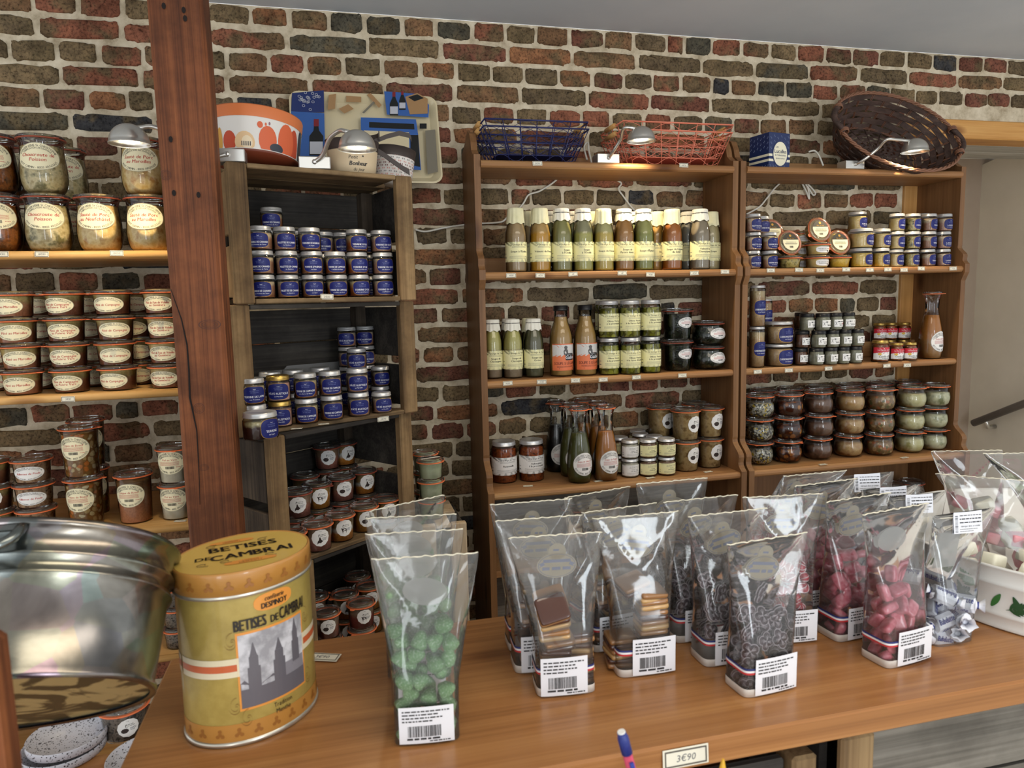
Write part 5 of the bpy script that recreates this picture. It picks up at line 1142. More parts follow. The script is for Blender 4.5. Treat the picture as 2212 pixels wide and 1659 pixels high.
for i in range(5): b.add([(A*(tubr(.02)+.011)*math.cos(a), B2*(tubr(.02)+.011)*math.sin(a), z) for a, z in ((-2.02+i*.045, .012), (-2.0+i*.045, .012), (-2.0+i*.045, .03), (-2.02+i*.045, .03))], [(0, 1, 2, 3)], 6)
ob('painted_pattern', (b, [plain('ochre paint', rgb(214, 158, 66), .5), plain('brick red paint', rgb(196, 78, 48), .5), plain('sand paint', rgb(232, 196, 150), .5), plain('cream paint', rgb(240, 220, 186), .5), plain('orange paint', rgb(222, 104, 62), .5), plain('lilac paint', rgb(150, 110, 128), .5), plain('dark slate paint', rgb(58, 62, 72), .5)]), e)

STRAP = plain('dark brown leather strap', rgb(64, 54, 50), .55); BEI = plain('beige card', rgb(222, 200, 164), .6)
def basket(label, x, y, z, rz, A, B_, h, side, extra=None, tilt=(0, 0), mats=None):
    e = thing('gift_basket', label, 'basket', (x, y, z), rz, 'leather strapped gift baskets', (tilt[0], tilt[1], rz))
    k = lambda q: .82+.18*q/h
    ob('body', (MB().lathe([(0, 0), (k(0), 0)]+[(k(q), q) for q in (h*.33, h*.66, h)]+[(k(h)-.03, h), (k(0)-.03, .004), (0, .004)], 56, sx=A, sy=B_, cap=False), side), e)
    ob('rim_band', (MB().lathe([(k(h*.72)+.015, h*.72), (k(h)+.018, h+.001), (k(h)-.035, h+.001)], 56, sx=A, sy=B_, cap=False), STRAP), e)
    return e, k
q = crate_xy(C1, 766, 360, .10); e, k = basket('beige gift basket with dark strap and black cursive writing on the crate', q[0]-.004, q[1], ct+.0003, rad(20), .070, .058, .092, BEI)
t = text('Petit', -.012, .046, .009, .03, 0, .25)+text('Bonheur', .002, .031, .0115, .05, 0, .2, .08)+text('du jour', .004, .016, .008, .035, 0, .25)+[([(.012, .047), (.018, .047), (.015, .052)], [(0, 1, 2)], 0)]
b = MB()
for pts, fs, mi in t:
    vs = []
    for X, Z in pts: a = -PI/2+X/.066-.12; K = k(Z)+.012; vs.append((.070*K*math.cos(a), .058*K*math.sin(a), Z))
    b.add(vs, fs, 0)
ob('lettering', (b, INK), e)
ob('handle_strap', (MB().prism([(.070*math.cos(a)*1.06, .058*math.sin(a)*1.06) for a in (rad(-30+g) for g in range(0, 70, 7))]+[(.070*math.cos(a)*1.03, .058*math.sin(a)*1.03) for a in (rad(40-g) for g in range(0, 77, 7))], 2, .10, .122), STRAP), e)
# the second, patterned one leans behind and to the right
q = crate_xy(C1, 850, 360, .14)
KNIT = plain('white knit print', rgb(226, 220, 214), .7)
e, k = basket('white and pink knit patterned basket with wide dark straps, at crate right', q[0], q[1]+.015, ct+.004, rad(26), .062, .05, .092, KNIT, None, (rad(-3), rad(6)))
b = MB(); KP = [plain('pink print', rgb(214, 150, 140), .7), plain('maroon print', rgb(110, 44, 48), .7), plain('grey print', rgb(130, 128, 130), .7)]
for row in range(9):
    z = .008+row*.0075
    for i in range(34):
        a = -PI*1.02+i*.095; K = k(z)+.012; da = .03
        if (i+row) % 3 == 2: continue
        f = lambda aa, zz: (.062*K*math.cos(aa), .05*K*math.sin(aa), zz)
        b.add([f(a-da, z), f(a, z-.0026), f(a+da, z), f(a, z+.0026)], [(0, 1, 2, 3)], (0, 0, 2, 0, 1, 1, 0, 2, 0)[row])
ob('knit_print', (b, KP), e)
def strap(pts, w): 
    b = MB(); vs = []; 
    for p, n in pts: p = Vector(p); n = Vector(n)*w/2; vs += [p-n, p+n]
    m = len(pts); off = Vector((0, -.002, 0)); vs2 = [v+off for v in vs]
    fs = [(2*i, 2*i+1, 2*i+3, 2*i+2) for i in range(m-1)]+[(2*m+2*i, 2*m+2*i+2, 2*m+2*i+3, 2*m+2*i+1) for i in range(m-1)]
    fs += [(2*i, 2*i+2, 2*m+2*i+2, 2*m+2*i) for i in range(m-1)]+[(2*i+1, 2*m+2*i+1, 2*m+2*i+3, 2*i+3) for i in range(m-1)]
    return b.add(vs+vs2, fs, 0, False)
def sp(pix, Y, w, wn):
    o = Vector(e.location); R3 = e.matrix_basis.to_3x3().inverted()
    return strap([(R3 @ (atY(u, v, Y)-o), R3 @ Vector((-wn*0, 0, 1)) if True else 0) for u, v in pix], w)
ob('strap', (sp([(808, 306), (835, 295), (862, 288), (884, 293), (888, 302)], q[1]-.075, .012, 0), STRAP), e)
ob('strap', (sp([(808, 322), (828, 334), (850, 350), (870, 364), (884, 372)], q[1]-.072, .014, 0), STRAP), e)

# rectangular serving tray leaning against the bricks
TB = plain('navy tray print', rgb(34, 50, 106), .25, coat=.5); TC = plain('cream tray print', rgb(214, 200, 164), .25, coat=.5); TBL = plain('blue tray print', rgb(54, 96, 166), .25, coat=.5); TD = plain('dark bottle print', rgb(28, 30, 30), .3); TR = plain('red capsule print', rgb(126, 40, 46), .3); TW = plain('wood print', rgb(164, 128, 88), .3); TG = plain('silver line print', rgb(188, 190, 198), .3); TGR = plain('grey door print', rgb(122, 116, 102), .3)
pA, pB, pC = atY(630, 203, 2.37), atY(938, 212, 2.37), atY(951, 402, 2.285)
zb_ = pC.z; W_ = (pB.x-pA.x)+.012; Ht = pA.z-zb_; th = math.atan2(.085, Ht)
e = thing('serving_tray', 'blue and cream serving tray with printed wine bottles leaning on bricks', 'tray', ((pA.x+pC.x)/2, 2.285, zb_), 0, None, (-th, 0, 0))
L_ = Ht/math.cos(th)
def rrect(w, h, r, cx, cy, n=6):
    o = []
    for sx, sy, a0 in ((1, 1, 0), (-1, 1, 90), (-1, -1, 180), (1, -1, 270)):
        for i in range(n+1): a = rad(a0+90*i/n); o.append((cx+sx*(w/2-r)+r*math.cos(a), cy+sy*(h/2-r)+r*math.sin(a)))
    return o
b = MB(); rings = [(W_, L_, -.02, .03), (W_-.01, L_-.01, -.021, .028), (W_-.05, L_-.05, -.002, .02), (W_-.05, L_-.05, .001, .02), (W_, L_, -.0175, .03)]
vs = []; 
for w, h, y, r in rings[:3]: vs += [(x, y, z) for x, z in rrect(w, h, r, 0, L_/2)]
n = 28; fs = [(k*n+i, k*n+(i+1) % n, (k+1)*n+(i+1) % n, (k+1)*n+i) for k in (0, 1) for i in range(n)]+[tuple(range(2*n, 3*n))]
b.add(vs, fs, 0, False); b.add([(x, .003, z) for x, z in rrect(W_-.05, L_-.05, .02, 0, L_/2)], [tuple(range(n))], 0)
ob('tray_body', (b, TC), e)
def P(u, v):
    """tray plane point of a photograph pixel"""
    d = ray(u, v); nn = Vector((0, math.cos(th), math.sin(-th)*-1*-1)); nn = Vector((0, math.cos(th), -math.sin(th))); o = Vector(e.location)-Vector((0, 0, EYE)); k = nn.dot(o)/nn.dot(d); p = d*k-o
    return p.x, p.y*math.sin(th)+p.z*math.cos(th)
b = MB()
def patch(pix, mi, lv=0): b.add([(x, -.0225-lv*.0004, z) for x, z in (P(u, v) for u, v in pix)], [tuple(range(len(pix)))], mi)
patch([(632, 210), (700, 204), (701, 252), (630, 249)], 0)
patch([(630, 249), (701, 253), (703, 345), (632, 345)], 2)
patch([(829, 206), (858, 208), (862, 258), (835, 256)], 2)
patch([(858, 208), (905, 212), (925, 235), (924, 262), (862, 258)], 2)
patch([(779, 262), (897, 266), (902, 300), (908, 375), (780, 365)], 2, 1); patch([(797, 272), (893, 276), (894, 288), (797, 284)], 3, 2); patch([(885, 300), (902, 300), (906, 368), (886, 364)], 3, 2)
patch([(786, 290), (882, 294), (884, 366), (786, 360)], 1, 2)
patch([(917, 290), (938, 288), (944, 378), (922, 384)], 7, 1); patch([(905, 275), (920, 275), (920, 286), (905, 286)], 3, 1)
def bottle(u, v0, v1, w):
    m = v0+(v1-v0)*.42
    patch([(u-w*.18, v0), (u+w*.18, v0), (u+w*.18, v0+(v1-v0)*.2), (u-w*.18, v0+(v1-v0)*.2)], 4, 3)
    patch([(u-w*.16, v0+(v1-v0)*.2), (u+w*.16, v0+(v1-v0)*.2), (u+w*.2, m-8), (u+w*.5, m+4), (u+w*.5, v1), (u-w*.5, v1), (u-w*.5, m+4), (u-w*.2, m-8)], 3, 3)
    patch([(u-w*.46, v0+(v1-v0)*.62), (u+w*.46, v0+(v1-v0)*.62), (u+w*.46, v1-3), (u-w*.46, v1-3)], 6, 4)
bottle(684, 266, 344, 30); bottle(850, 208, 258, 18); bottle(868, 206, 246, 14)
patch([(874, 218), (900, 210), (922, 222), (922, 254), (884, 256)], 5, 3); patch([(880, 219), (900, 213), (914, 221), (894, 228)], 3, 4)
patch([(711, 214), (726, 212), (724, 244), (708, 246)], 5, 2); patch([(748, 216), (780, 218), (780, 230), (748, 229)], 5, 2); patch([(732, 244), (752, 234), (764, 244), (744, 254)], 5, 2)
patch([(792, 214), (800, 210), (824, 236), (818, 242)], 5, 3); patch([(806, 228), (810, 231), (786, 254), (782, 252)], 7, 3)
r = random.Random(4)
for i in range(22):
    u, v = 664+r.gauss(0, 14), 226+r.gauss(0, 9); x, z = P(min(694, max(638, u)), min(246, max(210, v))); R_ = .0045
    b.add([((R_ if k % 2 else R_*.7)*math.cos(PI*(k//2)/6)+x, -.0245, (R_ if k % 2 else R_*.7)*math.sin(PI*(k//2)/6)+z) for k in range(24)], [(2*k, 2*k+1, (2*k+3) % 24, (2*k+2) % 24) for k in range(12)], 6)
ob('printed_picture', (b, [TB, TC, TBL, TD, TR, TW, TG, TGR]), e)

# ------------------------------------------------------------------ wire baskets on the middle bookcase
def wirebasket(label, u0, u1, y0, y1, h, col, z, flare=.022, grp=None, hand=True):
    pa_, pb_ = atY(u0, 345, y0), atY(u1, 345, y0); e = thing('wire_basket', label, 'basket', (pa_.x, y0, z), 0, grp)
    W_ = pb_.x-pa_.x; D = y1-y0; r = .0016
    b = MB(); f = flare
    def ringp(t): k = f*t; return [(-k*1.6, -k, h*t), (W_+k*1.6, -k, h*t), (W_+k*1.6, D+k, h*t), (-k*1.6, D+k, h*t)]
    for t, rr in ((0, r), (.55, r*.8), (1, r*1.6)): b.tube(ringp(t)+[ringp(t)[0]], rr, 6)
    for side in range(4):
        a0, a1 = ringp(0)[side], ringp(0)[(side+1) % 4]; c0, c1 = ringp(1)[side], ringp(1)[(side+1) % 4]; n = 6 if side % 2 == 0 else 4
        for i in range(n+1):
            t = i/n; p = Vector(a0).lerp(Vector(a1), t); q = Vector(c0).lerp(Vector(c1), t); b.tube([p, q], r*.8, 5)
        for ph in range(5):
            pts = []
            for i in range(25):
                t = i/24; s_ = .12+.19*ph+.10*math.sin(t*n*PI+ph*1.7); pts.append(Vector(a0).lerp(Vector(a1), t).lerp(Vector(c0).lerp(Vector(c1), t), min(.97, max(.03, s_))))
            b.tube(pts, r*.55, 4)
    ob('wire_frame', (b, col), e)
    fl = MB(); 
    for i in range(9): fl.tube([(0, D*i/8, .001), (W_, D*i/8, .001)], r*.6, 4)
    for i in range(1, 10): fl.tube([(W_*i/10, 0, .002), (W_*i/10, D, .002)], r*.6, 4)
    fl.box(0, W_, 0, D, .0001, .0009, ch=.0001); ob('bottom', (fl, col), e)
    if hand:
        for x in (-f*1.6-.004, W_+f*1.6+.004):
            ob('handle', (MB().tube([(x, D*.25, h*1.0), (x, D*.75, h*1.0)], .008, 12), LPINE), e)
    return e
NAVY = plain('navy lacquered wire', rgb(36, 42, 92), .4); CORAL = plain('coral lacquered wire', rgb(232, 134, 106), .4)
g = 'nested wire baskets on the bookcase'
wirebasket('navy blue wire basket, lower of the nested pair on bookcase top', 1072, 1240, 2.205, 2.36, .10, NAVY, TOPZ+.0003, .026, g)
wirebasket('navy blue wire basket, upper of the nested pair on bookcase top', 1074, 1238, 2.209, 2.357, .10, NAVY, TOPZ+.022, .026, g)
wirebasket('coral wire basket, lower of the nested pair behind the lamp', 1368, 1548, 2.205, 2.36, .105, CORAL, TOPZ+.0003, .026, g)
wirebasket('coral wire basket, upper of the nested pair behind the lamp', 1366, 1550, 2.209, 2.357, .105, CORAL, TOPZ+.026, .026, g)

# ------------------------------------------------------------------ small blue box
pa_ = atY(1613, 357, 2.215); pm = atY(1661, 358, 2.20); pb_ = atY(1704, 357, 2.24)
w = .094; hb = .118
e = thing('biscuit_box', 'small navy box with cream oval label on right bookcase top', 'box', (pm.x, 2.20, TOPZ+.0003), rad(11))
NB = plain('navy printed card', rgb(26, 44, 92), .4); CB = plain('cream printed card', rgb(240, 234, 206), .5); LB = plain('pale blue print', rgb(150, 166, 200), .5)
ob('carton', (MB().box(0, w, 0, w, 0, hb), NB), e)
b = MB()
for z0, z1 in ((.022, .030), (.039, .047)):
    b.box(-.0004, w+.0004, -.0004, w+.0004, z0, z1, 0, .0001)
ob('stripes', (b, CB), e)
b = MB()
for face in (0, 1):
    for i in range(6):
        for j in range(3):
            x = .008+i*.0155; z = .062+j*.017+(i % 2)*.006; pts = [(x+.003*math.sin(s*PI/3), z+s*.0012) for s in range(7)]
            b.tube([(px, -.0006, pz) if face == 0 else (-.0006, px, pz) for px, pz in pts], .0004, 4)
    for i in range(6):
        x = .006+i*.0125; b.tube([(px, -.0006, pz) if face == 0 else (-.0006, px, pz) for px, pz in [(x+.003*math.sin(s*PI/3), .004+s*.0012) for s in range(7)]], .0004, 4)
ob('curl_print', (b, LB), e)
lay = [shape(ell(.070, .088), 1, 4, w*.52, .048), shape(ell(.062, .080), 0, 4, w*.52, .048), text('Les', w*.36, .071, .007, .014, 1)+text('Lucullus', w*.52, .057, .013, .054, 1, 0, .04)+text('de Valenciennes', w*.52, .044, .007, .048, 1)+text('Spécialité du Nord', w*.52, .033, .005, .04, 1)]
ob('label', flat(lay, Matrix.Translation((0, -.001, 0))).mesh('oval label', [CB, NB]), e)

# ------------------------------------------------------------------ wicker basket
WICK = wood('dark wicker strip', rgb(38, 28, 24), rgb(66, 50, 44), rgb(92, 72, 64), 0, .6, knots=False, across=40, along=6, bump=.3)
CANE = plain('brown cane', rgb(104, 66, 46), .55); CANEL = plain('reddish peeled cane', rgb(132, 90, 66), .5)
A, B_ = .262, .165; dep = .12
cen = atY(1941, 284, 2.218)
tilt = rad(62)
e = thing('wicker_basket', 'large dark oval wicker basket lying on its side on right bookcase', 'basket', (cen.x, 2.218, cen.z), 0, None, (tilt, rad(7), 0))
# local frame: basket axis +z is the opening; the bottom lies at z = -dep
b = MB(); NS = 26; rows = 6
def bk(t): return .66+.34*t**.8
for rw in range(rows):
    t0, t1 = (rw+.06)/rows, (rw+.93)/rows; n = NS*6; vs = []; fs = []
    for i in range(n):
        a = 2*PI*i/n; o = .0032*math.sin(a*NS/2*1+PI*rw)
        for t in (t0, t1): k = bk(t); vs.append(((A*k+o)*math.cos(a), (B_*k+o)*math.sin(a), -dep+dep*t))
    for i in range(n): j = (i+1) % n; fs.append((2*i, 2*j, 2*j+1, 2*i+1))
    b.add(vs, fs, 0, False)
o = ob('woven_side', (b, WICK), e); md = o.modifiers.new('thickness', 'SOLIDIFY'); md.thickness = .0022
b = MB()
for i in range(NS):
    a = 2*PI*(i+.5)/NS
    for da in (-.012, .012): b.tube([(A*bk(t)*math.cos(a+da), B_*bk(t)*math.sin(a+da), -dep+dep*t) for t in (0, .25, .5, .75, 1)], .0016, 5)
ob('stakes', (b, CANE), e)
b = MB()
for rw in range(9):
    k0, k1 = .66*(rw+.1)/9, .66*(rw+.9)/9; n = 150; vs = []; fs = []
    for i in range(n):
        a = 2*PI*i/n; oz = .003*math.sin(a*15+PI*rw)
        for k in (k0, k1): vs.append((A*k*math.cos(a), B_*k*math.sin(a), -dep+oz))
    for i in range(n): j = (i+1) % n; fs.append((2*i, 2*j, 2*j+1, 2*i+1))
    b.add(vs, fs, 0, True)
for i in range(15):
    a = 2*PI*i/15; b.tube([(0, 0, -dep), (A*.66*math.cos(a), B_*.66*math.sin(a), -dep)], .0022, 5)
o = ob('woven_bottom', (b, WICK), e)
def twist(k, z, r, n, ph, amp): return [((A*k+amp*math.cos(n*a+ph))*math.cos(a), (B_*k+amp*math.cos(n*a+ph))*math.sin(a), z+amp*math.sin(n*a+ph)) for a in (2*PI*i/120 for i in range(120))]
for nm, k, z, amp, rr, mt in (('rim', 1.01, .003, .0038, .0034, CANE), ('foot_ring', .68, -dep+.004, .003, .0022, CANE)):
    b = MB()
    for ph in range(3): b.tube(twist(k, z, rr, 20, ph*2*PI/3, amp), rr, 6, 0, True)
    o = ob(nm, (b, CANEL if nm == 'rim' else CANE), e)
for sx in (-1, 1):
    b = MB(); b.tube([(sx*(A*.93+.032*math.sin(PI*i/10)), -.055+.11*i/10, .008) for i in range(11)], .0095, 10)
    h_ = ob('handle', (b, WICK), e)
    for yy in (-.052, .052):
        b = MB()
        for j in range(3): b.tube([(sx*(A*.935+.0135*math.cos(a)), yy+(j-1)*.005, .006+.014*math.sin(a)) for a in (2*PI*i/12 for i in range(12))], .0022, 5, 0, True)
        ob('binding', (b, CANEL), h_)

# ------------------------------------------------------------------ price tags
TAGP = plain('tag card', rgb(232, 226, 206), .5); TAGK = plain('tag border ink', rgb(92, 86, 76), .6); TAGI = plain('pencil writing', rgb(110, 108, 110), .7)
def tagmesh(s, w=.031, h=.0135):
    b = MB().box(-w/2, w/2, -.001, 0, 0, h, 0, .0003)
    o = [([(-w*.46, h*.08), (w*.46, h*.08), (w*.46, h*.92), (-w*.46, h*.92), (-w*.43, h*.16), (w*.43, h*.16), (w*.43, h*.84), (-w*.43, h*.84)], [(0, 1, 5, 4), (1, 2, 6, 5), (2, 3, 7, 6), (3, 0, 4, 7)], 1)]
    for pts, fs, mi in o+text(s, 0, h*.5, h*.36, w*.7, 2, .15): b.add([(x, -.0013, z) for x, z in pts], fs, mi)
    return b.mesh('price tag', [TAGP, TAGK, TAGI])
tm = {}
def tagat(u, v, Y, s, where, lay=False, w=.031, h=.0135):
    p = atY(u, v, Y) if not lay else atZ(u, v, lay)
    k = (s, w)
    if k not in tm: tm[k] = tagmesh(s, w, h)
    o = ob('price_tag', tm[k], None, (p.x, p.y, p.z-h/2 if not lay else p.z+.0012), rj.uniform(-.06, .06))
    if lay: o.rotation_euler = (rad(-87), rj.uniform(-.02, .02), rj.uniform(-.2, .2))
    else: o.rotation_euler = (rad(-4), rj.uniform(-.05, .05), rj.uniform(-.05, .05))
    return tag(o, 'small white price tag '+where, 'price tag', 'price tags on the shelf edges')
YA = LY-.0034
for u, v, s, w in ((3, 549, '12€80', 'on upper left shelf edge at the photo edge'), (90, 549, '14€80', 'on the upper left shelf under the front tulip stack'), (252, 547, '13€50', 'on the upper left shelf nearer the oak post')): tagat(u, v, YA, s, w)
tagat(147, 862, YA, '5€10', 'on the middle left shelf edge')
tagat(388, 1128, 0, '6€90', 'lying under the pale jars beside the post', LS[2])
for u, v, Y, s, w in ((1161, 353, 2.173, '15€90', 'under the navy wire baskets'), (1477, 357, 2.173, '16€90', 'under the coral wire baskets'),
    (1104, 595, 2.153, '4€80', 'under the leftmost soup bottle'), (1167, 595, 2.153, '4€50', 'under the mustard orange soup bottle'), (1238, 592, 2.153, '4€', 'between the third and fourth soup bottles'), (1344, 590, 2.153, '4€', 'under the orange brown soup bottle'), (1405, 593, 2.153, '4€80', 'under the green soup bottle'), (1500, 590, 2.153, '4€60', 'under the grey beige soup bottle'), (1566, 587, 2.153, '4€80', 'at right end of the soup shelf'),
    (1097, 828, 2.163, '4€80', 'under the chestnut soup bottles'), (1170, 825, 2.163, '4€80', 'right of the nettle soup bottle'), (1243, 822, 2.163, '4€50', 'under the black capped soup bottles'), (1303, 820, 2.163, '7€50', 'under the left olive stack'), (1375, 815, 2.163, '7€50', 'between middle and right olive stacks'), (1474, 811, 2.163, '7€60', 'under the straight green bean jars'),
    (1665, 584, 2.153, '4€80', 'under the second blue stack at right'), (1726, 583, 2.153, '9€50', 'under the left round lid jar'), (1772, 584, 2.153, '9€90', 'under the middle round lid jar'), (1828, 582, 2.153, '8€', 'under the right round lid jar'), (1879, 583, 2.153, '9€', 'under the wide yellow jars'), (1918, 582, 2.153, '7€', 'under the narrow yellow jars'), (1953, 583, 2.153, '8€90', 'under the fourth blue stack from right'), (1990, 580, 2.153, '6€', 'under the third blue stack from right'), (2059, 580, 2.153, '7€50', 'at the right end of upper shelf'),
    (1637, 803, 2.163, '7€50', 'under the tall beef stew jars'), (1704, 800, 2.163, '7€50', 'left of the black lidded jars'), (1790, 796, 2.163, '3€80', 'under the black lidded jars'), (1916, 790, 2.163, '4€', 'under the big onion confit jar'), (1960, 789, 2.163, '4€50', 'under the small onion confit jars')): tagat(u, v, Y, s, w)
for u, v, s, w in ((1141, 1052, '5€20', 'lying before the ratatouille jars'), (1295, 1041, '8€50', 'lying before the soup carafes'), (1407, 1034, '4€90', 'lying before the small spread jars'), (1532, 1021, '8€90', 'lying before the tan stew jars'), (1780, 1005, '7€90', 'lying before the brown beef stew stack'), (1957, 990, '7€90', 'lying before the pale fish stew stack')): tagat(u, v, 0, s, w, S3)
x, y = crate_xy(C1, 706, 640, -.003); tagat(706, 641, y, '5€50', 'on the bottom edge of the top crate')
x, y = crate_xy(C2, 828, 905, -.003); tagat(828, 905, y, '5€70', 'on the bottom edge of the second crate'); 
q = inC(610, 944, zb, 0); tagat(640, 928, 0, '4€90', 'lying beside the dark jelly jar', zb, .026, .010)
q = inC(705, 920, zb, 0); tagat(700, 918, 0, '4€90', 'lying before the country terrine stacks', zb, .026, .010)

# ------------------------------------------------------------------ bags of sweets on the counter
CZ0 = CZ+.0003
PH = .123                                                # half the girth of a bag
def smooth(a, b, x): x = min(1, max(0, (x-a)/(b-a))); return x*x*(3-2*x)
def bag_d(z, h, hf, d0): return d0+(.0022-d0)*min(1, max(0, (z-.33*h)/(.64*h)))
GREYST = film('translucent sticker back', (.75, .75, .74, 1), .3, .70, rgb(228, 226, 220), boost=.5)
CREAMST = film('cream sticker back', (.6, .58, .54, 1), .3, .82, rgb(236, 222, 194), boost=.5)
PRINT = plain('faint blue grey print', rgb(128, 130, 150), .6); CARDB = plain('white card base', rgb(222, 216, 206), .6)
RB, RW, RR = plain('ribbon blue', rgb(36, 48, 110), .5), plain('ribbon white', rgb(232, 230, 228), .5), plain('ribbon red', rgb(190, 50, 52), .5)
LABP = plain('white barcode label', rgb(232, 231, 234), .45)
def bag(label, x, y, yaw, h, hf, group, sh=(0, 0), label_=True, ribbon=True, sticker='snow', w0=.075, d0=.048, seed=0, flip=False, lw=.062, lh=.047, lx=0, top='edge', amp=1.0, girth=PH):
    e = thing('sweets_bag', label, 'bag', (x, y, CZ0), yaw, group); r = random.Random(seed)
    NZ, NP = 34, 64; vs = []; fs = []
    def sect(z, an, grow=0):
        d = bag_d(z, h, hf, d0); w = girth-d; t = z/h; ex = 6-3.6*smooth(h*.2, h*.8, z); ca, sa = math.cos(an), math.sin(an)
        px = (w/2+grow)*math.copysign(abs(ca)**(2/ex), ca); py = (d/2+grow)*math.copysign(abs(sa)**(2/ex), sa)
        k = t**.5
        f = noise.noise(Vector((px*26+seed*3.7, z*19, (1 if sa > 0 else 4)+seed)))+.55*(1-2*abs(noise.noise(Vector((px*38+seed, z*30+px*22, 9+(sa > 0))))))
        cre = 0
        for s_ in (-1, 1):                                # fold running from the upper corner to the middle
            xx = s_*girth/2*(1-(h-z)/(h*.34)*.92); cre += math.exp(-((px-xx)/.0035)**2)*(1 if h-z < h*.36 else 0)*.0022
        am = .0021*k*amp*(1 if t < .97 else .3); lim = smooth(0, .04, t)
        py += math.copysign(1, sa)*abs(sa)**.5*(f*am*.6*lim+cre*smooth(1, .94, t)); px += f*am*.35*lim
        px += sh[0]*t**1.5; py += sh[1]*t**1.5
        return px, py
    for i in range(NZ+1):
        z = h*i/NZ
        for k in range(NP): px, py = sect(z, 2*PI*(k+.5)/NP); vs.append((px, py, z))
    for i in range(NZ):
        for k in range(NP): fs.append((i*NP+k, i*NP+(k+1) % NP, (i+1)*NP+(k+1) % NP, (i+1)*NP+k))
    ob('film_bag', (MB().add(vs, fs, 0, True), BAGFILM), e)
    if top == 'edge':
        n = 30; b = MB(); b.tube([((girth/2-.0012)*(2*i/n-1)+sh[0], sh[1]+.0012*math.sin(i*1.3+seed), h-.0006+.0006*math.sin(i*2.1+seed)) for i in range(n+1)], .0009, 5); ob('seal_edge', (b, SEAL), e)
    b = MB(); n = 40                                      # folded card at the foot
    ring = lambda z, g: [(*sect(z, 2*PI*(k+.5)/n, g), z) for k in range(n)]
    if ribbon:
        v2 = ring(.0008, .0006)+ring(.011, .0006); b.add(v2, [(k, (k+1) % n, n+(k+1) % n, n+k) for k in range(n)]+[tuple(range(n-1, -1, -1))], 0, True); ob('card_base', (b, CARDB), e)
        rb = MB(); zr = .030
        for q, (z0, z1) in enumerate(((zr+.0052, zr+.0078), (zr+.0026, zr+.0052), (zr, zr+.0026))):
            v2 = ring(z0, .0007)+ring(z1, .0007); rb.add(v2, [(k, (k+1) % n, n+(k+1) % n, n+k) for k in range(n)], q, True)
        ob('tricolour_ribbon', (rb, [RB, RW, RR]), e)
    if label_:
        fy = -(d0/2+.0022); w, hh = lw, lh
        t = []
        for q in range(4): t += small_print(-w*.44, w*(.3 if q % 2 else .42)-.004*q, hh*(.36-.09*q), hh*.035, 1, seed+q)
        t += barcode(-w*.34, w*.26, -hh*.32, -hh*.02, 1, seed+2)+small_print(-w*.36, w*.28, -hh*.40, hh*.05, 1, seed+9)+small_print(w*.05, w*.44, -hh*.46, hh*.03, 1, seed+11)
        lay = [shape(rect(w, hh), 0, 3), t]; b = MB()
        for li, l in enumerate(lay):
            for pts, fs_, mi in l: b.add([(X+lx, fy-.0014*(1-(2*X/w)**2)-.0012*max(0, Z/hh)-li*.0003, Z+hh/2+.003) for X, Z in pts], fs_, mi, li == 0)
        ob('barcode_label', (b, [LABP, INK]), e)
    if sticker:
        zc_ = h*.79; sw = .052; y_ = lambda X, Z: bag_d(Z, h, hf, d0)/2*.55+.0012+sh[1]*(Z/h)**1.5
        sx = sh[0]*.7; rot_ = r.uniform(-.25, .25) if seed else .1
        lay = [shape(ell(sw, sw*.66), 0, 4)]
        if sticker == 'snow':
            lay[0] = lay[0]+shape(ell(sw*.44, sw*.44), 0, 3, 0, sw*.36)
            lay.append(outline(ell(sw*.94, sw*.60), .03, 1)+bar(-sw*.34, sw*.34, sw*.08, sw*.16, 1)+[([(-sw*.34, sw*.10), (-sw*.45, sw*.04), (-sw*.40, sw*.0), (-sw*.45, -sw*.05), (-sw*.30, sw*.02)], [(0, 1, 2, 3, 4)], 1), ([(sw*.34, sw*.10), (sw*.45, sw*.04), (sw*.40, sw*.0), (sw*.45, -sw*.05), (sw*.30, sw*.02)], [(0, 1, 2, 3, 4)], 1)]+small_print(-sw*.36, sw*.36, -sw*.12, sw*.08, 1, seed+5)+small_print(-sw*.1, sw*.1, sw*.38, sw*.05, 1, seed+6))
        b = MB(); cr, sr = math.cos(rot_), math.sin(rot_)
        for li, l in enumerate(lay):
            for pts, fs_, mi in l:
                P_ = [(X*cr-Z*sr+sx, X*sr+Z*cr+zc_) for X, Z in pts]; b.add([(X, y_(X, Z)+(-.0003 if li else 0), Z) for X, Z in P_], fs_, mi)
        ob('oval_sticker', (b, [CREAMST if sticker == 'snow' else GREYST, PRINT]), e)
    return e
def local(e, p): 
    a = e.rotation_euler.z; return Vector((e.location.x+p[0]*math.cos(a)-p[1]*math.sin(a), e.location.y+p[0]*math.sin(a)+p[1]*math.cos(a), e.location.z+p[2]))
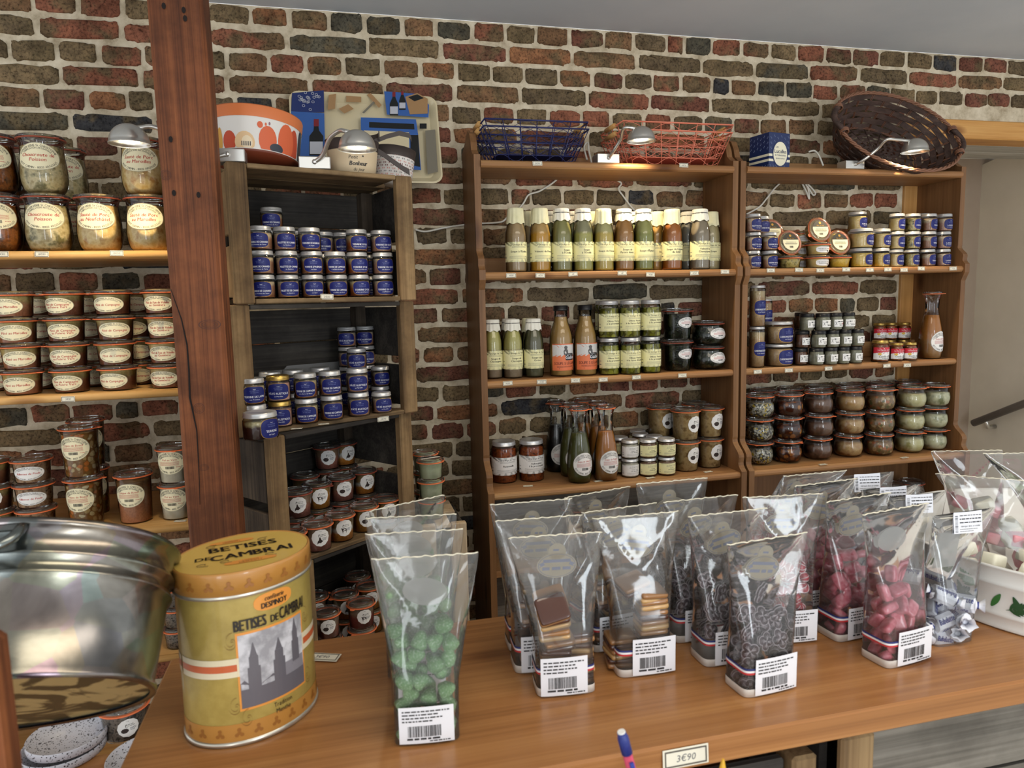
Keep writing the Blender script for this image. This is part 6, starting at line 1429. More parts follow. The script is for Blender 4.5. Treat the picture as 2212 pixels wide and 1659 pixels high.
def sweets(e, me, s, z0, z1, name, label, group, d0=.048, w0=.075, flat=1.0, seed=1, sh=(0, 0), h=.22, jit=.26, tilt=1.3, face=0, near=.80):
    """loose sweets filling the bag e between two heights, every piece an object"""
    r = random.Random(seed); z = z0; lay = 0; done = []
    while z <= z1:
        dz_ = bag_d(z, h, 0, d0)-.002; wz = w0+(d0-dz_)*.75; nx = max(2, int((wz-.004)/s)); ny = max(1, int((dz_-.001)/s+.35))
        for i in range(nx):
            for j in range(ny):
                if z > z1-s*.8 and r.random() < .45: continue
                x = (i+.5-nx/2)*(wz-.008)/nx+r.uniform(-jit, jit)*s+(lay % 2-.5)*s*.3; y = (j+.5-ny/2)*dz_/ny+r.uniform(-.1, .1)*s; x = max(-(wz/2-s*.6-.003), min(wz/2-s*.6-.003, x)); ym_ = max(0, dz_/2-s*.55-.002); y = max(-ym_, min(ym_, y))
                t = z/h; p = local(e, (x+sh[0]*t**1.5, y+sh[1]*t**1.5, z+r.uniform(-.25, .25)*s))
                if any((p-q_).length < s*near for q_ in done): continue
                done.append(p)
                rot = (r.uniform(-tilt, tilt)+face, r.uniform(-tilt, tilt) if not face else r.uniform(0, 6.3), r.uniform(0, 6.3) if not face else r.uniform(-tilt, tilt)+e.rotation_euler.z)
                o = ob(name, me, None, p); o.rotation_euler = rot; o.scale = [r.uniform(.9, 1.08)]*3; tag(o, label, 'sweet', group)
        z += s*.80*flat; lay += 1

# green gumdrops
def sugar(name, c, c2, rough=.5, sss=.0):
    t = NT(name); p = t.bsdf(); v = t.coords((1, 1, 1)); n = t.noise(v, 420, 3, .7); n2 = t.noise(v, 60, 3)
    col = t.mix(t.ramp(n, [(.50, (0, 0, 0, 1)), (.68, (.55, .55, .55, 1))]), t.ramp(n2, [(.3, c), (.7, c2)]), rgb(214, 226, 206))
    t.l(col, p.inputs['Base Color']); p.inputs['Roughness'].default_value = rough; t.bump(n, p, .5, .001)
    p.inputs['Subsurface Weight'].default_value = .0; return t.m
GUM = sugar('green sugared jelly', rgb(92, 136, 78), rgb(120, 162, 104), .6)
b = MB(); n = 14
pr_ = [(0, -.0085), (.0078, -.0085), (.0098, -.0072), (.0100, -.004), (.0086, .002), (.0060, .0075), (.0036, .0105), (0, .0115)]
vs = []; fs = []
for i, (rr_, z) in enumerate(pr_):
    for k in range(n): a = 2*PI*k/n; q = 1+.16*noise.noise(Vector((math.cos(a)*1.5, math.sin(a)*1.5, z*160))); vs.append((rr_*q*math.cos(a)*1.04, rr_*q*math.sin(a)*.96, z))
for i in range(len(pr_)-1):
    for k in range(n): fs.append((i*n+k, i*n+(k+1) % n, (i+1)*n+(k+1) % n, (i+1)*n+k))
gum = b.add(vs, fs, 0, True).mesh('gumdrop', GUM)
GB = 'bags of green gumdrops in a row'
gtop = lambda u, v, y: (atY(u, v, y).x, atY(u, v, y).z-CZ0)
bags = {}
for k, (x, y, yaw, tu, tv, wh) in enumerate(((.077, .781, -7, 918, 1200, 'frontmost'), (.080, .860, -8, 895, 1148, 'second from the front'), (.079, .928, -9, 888, 1114, 'third from the front'), (.084, .990, 24, 881, 1085, 'rearmost, turned aslant'))):
    tx, th_ = gtop(tu, tv, y); e = bag('clear bag of green gumdrops, %s in the row beside the yellow tin' % wh, x, y, rad(yaw), th_, .125, GB, (tx-x, 0), True, False, 'oval', seed=k+1, lh=.044); bags['G%d' % k] = e
    sweets(e, gum, .0182, .010 if k == 0 else .075, .136, 'gumdrop', 'green sugared gumdrop inside the %s green bag' % ('frontmost' if k == 0 else ('second', 'third', 'rearmost')[k-1]), 'green gumdrops in the %s bag' % ('front', 'second', 'third', 'rear')[k], seed=k+3)

# caramel squares
TAN = plain('tan caramel', rgb(152, 108, 66), .28, coat=.5); CHOC = plain('dark chocolate caramel', rgb(74, 40, 26), .22, coat=.6); BUT = plain('pale butter caramel', rgb(192, 152, 98), .3, coat=.4)
def caramel(m1, m2):
    b = MB(); b.quadric(.0205, .0175, .0036, .3, .22, 0, M=Matrix.Translation((0, 0, .0036))); b.quadric(.020, .017, .0034, .3, .22, 1, M=Matrix.Translation((0, 0, .0102))); return b.mesh('caramel', [m1, m2])
CA = [caramel(CHOC, TAN), caramel(BUT, TAN), caramel(TAN, CHOC), caramel(BUT, CHOC)]
CB_ = 'bags of layered caramels'
def caramels(e, spots, wh, grp):
    for i, (x, y, z, rx, ry, rz, k) in enumerate(spots):
        o = ob('caramel', CA[k], None, local(e, (x, y, z))); o.rotation_euler = (rx, ry, rz+e.rotation_euler.z)
        tag(o, '%s layered caramel square inside %s' % (('dark based', 'pale tan', 'dark topped', 'cream and dark')[k], wh), 'sweet', grp)
c1 = [(-.012, -.006, .004+.0138*i, .0, .04*(i % 2), .12*((i*7) % 5-2)*.5, (0, 1, 3, 2)[i % 4]) for i in range(4)]
c1 += [(-.008, -.004, .060, .22, -.05, .1, 0), (-.012, -.004, .075, .25, -.1, -.1, 1), (-.013, -.003, .090, .28, -.12, .05, 3), (-.016, -.010, .108, .95, -.2, .1, 2), (-.015, .004, .113, .9, -.2, .1, 1)]
c1 += [(.020, .008, .004+.0138*i, 0, 0, .1*((i*5) % 3-1), (2, 1, 0, 3)[i % 4]) for i in range(5)]
c2 = [(.014, -.004, .004+.0138*i, .0, .02*(i % 3-1), .1*((i*7) % 5-2)*.4, (0, 1, 3, 0, 1)[i % 5]) for i in range(7)]+[(.012, -.002, .099, .25, .12, .15, 1), (-.006, .010, .108, .2, -.2, .2, 0)]
c2 += [(-.024, .010, .004+.0138*i, .05, 0, .15*((i*5) % 3-1), (2, 1, 0, 3)[i % 4]) for i in range(3)]
cb = [(.0+.016*(i % 2)-.008, .0, .004+.0138*i, 0, 0, .1*((i*5) % 3-1), (0, 1, 2, 3)[i % 4]) for i in range(7)]
for k, (x, y, yaw, tu, tv, wh, spots, lx) in enumerate(((.260, .831, -6, 1200, 1155, 'the front left caramel bag', c1, -.004), (.246, .895, -4, 1165, 1118, 'the caramel bag second from front at left', cb, .0), (.252, .955, -3, 1148, 1083, 'the rear left caramel bag', cb, 0),
                            (.374, .848, -2, 1374, 1112, 'the front right caramel bag', c2, .010), (.362, .925, 6, 1340, 1097, 'the middle right caramel bag', cb, 0), (.362, .995, 14, 1293, 1063, 'the rear right caramel bag', cb, 0))):
    tx, th_ = gtop(tu, tv, y); e = bag('clear bag of layered caramels, '+wh.replace('the ', '').replace(' caramel bag', ' one')+' of six caramel bags', x, y, rad(yaw), th_, .118, CB_, (tx-x, 0), True, True, 'snow', seed=k+11, lx=lx, lw=.060, lh=.050); bags['C%d' % k] = e
    caramels(e, spots, wh, 'caramel squares of bag '+wh.replace('the ', ''))

# violet flower sweets
VIO = mottled('dark violet sugar', rgb(44, 30, 36), rgb(78, 54, 62), 90, .35); VRIM = plain('white sugar line', rgb(188, 176, 180), .5)
b = MB(); 
for k in range(4):
    a = PI/2*k+.4; cx_, cy_ = .0058*math.cos(a), .0058*math.sin(a)
    b.lathe([(0, -.0032), (.0044, -.0026), (.0056, 0), (.0044, .0026), (0, .0034)], 12, 0, Matrix.Translation((cx_, cy_, 0)), sx=1.05)
    for z in (.0014, -.0014): b.tube([(cx_+.0054*math.cos(t), cy_+.0054*math.sin(t), z) for t in (2*PI*i/16 for i in range(16))], .0006, 4, 1, True)
    for da in (-.5, 0, .5): b.tube([(.0012*math.cos(a), .0012*math.sin(a), .0030), (cx_*1.0+.002*math.cos(a+da*2), cy_*1.0+.002*math.sin(a+da*2), .0036)], .00035, 4, 1)
b.v = [(x*1.15, y*1.15, z*1.15) for x, y, z in b.v]; vio = b.mesh('violet flower sweet', [VIO, VRIM])
VB = 'bags of dark violet flower sweets'
for k, (x, y, yaw, tu, tv, wh) in enumerate(((.502, .765, 5, 1660, 1163, 'front'), (.494, .843, 1, 1573, 1106, 'second'), (.487, .915, 1, 1514, 1076, 'third'), (.489, .990, 0, 1452, 1038, 'rear'))):
    tx, th_ = gtop(tu, tv, y); e = bag('clear bag of dark violet flower sweets, the %s one of its column' % wh, x, y, rad(yaw), th_, .13, VB, (tx-x, 0), True, True, 'snow', seed=k+21, lx=.006); bags['V%d' % k] = e
    sweets(e, vio, .0225, .008 if k == 0 else .045, .125 if k < 3 else .11, 'violet_sweet', 'dark violet flower sweet with white lines inside the %s violet bag' % wh, 'flower sweets in the %s violet bag' % wh, seed=k+31, flat=.62, sh=(tx-x, 0), h=th_, tilt=.7, face=PI/2, near=.72)

# pink lozenges and red striped balls
def candyglass(name, c, c2):
    t = NT(name); p = t.bsdf(); v = t.coords((1, 1, 1)); n2 = t.noise(v, 120, 4, .6); t.l(t.ramp(n2, [(.35, c), (.68, c2)]), p.inputs['Base Color'])
    p.inputs['Roughness'].default_value = .28; p.inputs['Transmission Weight'].default_value = .0; p.inputs['Coat Weight'].default_value = .4; t.bump(n2, p, .15, .001); return t.m
PINK = candyglass('pink boiled sugar', rgb(200, 80, 100), rgb(228, 140, 152)); RED = candyglass('red boiled sugar', rgb(160, 24, 44), rgb(196, 60, 74)); SUGW = plain('white sugar stripe', rgb(240, 220, 220), .4)
b = MB(); b.quadric(.0122, .0084, .0056, .5, .45, 0, 20, 11)
loz = b.mesh('pink lozenge', PINK)
b = MB(); n = 16; vs = []; fs = []
for i in range(9):
    a = -PI/2+PI*i/8
    for k in range(n): t = 2*PI*k/n; q = .0088*(1+.06*math.cos(8*t)*math.cos(a)); vs.append((q*math.cos(a)*math.cos(t), q*math.cos(a)*math.sin(t), .0072*math.sin(a)))
for i in range(8):
    for k in range(n): fs.append((i*n+k, i*n+(k+1) % n, (i+1)*n+(k+1) % n, (i+1)*n+k))
b.add(vs, fs, 0, True)
for k in range(6): t = 2*PI*k/6; b.tube([(.0088*math.cos(a)*math.cos(t+a*.4), .0088*math.cos(a)*math.sin(t+a*.4), .0073*math.sin(a)) for a in (-1.2+2.4*i/8 for i in range(9))], .0007, 4, 1)
ball = b.mesh('striped red sweet', [RED, SUGW])
PB = 'bags of pink and red boiled sweets'
for k, (x, y, yaw, tu, tv, wh, me, nm, hf, sh0) in enumerate(((.718, .777, 8, 1934, 1098, 'front pink', loz, 'pink_lozenge', .118, 0), (.706, .856, 6, 1857, 1074, 'second pink', loz, 'pink_lozenge', .125, 0), (.690, .925, 5, 1788, 1042, 'rear pink', loz, 'pink_lozenge', .13, 0), (.610, .872, -8, 1692, 1070, 'red striped', ball, 'striped_sweet', .125, 0), (.640, 1.0, 0, 1762, 1022, 'rear red striped', ball, 'striped_sweet', .12, 0))):
    tx, th_ = gtop(tu, tv, y); e = bag('clear bag of boiled sweets with label and ribbon, the %s bag' % wh, x, y, rad(yaw), th_, hf+.006, PB, (tx-x, 0), True, True, 'snow' if k != 0 else 'oval', seed=k+41, lx=.008); bags['P%d' % k] = e
    sweets(e, me, .0215 if me == loz else .0175, .010 if k in (0, 1) else .05, hf, nm, ('pink boiled lozenge' if me == loz else 'red white striped boiled sweet')+' inside the %s bag' % wh, 'sweets in the %s bag' % wh, seed=k+51, flat=.62, sh=(tx-x, 0), h=th_, near=.75)

# white wrapped babeluttes in short bags with paper headers
WRAP = mottled('white waxed wrapper', rgb(222, 224, 232), rgb(240, 242, 248), 60, .35, bump=.3)
b = MB(); b.lathe([(.0078, -.017), (.0082, -.015), (.0082, .015), (.0078, .017)], 10, 0, Matrix.Rotation(PI/2, 4, 'Y'), sx=1, sy=.8, sm=False)
for s_ in (-1, 1):
    n = 14; vs = []
    for r_, xx in ((.0076, .017), (.0026, .020), (.0062, .027), (.0072, .029)):
        for k in range(n): a = 2*PI*k/n; q = r_*(1+(.22*math.cos(5*a) if xx > .02 else 0)); vs.append((s_*xx, q*math.cos(a), q*.8*math.sin(a)))
    b.add(vs, [(i*n+k, i*n+(k+1) % n, (i+1)*n+(k+1) % n, (i+1)*n+k) for i in range(3) for k in range(n)], 0, True)
for an, s_ in ((-.6, 'Echte'), (.6, 'Babelutte'), (2.2, 'Babeluttes')):
    for pts, fs_, mi in text(s_, 0, 0, .0052, .028, 1, .2, .1):
        b.add([(X, .0087*math.sin(an+Z/.0082)*.8*-1 if False else -.0072*math.cos(an+Z/.0082), .0087*math.sin(an+Z/.0082)) for X, Z in pts], fs_, 1)
for s_ in (-1, 1): b.lathe([(.0034, -.002), (.0034, .002)], 10, 1, Matrix.Translation((s_*.0195, 0, 0)) @ Matrix.Rotation(PI/2, 4, 'Y'), cap=False)
b.v = [(x*1.0, y*1.6, z*1.6) for x, y, z in b.v]; bab = b.mesh('wrapped sweet', [WRAP, BLUEINK])
HEAD = plain('white header card', rgb(228, 230, 238), .5)
def header(e, x, y, z, w, h, tilt=0, seed=0):
    t = barcode(-h*.42, h*.42, -.0, .0, 1)
    lay = []
    r = random.Random(seed)
    for k in range(14): q = -h*.44+k*h*.062; t += bar(-w*.46, -w*.36, q, q+h*.02*r.choice((1, 1, 2)), 1)
    for k in range(3): t += small_print(-w*.30, w*.46, h*(.32-.17*k), h*.055, 1, seed+k)
    t += text('fabriqué dans un atelier', w*.08, -h*.16, h*.09, w*.72, 1, .3)+small_print(-w*.30, w*.34, -h*.32, h*.03, 2, seed+5)+small_print(-w*.30, w*.2, -h*.42, h*.03, 2, seed+6)
    b = flat([shape(rect(w, h), 0, 2), t], Matrix.Translation((x, y, z)) @ Matrix.Rotation(tilt, 4, 'Y') @ Matrix.Rotation(rad(-8), 4, 'X')); b.box(x-w/2, x+w/2, y+.0012, y+.0022, z-h/2, z+h/2, 0, .0003)
    ob('header_label', (b, [HEAD, INK, GREYINK]), e)
BB = 'short bags of white wrapped sweets'
for k, (u0, u1, v, y, wh, hd) in enumerate(((2038, 2135, 1106, .805, 'front', 1128), (1940, 2022, 1068, .93, 'second', 1084), (1884, 1966, 1052, .97, 'third', 1072), (1830, 1908, 1024, 1.015, 'rear', 1042))):
    p = atY((u0+u1)/2, v, y); x = (p.x if k else .826); th_ = p.z-CZ0; 
    e = bag('clear bag of white wrapped sweets under a paper header, the %s one' % wh, x, y, rad(3 if k == 0 else 0), th_, .08, BB, (p.x-x, 0), False, False, None, w0=.085, d0=.05, seed=k+61, top='none', girth=.118); bags['B%d' % k] = e
    header(e, p.x-x, -.006, th_-.014, .052, .030, rad(3), k)
    if k == 0:
        t = [shape(ell(.05, .03), 0, 2)]; b = flat([shape([(-.024, -.03), (.018, -.032), (.028, .03), (-.008, .032)], 0, 2)], Matrix.Translation((.006, .006, th_-.05))); ob('folded_leaflet', (b, GREYST), e)
    sweets(e, bab, .0275, .012 if k == 0 else .035, .088 if k == 0 else .06, 'wrapped_sweet', 'white wrapped sweet with blue writing inside the %s header bag' % wh, 'wrapped sweets in the %s header bag' % wh, d0=.056, w0=.072, seed=k+71, flat=.6, sh=(p.x-x, 0), h=th_, tilt=.4, jit=.12, near=.72)

# ------------------------------------------------------------------ white tub with printed leaves
e = thing('metal_tub', 'round white metal tub with green leaf print at the right edge', 'tub', (1.168, .885, CZ0), rad(0))
TWH = plain('white lacquered tin', rgb(226, 224, 218), .35, coat=.3); LEAF = plain('leaf green print', rgb(58, 116, 56), .45); LEAF2 = plain('dark leaf print', rgb(36, 78, 44), .45)
A, B2, hT = .272, .262, .095
kz = lambda z: .955+.045*z/hT
b = MB().lathe([(0, .002), (.945, .002), (.955, 0), (.966, .003), (.957, .006), (kz(.020), .020), (kz(.022)+.010, .023), (kz(.024), .026), (kz(.068), .068), (kz(.070)+.010, .071), (kz(.072), .074), (kz(.092), .092), (1.008, hT), (1.014, hT+.002), (1.004, hT+.004), (.985, hT), (.93, .006), (0, .006)], 96, sx=A, sy=B2, cap=False)
ob('body', (b, TWH), e)
b = MB()
def onT(a, z, li=0): k = kz(z)+.004+li*.001; return (A*k*math.cos(a), B2*k*math.sin(a), z)
def leaf(a0, z0, la, lw_, ang, mi):
    pts = []
    for i in range(9):
        t = i/8; w_ = lw_*math.sin(PI*min(1, t*.9+.06))**.8; pts.append((t*la, w_))
    out = [(x_, w_) for x_, w_ in pts]+[(x_, -w_) for x_, w_ in reversed(pts)]
    vs = [onT(a0+(x_*math.cos(ang)-w_*math.sin(ang))/.27, z0+x_*math.sin(ang)+w_*math.cos(ang)) for x_, w_ in out]
    b.add(vs, [(i, i+1, 16-i, 17-i) for i in range(8)], mi)
def frond(a0, z0, L_, ang, mi, n=5):
    for i in range(n):
        t = (i+1)/n; x_, z_ = a0+L_*t*math.cos(ang)/.27, z0+L_*t*math.sin(ang)
        for s_ in (-1, 1): leaf(x_, z_, .017*(1-.35*t), .0022, ang+s_*.75, mi)
    leaf(a0, z0, L_, .0008, ang, mi)
for i in range(22):
    a = PI*.62+i*.15; leaf(a, .034, .026, .0042, rad(115 if i % 2 else 60), i % 2); frond(a+.075, .034+.022*(i % 2), .026, rad(20 if i % 3 else 150), (i+1) % 2)
ob('leaf_print', (b, [LEAF, LEAF2]), e)
# in the tub: nougat bags
PKC = mottled('pink nougat', rgb(222, 132, 146), rgb(236, 170, 178), 40, .5); WHC = mottled('white nougat', rgb(232, 228, 206), rgb(244, 240, 224), 40, .5); GRC = mottled('pale green nougat', rgb(180, 196, 150), rgb(206, 214, 180), 40, .5)
cube = [MB().quadric(.017, .012, .010, .3, .25).mesh('nougat', m) for m in (PKC, WHC, GRC)]
kpos = random.Random(3)
for nm, (x, y, z, tu, tv), cols_, wh in (('T1', (1.13, 1.03, .012, 2095, 975), (0, 0, 1), 'left'), ('T2', (1.06, .885, .012, 2150, 1045), (0, 1, 1), 'front'), ('T3', (1.22, .93, .012, 2232, 985), (0, 1, 2, 0), 'right')):
    p = atY(tu, tv, y); e2 = bag('clear bag of nougat standing in the white tub, %s one' % wh, x, y, rad(-15 if nm != 'T2' else -40), p.z-CZ0-z, .10, 'bags of nougat in the tub', (p.x-x, 0), False, False, None, w0=.085, d0=.055, seed=ord(nm[1]), girth=.13); e2.location.z += z
    for i in range(15):
        q = local(e2, (kpos.uniform(-.03, .03), kpos.uniform(-.018, .018), .014+.006*i)); c_ = cols_[i % len(cols_)] if i > 8 or nm != 'T1' else 0
        o = ob('nougat', cube[c_], None, q); o.rotation_euler = (kpos.uniform(-.5, .5), kpos.uniform(-.5, .5), kpos.uniform(0, 3)); tag(o, '%s nougat piece inside the %s bag in the tub' % (('pink', 'white', 'pale green')[c_], wh), 'sweet', 'nougat pieces in the %s tub bag' % wh)
for i in range(26):
    a = rad(170+i*7); q = Vector((1.168+.242*math.cos(a)*(.89 if i % 2 else 1), .885+.232*math.sin(a)*(.89 if i % 2 else 1), CZ0+.074+.012*(i % 2)))
    o = ob('nougat', cube[1], None, q); o.rotation_euler = (.3*math.sin(i), .3*math.cos(i), a); tag(o, 'white nougat block lying loose near the tub rim', 'sweet', 'loose nougat at the tub rim')

# ------------------------------------------------------------------ yellow tin
def tin_mat():
    t = NT('old gold printed tin'); p = t.bsdf(); v = t.coords((1, 1, 1), False); n = t.noise(v, 90, 4); n2 = t.noise(v, 14, 3)
    c = t.mix(t.ramp(n2, [(.4, (0, 0, 0, 1)), (.65, (.6, .6, .6, 1))]), rgb(184, 160, 86), rgb(160, 138, 72)); c = t.mix(.35, c, t.ramp(n, [(.35, (.7, .66, .5, 1)), (.6, (1, 1, 1, 1))]), 'MULTIPLY')
    t.l(c, p.inputs['Base Color']); p.inputs['Roughness'].default_value = .34; p.inputs['Coat Weight'].default_value = .4; p.inputs['Metallic'].default_value = .15; return t.m
TINB = tin_mat(); TLID = plain('yellow lid print', rgb(208, 172, 84), .32, coat=.4); TORG = plain('amber lid side', rgb(180, 126, 58), .34, coat=.4); TRIM = plain('tin rim metal', rgb(206, 200, 186), .3, .8)
TOR2 = plain('orange cartouche', rgb(222, 146, 62), .4, coat=.3); TBAND = plain('red orange band', rgb(196, 92, 48), .4, coat=.3); TCRM = plain('cream band', rgb(222, 208, 176), .4, coat=.3); TBR = plain('brown print', rgb(120, 84, 34), .5); TBLK = plain('black print', rgb(36, 30, 26), .4)
TSKY = mottled('grey photo sky', rgb(150, 148, 152), rgb(206, 204, 208), 45, .35, bump=0, lo=.4, hi=.6); TGD = plain('grey photo dark', rgb(98, 94, 100), .35, coat=.3); TGM = plain('grey photo mid', rgb(132, 128, 134), .35, coat=.3)
TX, TY, TA, TB_, TYAW, TH = -.126, .882, .080, .066, 38, .205
e = thing('sweets_tin', 'yellow oval sweets tin with black lettering and photo of towers', 'tin', (TX, TY, CZ0), rad(TYAW))
CREST = plain('brown crest print', rgb(150, 96, 40), .4)
ob('body', (MB().lathe([(0, .001), (.99, .001), (1.0, .004), (1.0, TH-.028)], 96, sx=TA, sy=TB_, cap=False), TINB), e)
ob('foot_rim', (MB().lathe([(.985, 0), (1.018, .0005), (1.028, .003), (1.018, .0055), (1.0, .006)], 96, sx=TA, sy=TB_, cap=False), TRIM), e)
def ringband(z0, z1, k): return MB().lathe([(k, z0), (k, z1)], 96, sx=TA, sy=TB_, cap=False)
ob('foot_band', (ringband(.006, .027, 1.004), TORG), e)
lid = ob('lid', (MB().lathe([(1.012, TH-.027), (1.026, TH-.0265), (1.026, TH-.003), (1.018, TH), (1.004, TH+.0006), (.99, TH-.001), (0, TH-.001)], 96, sx=TA, sy=TB_, cap=False), [TORG]), e)
ob('lid_rim', (MB().lathe([(1.024, TH-.030), (1.036, TH-.0285), (1.036, TH-.027), (1.024, TH-.0255)], 96, sx=TA, sy=TB_, cap=False), TRIM), lid)
ob('lid_face', (MB().lathe([(.985, TH-.0004), (0, TH-.0004)], 96, sx=TA, sy=TB_, cap=False), TLID), lid)
yaw_in = rad(14-TYAW)                                     # lid lettering reads along this direction
b = MB(); cr, sr = math.cos(yaw_in), math.sin(yaw_in)
lt = text('BETISES', .002, .020, .0175, .078, 0, 0, .07)+text('DE', -.046, -.006, .011, .02, 0, .1, .05)+text('CAMBRAI', .008, -.010, .0185, .092, 0, 0, .07)
c1_ = shape(sup(.052, .011, 3), 1, 2, -.008, .044)+shape(sup(.058, .012, 3), 1, 2, .004, -.036)
lt2 = text('confiserie', -.008, .0465, .003, .03, 2)+text('DESPINOY', -.008, .0425, .0034, .035, 2)+text('confiserie', .004, -.0335, .0034, .03, 2)+text('DESPINOY', .004, -.0385, .0042, .042, 2)
for s_, x0, z0 in ((1, -.045, -.026), (1, .03, -.026), (-1, -.03, .034), (-1, .03, .034), (1, -.02, -.026)):
    pts = [(x0+.011*t*math.cos(t*5)*1.2, z0+s_*.006*t*math.sin(t*5)) for t in (i/14 for i in range(15))]
    for (a0, b0), (a1, b1) in zip(pts, pts[1:]): lt.append(([(a0, b0-.0006), (a1, b1-.0006), (a1, b1+.0006), (a0, b0+.0006)], [(0, 1, 2, 3)], 0))
for li, l in enumerate((c1_, lt+lt2)):
    for pts, fs_, mi in l: b.add([(X*cr-Y_*sr, X*sr+Y_*cr, TH+.0002+li*.0002) for X, Y_ in pts], fs_, mi)
ob('lid_lettering', (b, [TBLK, TOR2, TBR]), lid)
# print on the body, wrapped on the oval by arc length
N_ = 720; arc = [0]; pt = [(TA*math.cos(2*PI*i/N_), TB_*math.sin(2*PI*i/N_)) for i in range(N_+1)]
for i in range(N_): arc.append(arc[-1]+math.dist(pt[i], pt[i+1]))
TOT = arc[-1]
import bisect
def onTin(s, z, off): 
    s %= TOT; i = bisect.bisect(arc, s)-1; i = max(0, min(N_-1, i)); f = (s-arc[i])/(arc[i+1]-arc[i]); x = pt[i][0]+(pt[i+1][0]-pt[i][0])*f; y = pt[i][1]+(pt[i+1][1]-pt[i][1])*f
    nx, ny = x/TA**2, y/TB_**2; l = math.hypot(nx, ny); return (x+nx/l*off, y+ny/l*off, z)
def s_at(deg):                                            # arc position of a world direction seen from the tin's centre
    a = rad(deg-TYAW); th_ = math.atan2(math.sin(a)/TB_, math.cos(a)/TA); return arc[int((th_ % (2*PI))/(2*PI)*N_)]
def dense(x0, x1, z0, z1, mi, n=12): return [([(x0+(x1-x0)*i/n, z) for i in range(n+1) for z in (z0, z1)], [(2*i, 2*i+2, 2*i+3, 2*i+1) for i in range(n)], mi)]
def tower(x, w, z0, z1, mi):
    o = dense(x-w/2, x+w/2, z0, z0+(z1-z0)*.5, mi, 3)+dense(x-w*.36, x+w*.36, z0+(z1-z0)*.5, z0+(z1-z0)*.72, mi, 3)
    o.append(([(x-w*.3, z0+(z1-z0)*.72), (x+w*.3, z0+(z1-z0)*.72), (x+.0003, z1), (x-.0003, z1)], [(0, 1, 2, 3)], mi)); return o
PS = .78
def panel(b, s0):
    L0 = dense(-.055, .055, .041, .134, 0)+dense(-.145, -.05, .083, .105, 4, 20)+dense(.05, .145, .083, .105, 4, 20)
    L1 = dense(-.052, .052, .044, .131, 1)+dense(-.145, -.055, .090, .098, 5, 20)+dense(.055, .145, .090, .098, 5, 20)
    r = random.Random(2)
    L2 = dense(-.052, .052, .044, .066, 2)+dense(.012, .05, .066, .082, 3, 6)+[([(-.052, .066)]+[(-.052+.104*i/18, .068+.006*r.random()+.004*math.sin(i)) for i in range(19)]+[(.052, .066)], [tuple(range(21))], 2)]
    L3 = tower(-.032, .018, .062, .120, 2)+tower(.006, .019, .066, .116, 2)+tower(.036, .014, .078, .130, 2)
    cart = shape(sup(.062, .021, 2.6), 0, 3, .004, .163)
    tx_ = text('confiserie', .004, .1675, .0056, .034, 6, .25, .06)+text('DESPINOY', .004, .1595, .0066, .048, 6, 0, .12)
    tx_ += text('BETISES', -.034, .143, .0135, .045, 6, 0, .12)+text('DE', .002, .1415, .009, .012, 6, 0, .1)+text('CAMBRAI', .034, .144, .0145, .048, 6, 0, .12)
    tx_ += text('Tradition', .008, .0365, .0058, .03, 6)+text('Menthe', .008, .0285, .0058, .03, 6)
    for s_, x0, z0 in ((-1, -.06, .125), (-1, -.06, .048), (1, .062, .125), (1, .06, .048), (-1, -.045, .032)):
        for q in range(2):
            pts = [(x0+s_*.010*t*math.cos(t*6+q*2), z0+.011*t*math.sin(t*6+q*2)) for t in (i/16 for i in range(17))]
            for (a0, b0), (a1, b1) in zip(pts, pts[1:]): tx_.append(([(a0, b0-.0003), (a1, b1-.0003), (a1, b1+.0003), (a0, b0+.0003)], [(0, 1, 2, 3)], 7))
    for li, l in enumerate((L0+cart, L1, L2, L3, tx_)):
        for pts, fs_, mi in l: b.add([onTin(s0+X*PS, Z, .0004+li*.0002) for X, Z in pts], fs_, mi)
for s0 in (s_at(-58), s_at(-58)+TOT/2): b = MB(); panel(b, s0); ob('printed_picture', (b, [TOR2, TSKY, TGD, TGM, TCRM, TBAND, TBLK, TBR]), e)
for k_, (z, off) in enumerate(((.016, .0008), (TH-.015, .0026))):
    b = MB()
    for i in range(22):
        s0 = TOT*i/22
        for X, Z in ((0, 0), (-.0028, -.0022), (.0028, -.0022), (0, .004)):
            b.add([onTin(s0+X+.0022*math.cos(t), z+Z+.0022*math.sin(t), off) for t in (2*PI*q/8 for q in range(8))], [tuple(range(8))], 0)
    ob('crest_print', (b, CREST), e if k_ == 0 else lid)

# card and price tag on the counter
o = ob('price_tag', tagmesh('3€90', .05, .020), None, tuple(atZ(690, 1428, CZ+.0015))); o.rotation_euler = (rad(-88), 0, rad(-22)); tag(o, 'white price card lying flat on the counter behind the yellow tin', 'price tag')
p = atY(1482, 1636, .677); o = ob('price_tag', tagmesh('3€90', .056, .0225), None, (p.x, .6775, p.z-.011)); o.rotation_euler = (rad(-4), rad(0), 0); tag(o, 'white price tag reading 3€90 on the front edge of the counter', 'price tag')

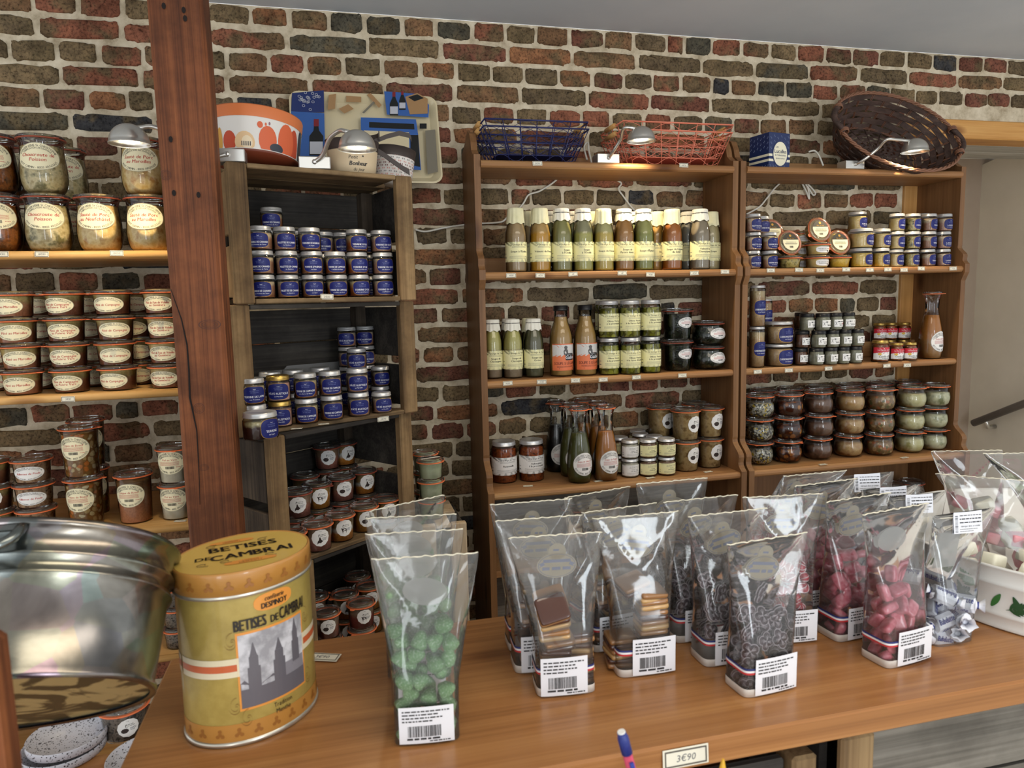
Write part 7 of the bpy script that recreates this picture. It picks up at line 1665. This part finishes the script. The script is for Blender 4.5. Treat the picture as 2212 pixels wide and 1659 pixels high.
# ------------------------------------------------------------------ tilted zinc tub at left
def zinc():
    t = NT('galvanised zinc'); p = t.bsdf(); v = t.coords((1, 1, 1), False); n = t.noise(v, 16, 4, .6, .6); vo = t.n('ShaderNodeTexVoronoi'); t.l(v, vo.inputs[0]); vo.inputs['Scale'].default_value = 26
    c = t.ramp(n, [(.3, rgb(100, 98, 92)), (.6, rgb(138, 136, 128)), (.8, rgb(160, 158, 150))]); c = t.mix(.18, c, vo.outputs['Color'], 'SOFT_LIGHT')
    t.l(c, p.inputs['Base Color']); p.inputs['Metallic'].default_value = .95; t.l(t.ramp(n, [(.3, (.16, .16, .16, 1)), (.7, (.27, .27, .27, 1))]), p.inputs['Roughness']); t.bump(n, p, .05, .004); return t.m
ZINC = zinc()
bc = Vector((-.349, .75, EYE-.377))
e = thing('zinc_tub', 'big galvanised zinc tub tipped away, its underside showing at left', 'tub', bc, 0, None, (rad(-40), 0, 0))
rb_, rt_, hb_ = .147, .1565, .1345
kz2 = lambda z: rb_+(rt_-rb_)*z/hb_
prof = [(rb_-.004, -.006), (rb_+.002, -.007), (rb_+.003, -.002), (rb_, .003)]
for z in (.088, .106): prof += [(kz2(z-.006), z-.006), (kz2(z)+.003, z-.002), (kz2(z)+.0038, z), (kz2(z)+.003, z+.002), (kz2(z+.006), z+.006)]
prof += [(rt_-.001, hb_-.004), (rt_+.004, hb_-.002), (rt_+.006, hb_+.002), (rt_+.003, hb_+.006), (rt_-.003, hb_+.004), (rt_-.004, hb_-.002), (rb_-.003, .004), (0, .004)]
ob('body', (MB().lathe(prof, 80, cap=False, sy=.75), ZINC), e)
t = NT('zinc underside with painted reflections'); p_ = t.bsdf(); v = t.coords((1, 1, 1), False); nz = t.noise(v, 14, 3, .5, 2.2)
t.l(t.ramp(nz, [(.44, rgb(84, 76, 54)), (.52, rgb(196, 176, 124))]), p_.inputs['Base Color']); p_.inputs['Metallic'].default_value = .5; p_.inputs['Roughness'].default_value = .35  # blotches paint the warm reflections and spangle of the metal
ob('underside', (MB().lathe([(rb_-.004, -.003), (0, -.003)], 60, cap=False, sy=.75), t.m), e)
h_ = ob('handle', (MB().tube([(.030+.019*math.cos(a), -.118-.012*math.sin(a), hb_-.006-.024*math.sin(a)) for a in (PI*i/12 for i in range(13))], .005, 8), ZINC), e)
ob('handle_plate', (MB().box(.014, .046, -.1195, -.1170, hb_-.010, hb_-.003), ZINC), h_)

# support board and stand under the tub
# low side table with speckled plates
TZ = EYE-.74
tb_ = atZ(60, 1640, TZ)
e = thing('side_table', 'low brown wooden table under the zinc tub at left', 'table', (-.62, .62, 0))
ob('table_top', (MB().box(0, .345, 0, .62, TZ-.03, TZ), COUNTERW), e)
for x, y in ((.02, .02), (.285, .02), (.02, .56), (.285, .56)): ob('leg', (MB().box(x, x+.04, y, y+.04, 0, TZ-.0305), PINE_Z), e)
def speckle():
    t = NT('speckled stoneware'); p = t.bsdf(); v = t.coords((1, 1, 1)); vo = t.n('ShaderNodeTexVoronoi'); t.l(v, vo.inputs[0]); vo.inputs['Scale'].default_value = 260; n = t.noise(v, 120, 3)
    m = t.n('ShaderNodeMath', operation='ADD'); t.l(vo.outputs['Distance'], m.inputs[0]); t.l(n, m.inputs[1]); t.l(t.ramp(m.outputs[0], [(.74, rgb(50, 48, 50)), (.80, rgb(196, 196, 204))]), p.inputs['Base Color']); p.inputs['Roughness'].default_value = .35; return t.m
SPE = speckle()
def plate(label, u, v, r, z):
    q = atZ(u, v, z); e = thing('plate', label, 'plate', (q.x, q.y, z), 0, 'speckled stoneware plates')
    ob('dish', (MB().lathe([(0, .002), (r*.88, .0), (r*.97, .003), (r, .010), (r, .016), (r*.985, .0175), (r*.95, .016), (r*.93, .007), (0, .006)], 56, cap=False), SPE), e)
plate('speckled white plate at the bottom of the left pile', 140, 1626, .064, TZ+.0003); plate('speckled white plate on top of the left pile', 147, 1604, .060, TZ+.0185)
plate('speckled white plate at the counter edge, right of the pile', 318, 1648, .06, TZ+.0003)
q = atZ(262, 1606, TZ); place(std(F_SPK, 0, .082, .062, lz=.45, sd=.034), 'pate_jar', 'orange ringed jar beside the speckled plates under the zinc tub', 'jar', (q.x, q.y+.03, TZ+.0003), .4)
# wooden upright at the left edge, close to the camera
q = atY(2, 1500, .52)
e = thing('wooden_upright', 'reddish wooden upright at the bottom left photo edge', 'post', (q.x-.008, .52, 0)); ob('board', (MB().box(-.03, .0045, 0, .03, 0, q.z+.035, ch=.004, M=Matrix.Rotation(0, 4, 'Y')), POSTW), e)

# pens in a cup below the counter edge
DZ = EYE-.80
e = thing('cash_desk', 'low desk in front of the counter, below the photo', 'desk', (.0, .30, 0)); ob('desk_top', (MB().box(0, .75, 0, .34, DZ-.025, DZ), PINE_X), e)
for x in (.02, .69): ob('leg', (MB().box(x, x+.04, .02, .30, 0, DZ-.0255), PINE_Z), e)
pt_ = atY(1342, 1580, .56); pb2 = atY(1362, 1655, .56)
e = thing('pen_cup', 'pen cup below the counter holding two pencils', 'cup', (pb2.x+.028, .56, DZ+.0003)); ob('cup_body', (MB().lathe([(0, .001), (.036, .001), (.038, .004), (.04, .10), (.038, .10), (.036, .005), (0, .005)], 32, cap=False), WHITEP), e)
dv = (pt_-pb2).normalized(); foot = pt_-dv*((pt_.z-DZ-.012)/dv.z)
L_ = (pt_-foot).length
e = thing('mechanical_pencil', 'pink mechanical pencil with blue end cap before the counter', 'pencil', foot); z_ = dv.to_track_quat('Z', 'Y'); e.rotation_mode = 'QUATERNION'; e.rotation_quaternion = z_
ob('barrel', (MB().lathe([(.001, 0), (.0045, .02), (.0045, L_-.022)], 16), plain('pink plastic', rgb(206, 70, 100), .35)), e)
ob('end_cap', (MB().lathe([(.0052, L_-.0225), (.0052, L_-.006), (.0042, L_-.004), (.0042, L_-.001)], 16), plain('blue plastic', rgb(36, 50, 124), .35)), e)
ob('eraser', (MB().lathe([(.0038, L_-.001), (.0036, L_)], 16), WHITEP), e); ob('clip', (MB().box(.0052, .0085, -.002, .002, L_-.05, L_-.028, ch=.0006), plain('blue clip', rgb(46, 62, 150), .35)), e)
tp_ = atY(1562, 1640, .56)
e = thing('yellow_pencil', 'yellow pencil end poking up at the bottom edge', 'pencil', (tp_.x-.012, .56, DZ+.008)); dv = (tp_-Vector(e.location)); e.rotation_mode = 'QUATERNION'; e.rotation_quaternion = dv.normalized().to_track_quat('Z', 'Y'); L_ = dv.length
ob('barrel', (MB().lathe([(.0045, 0), (.0045, L_-.016), (.0012, L_)], 8, sm=False), plain('yellow paint', rgb(222, 170, 40), .4)), e)
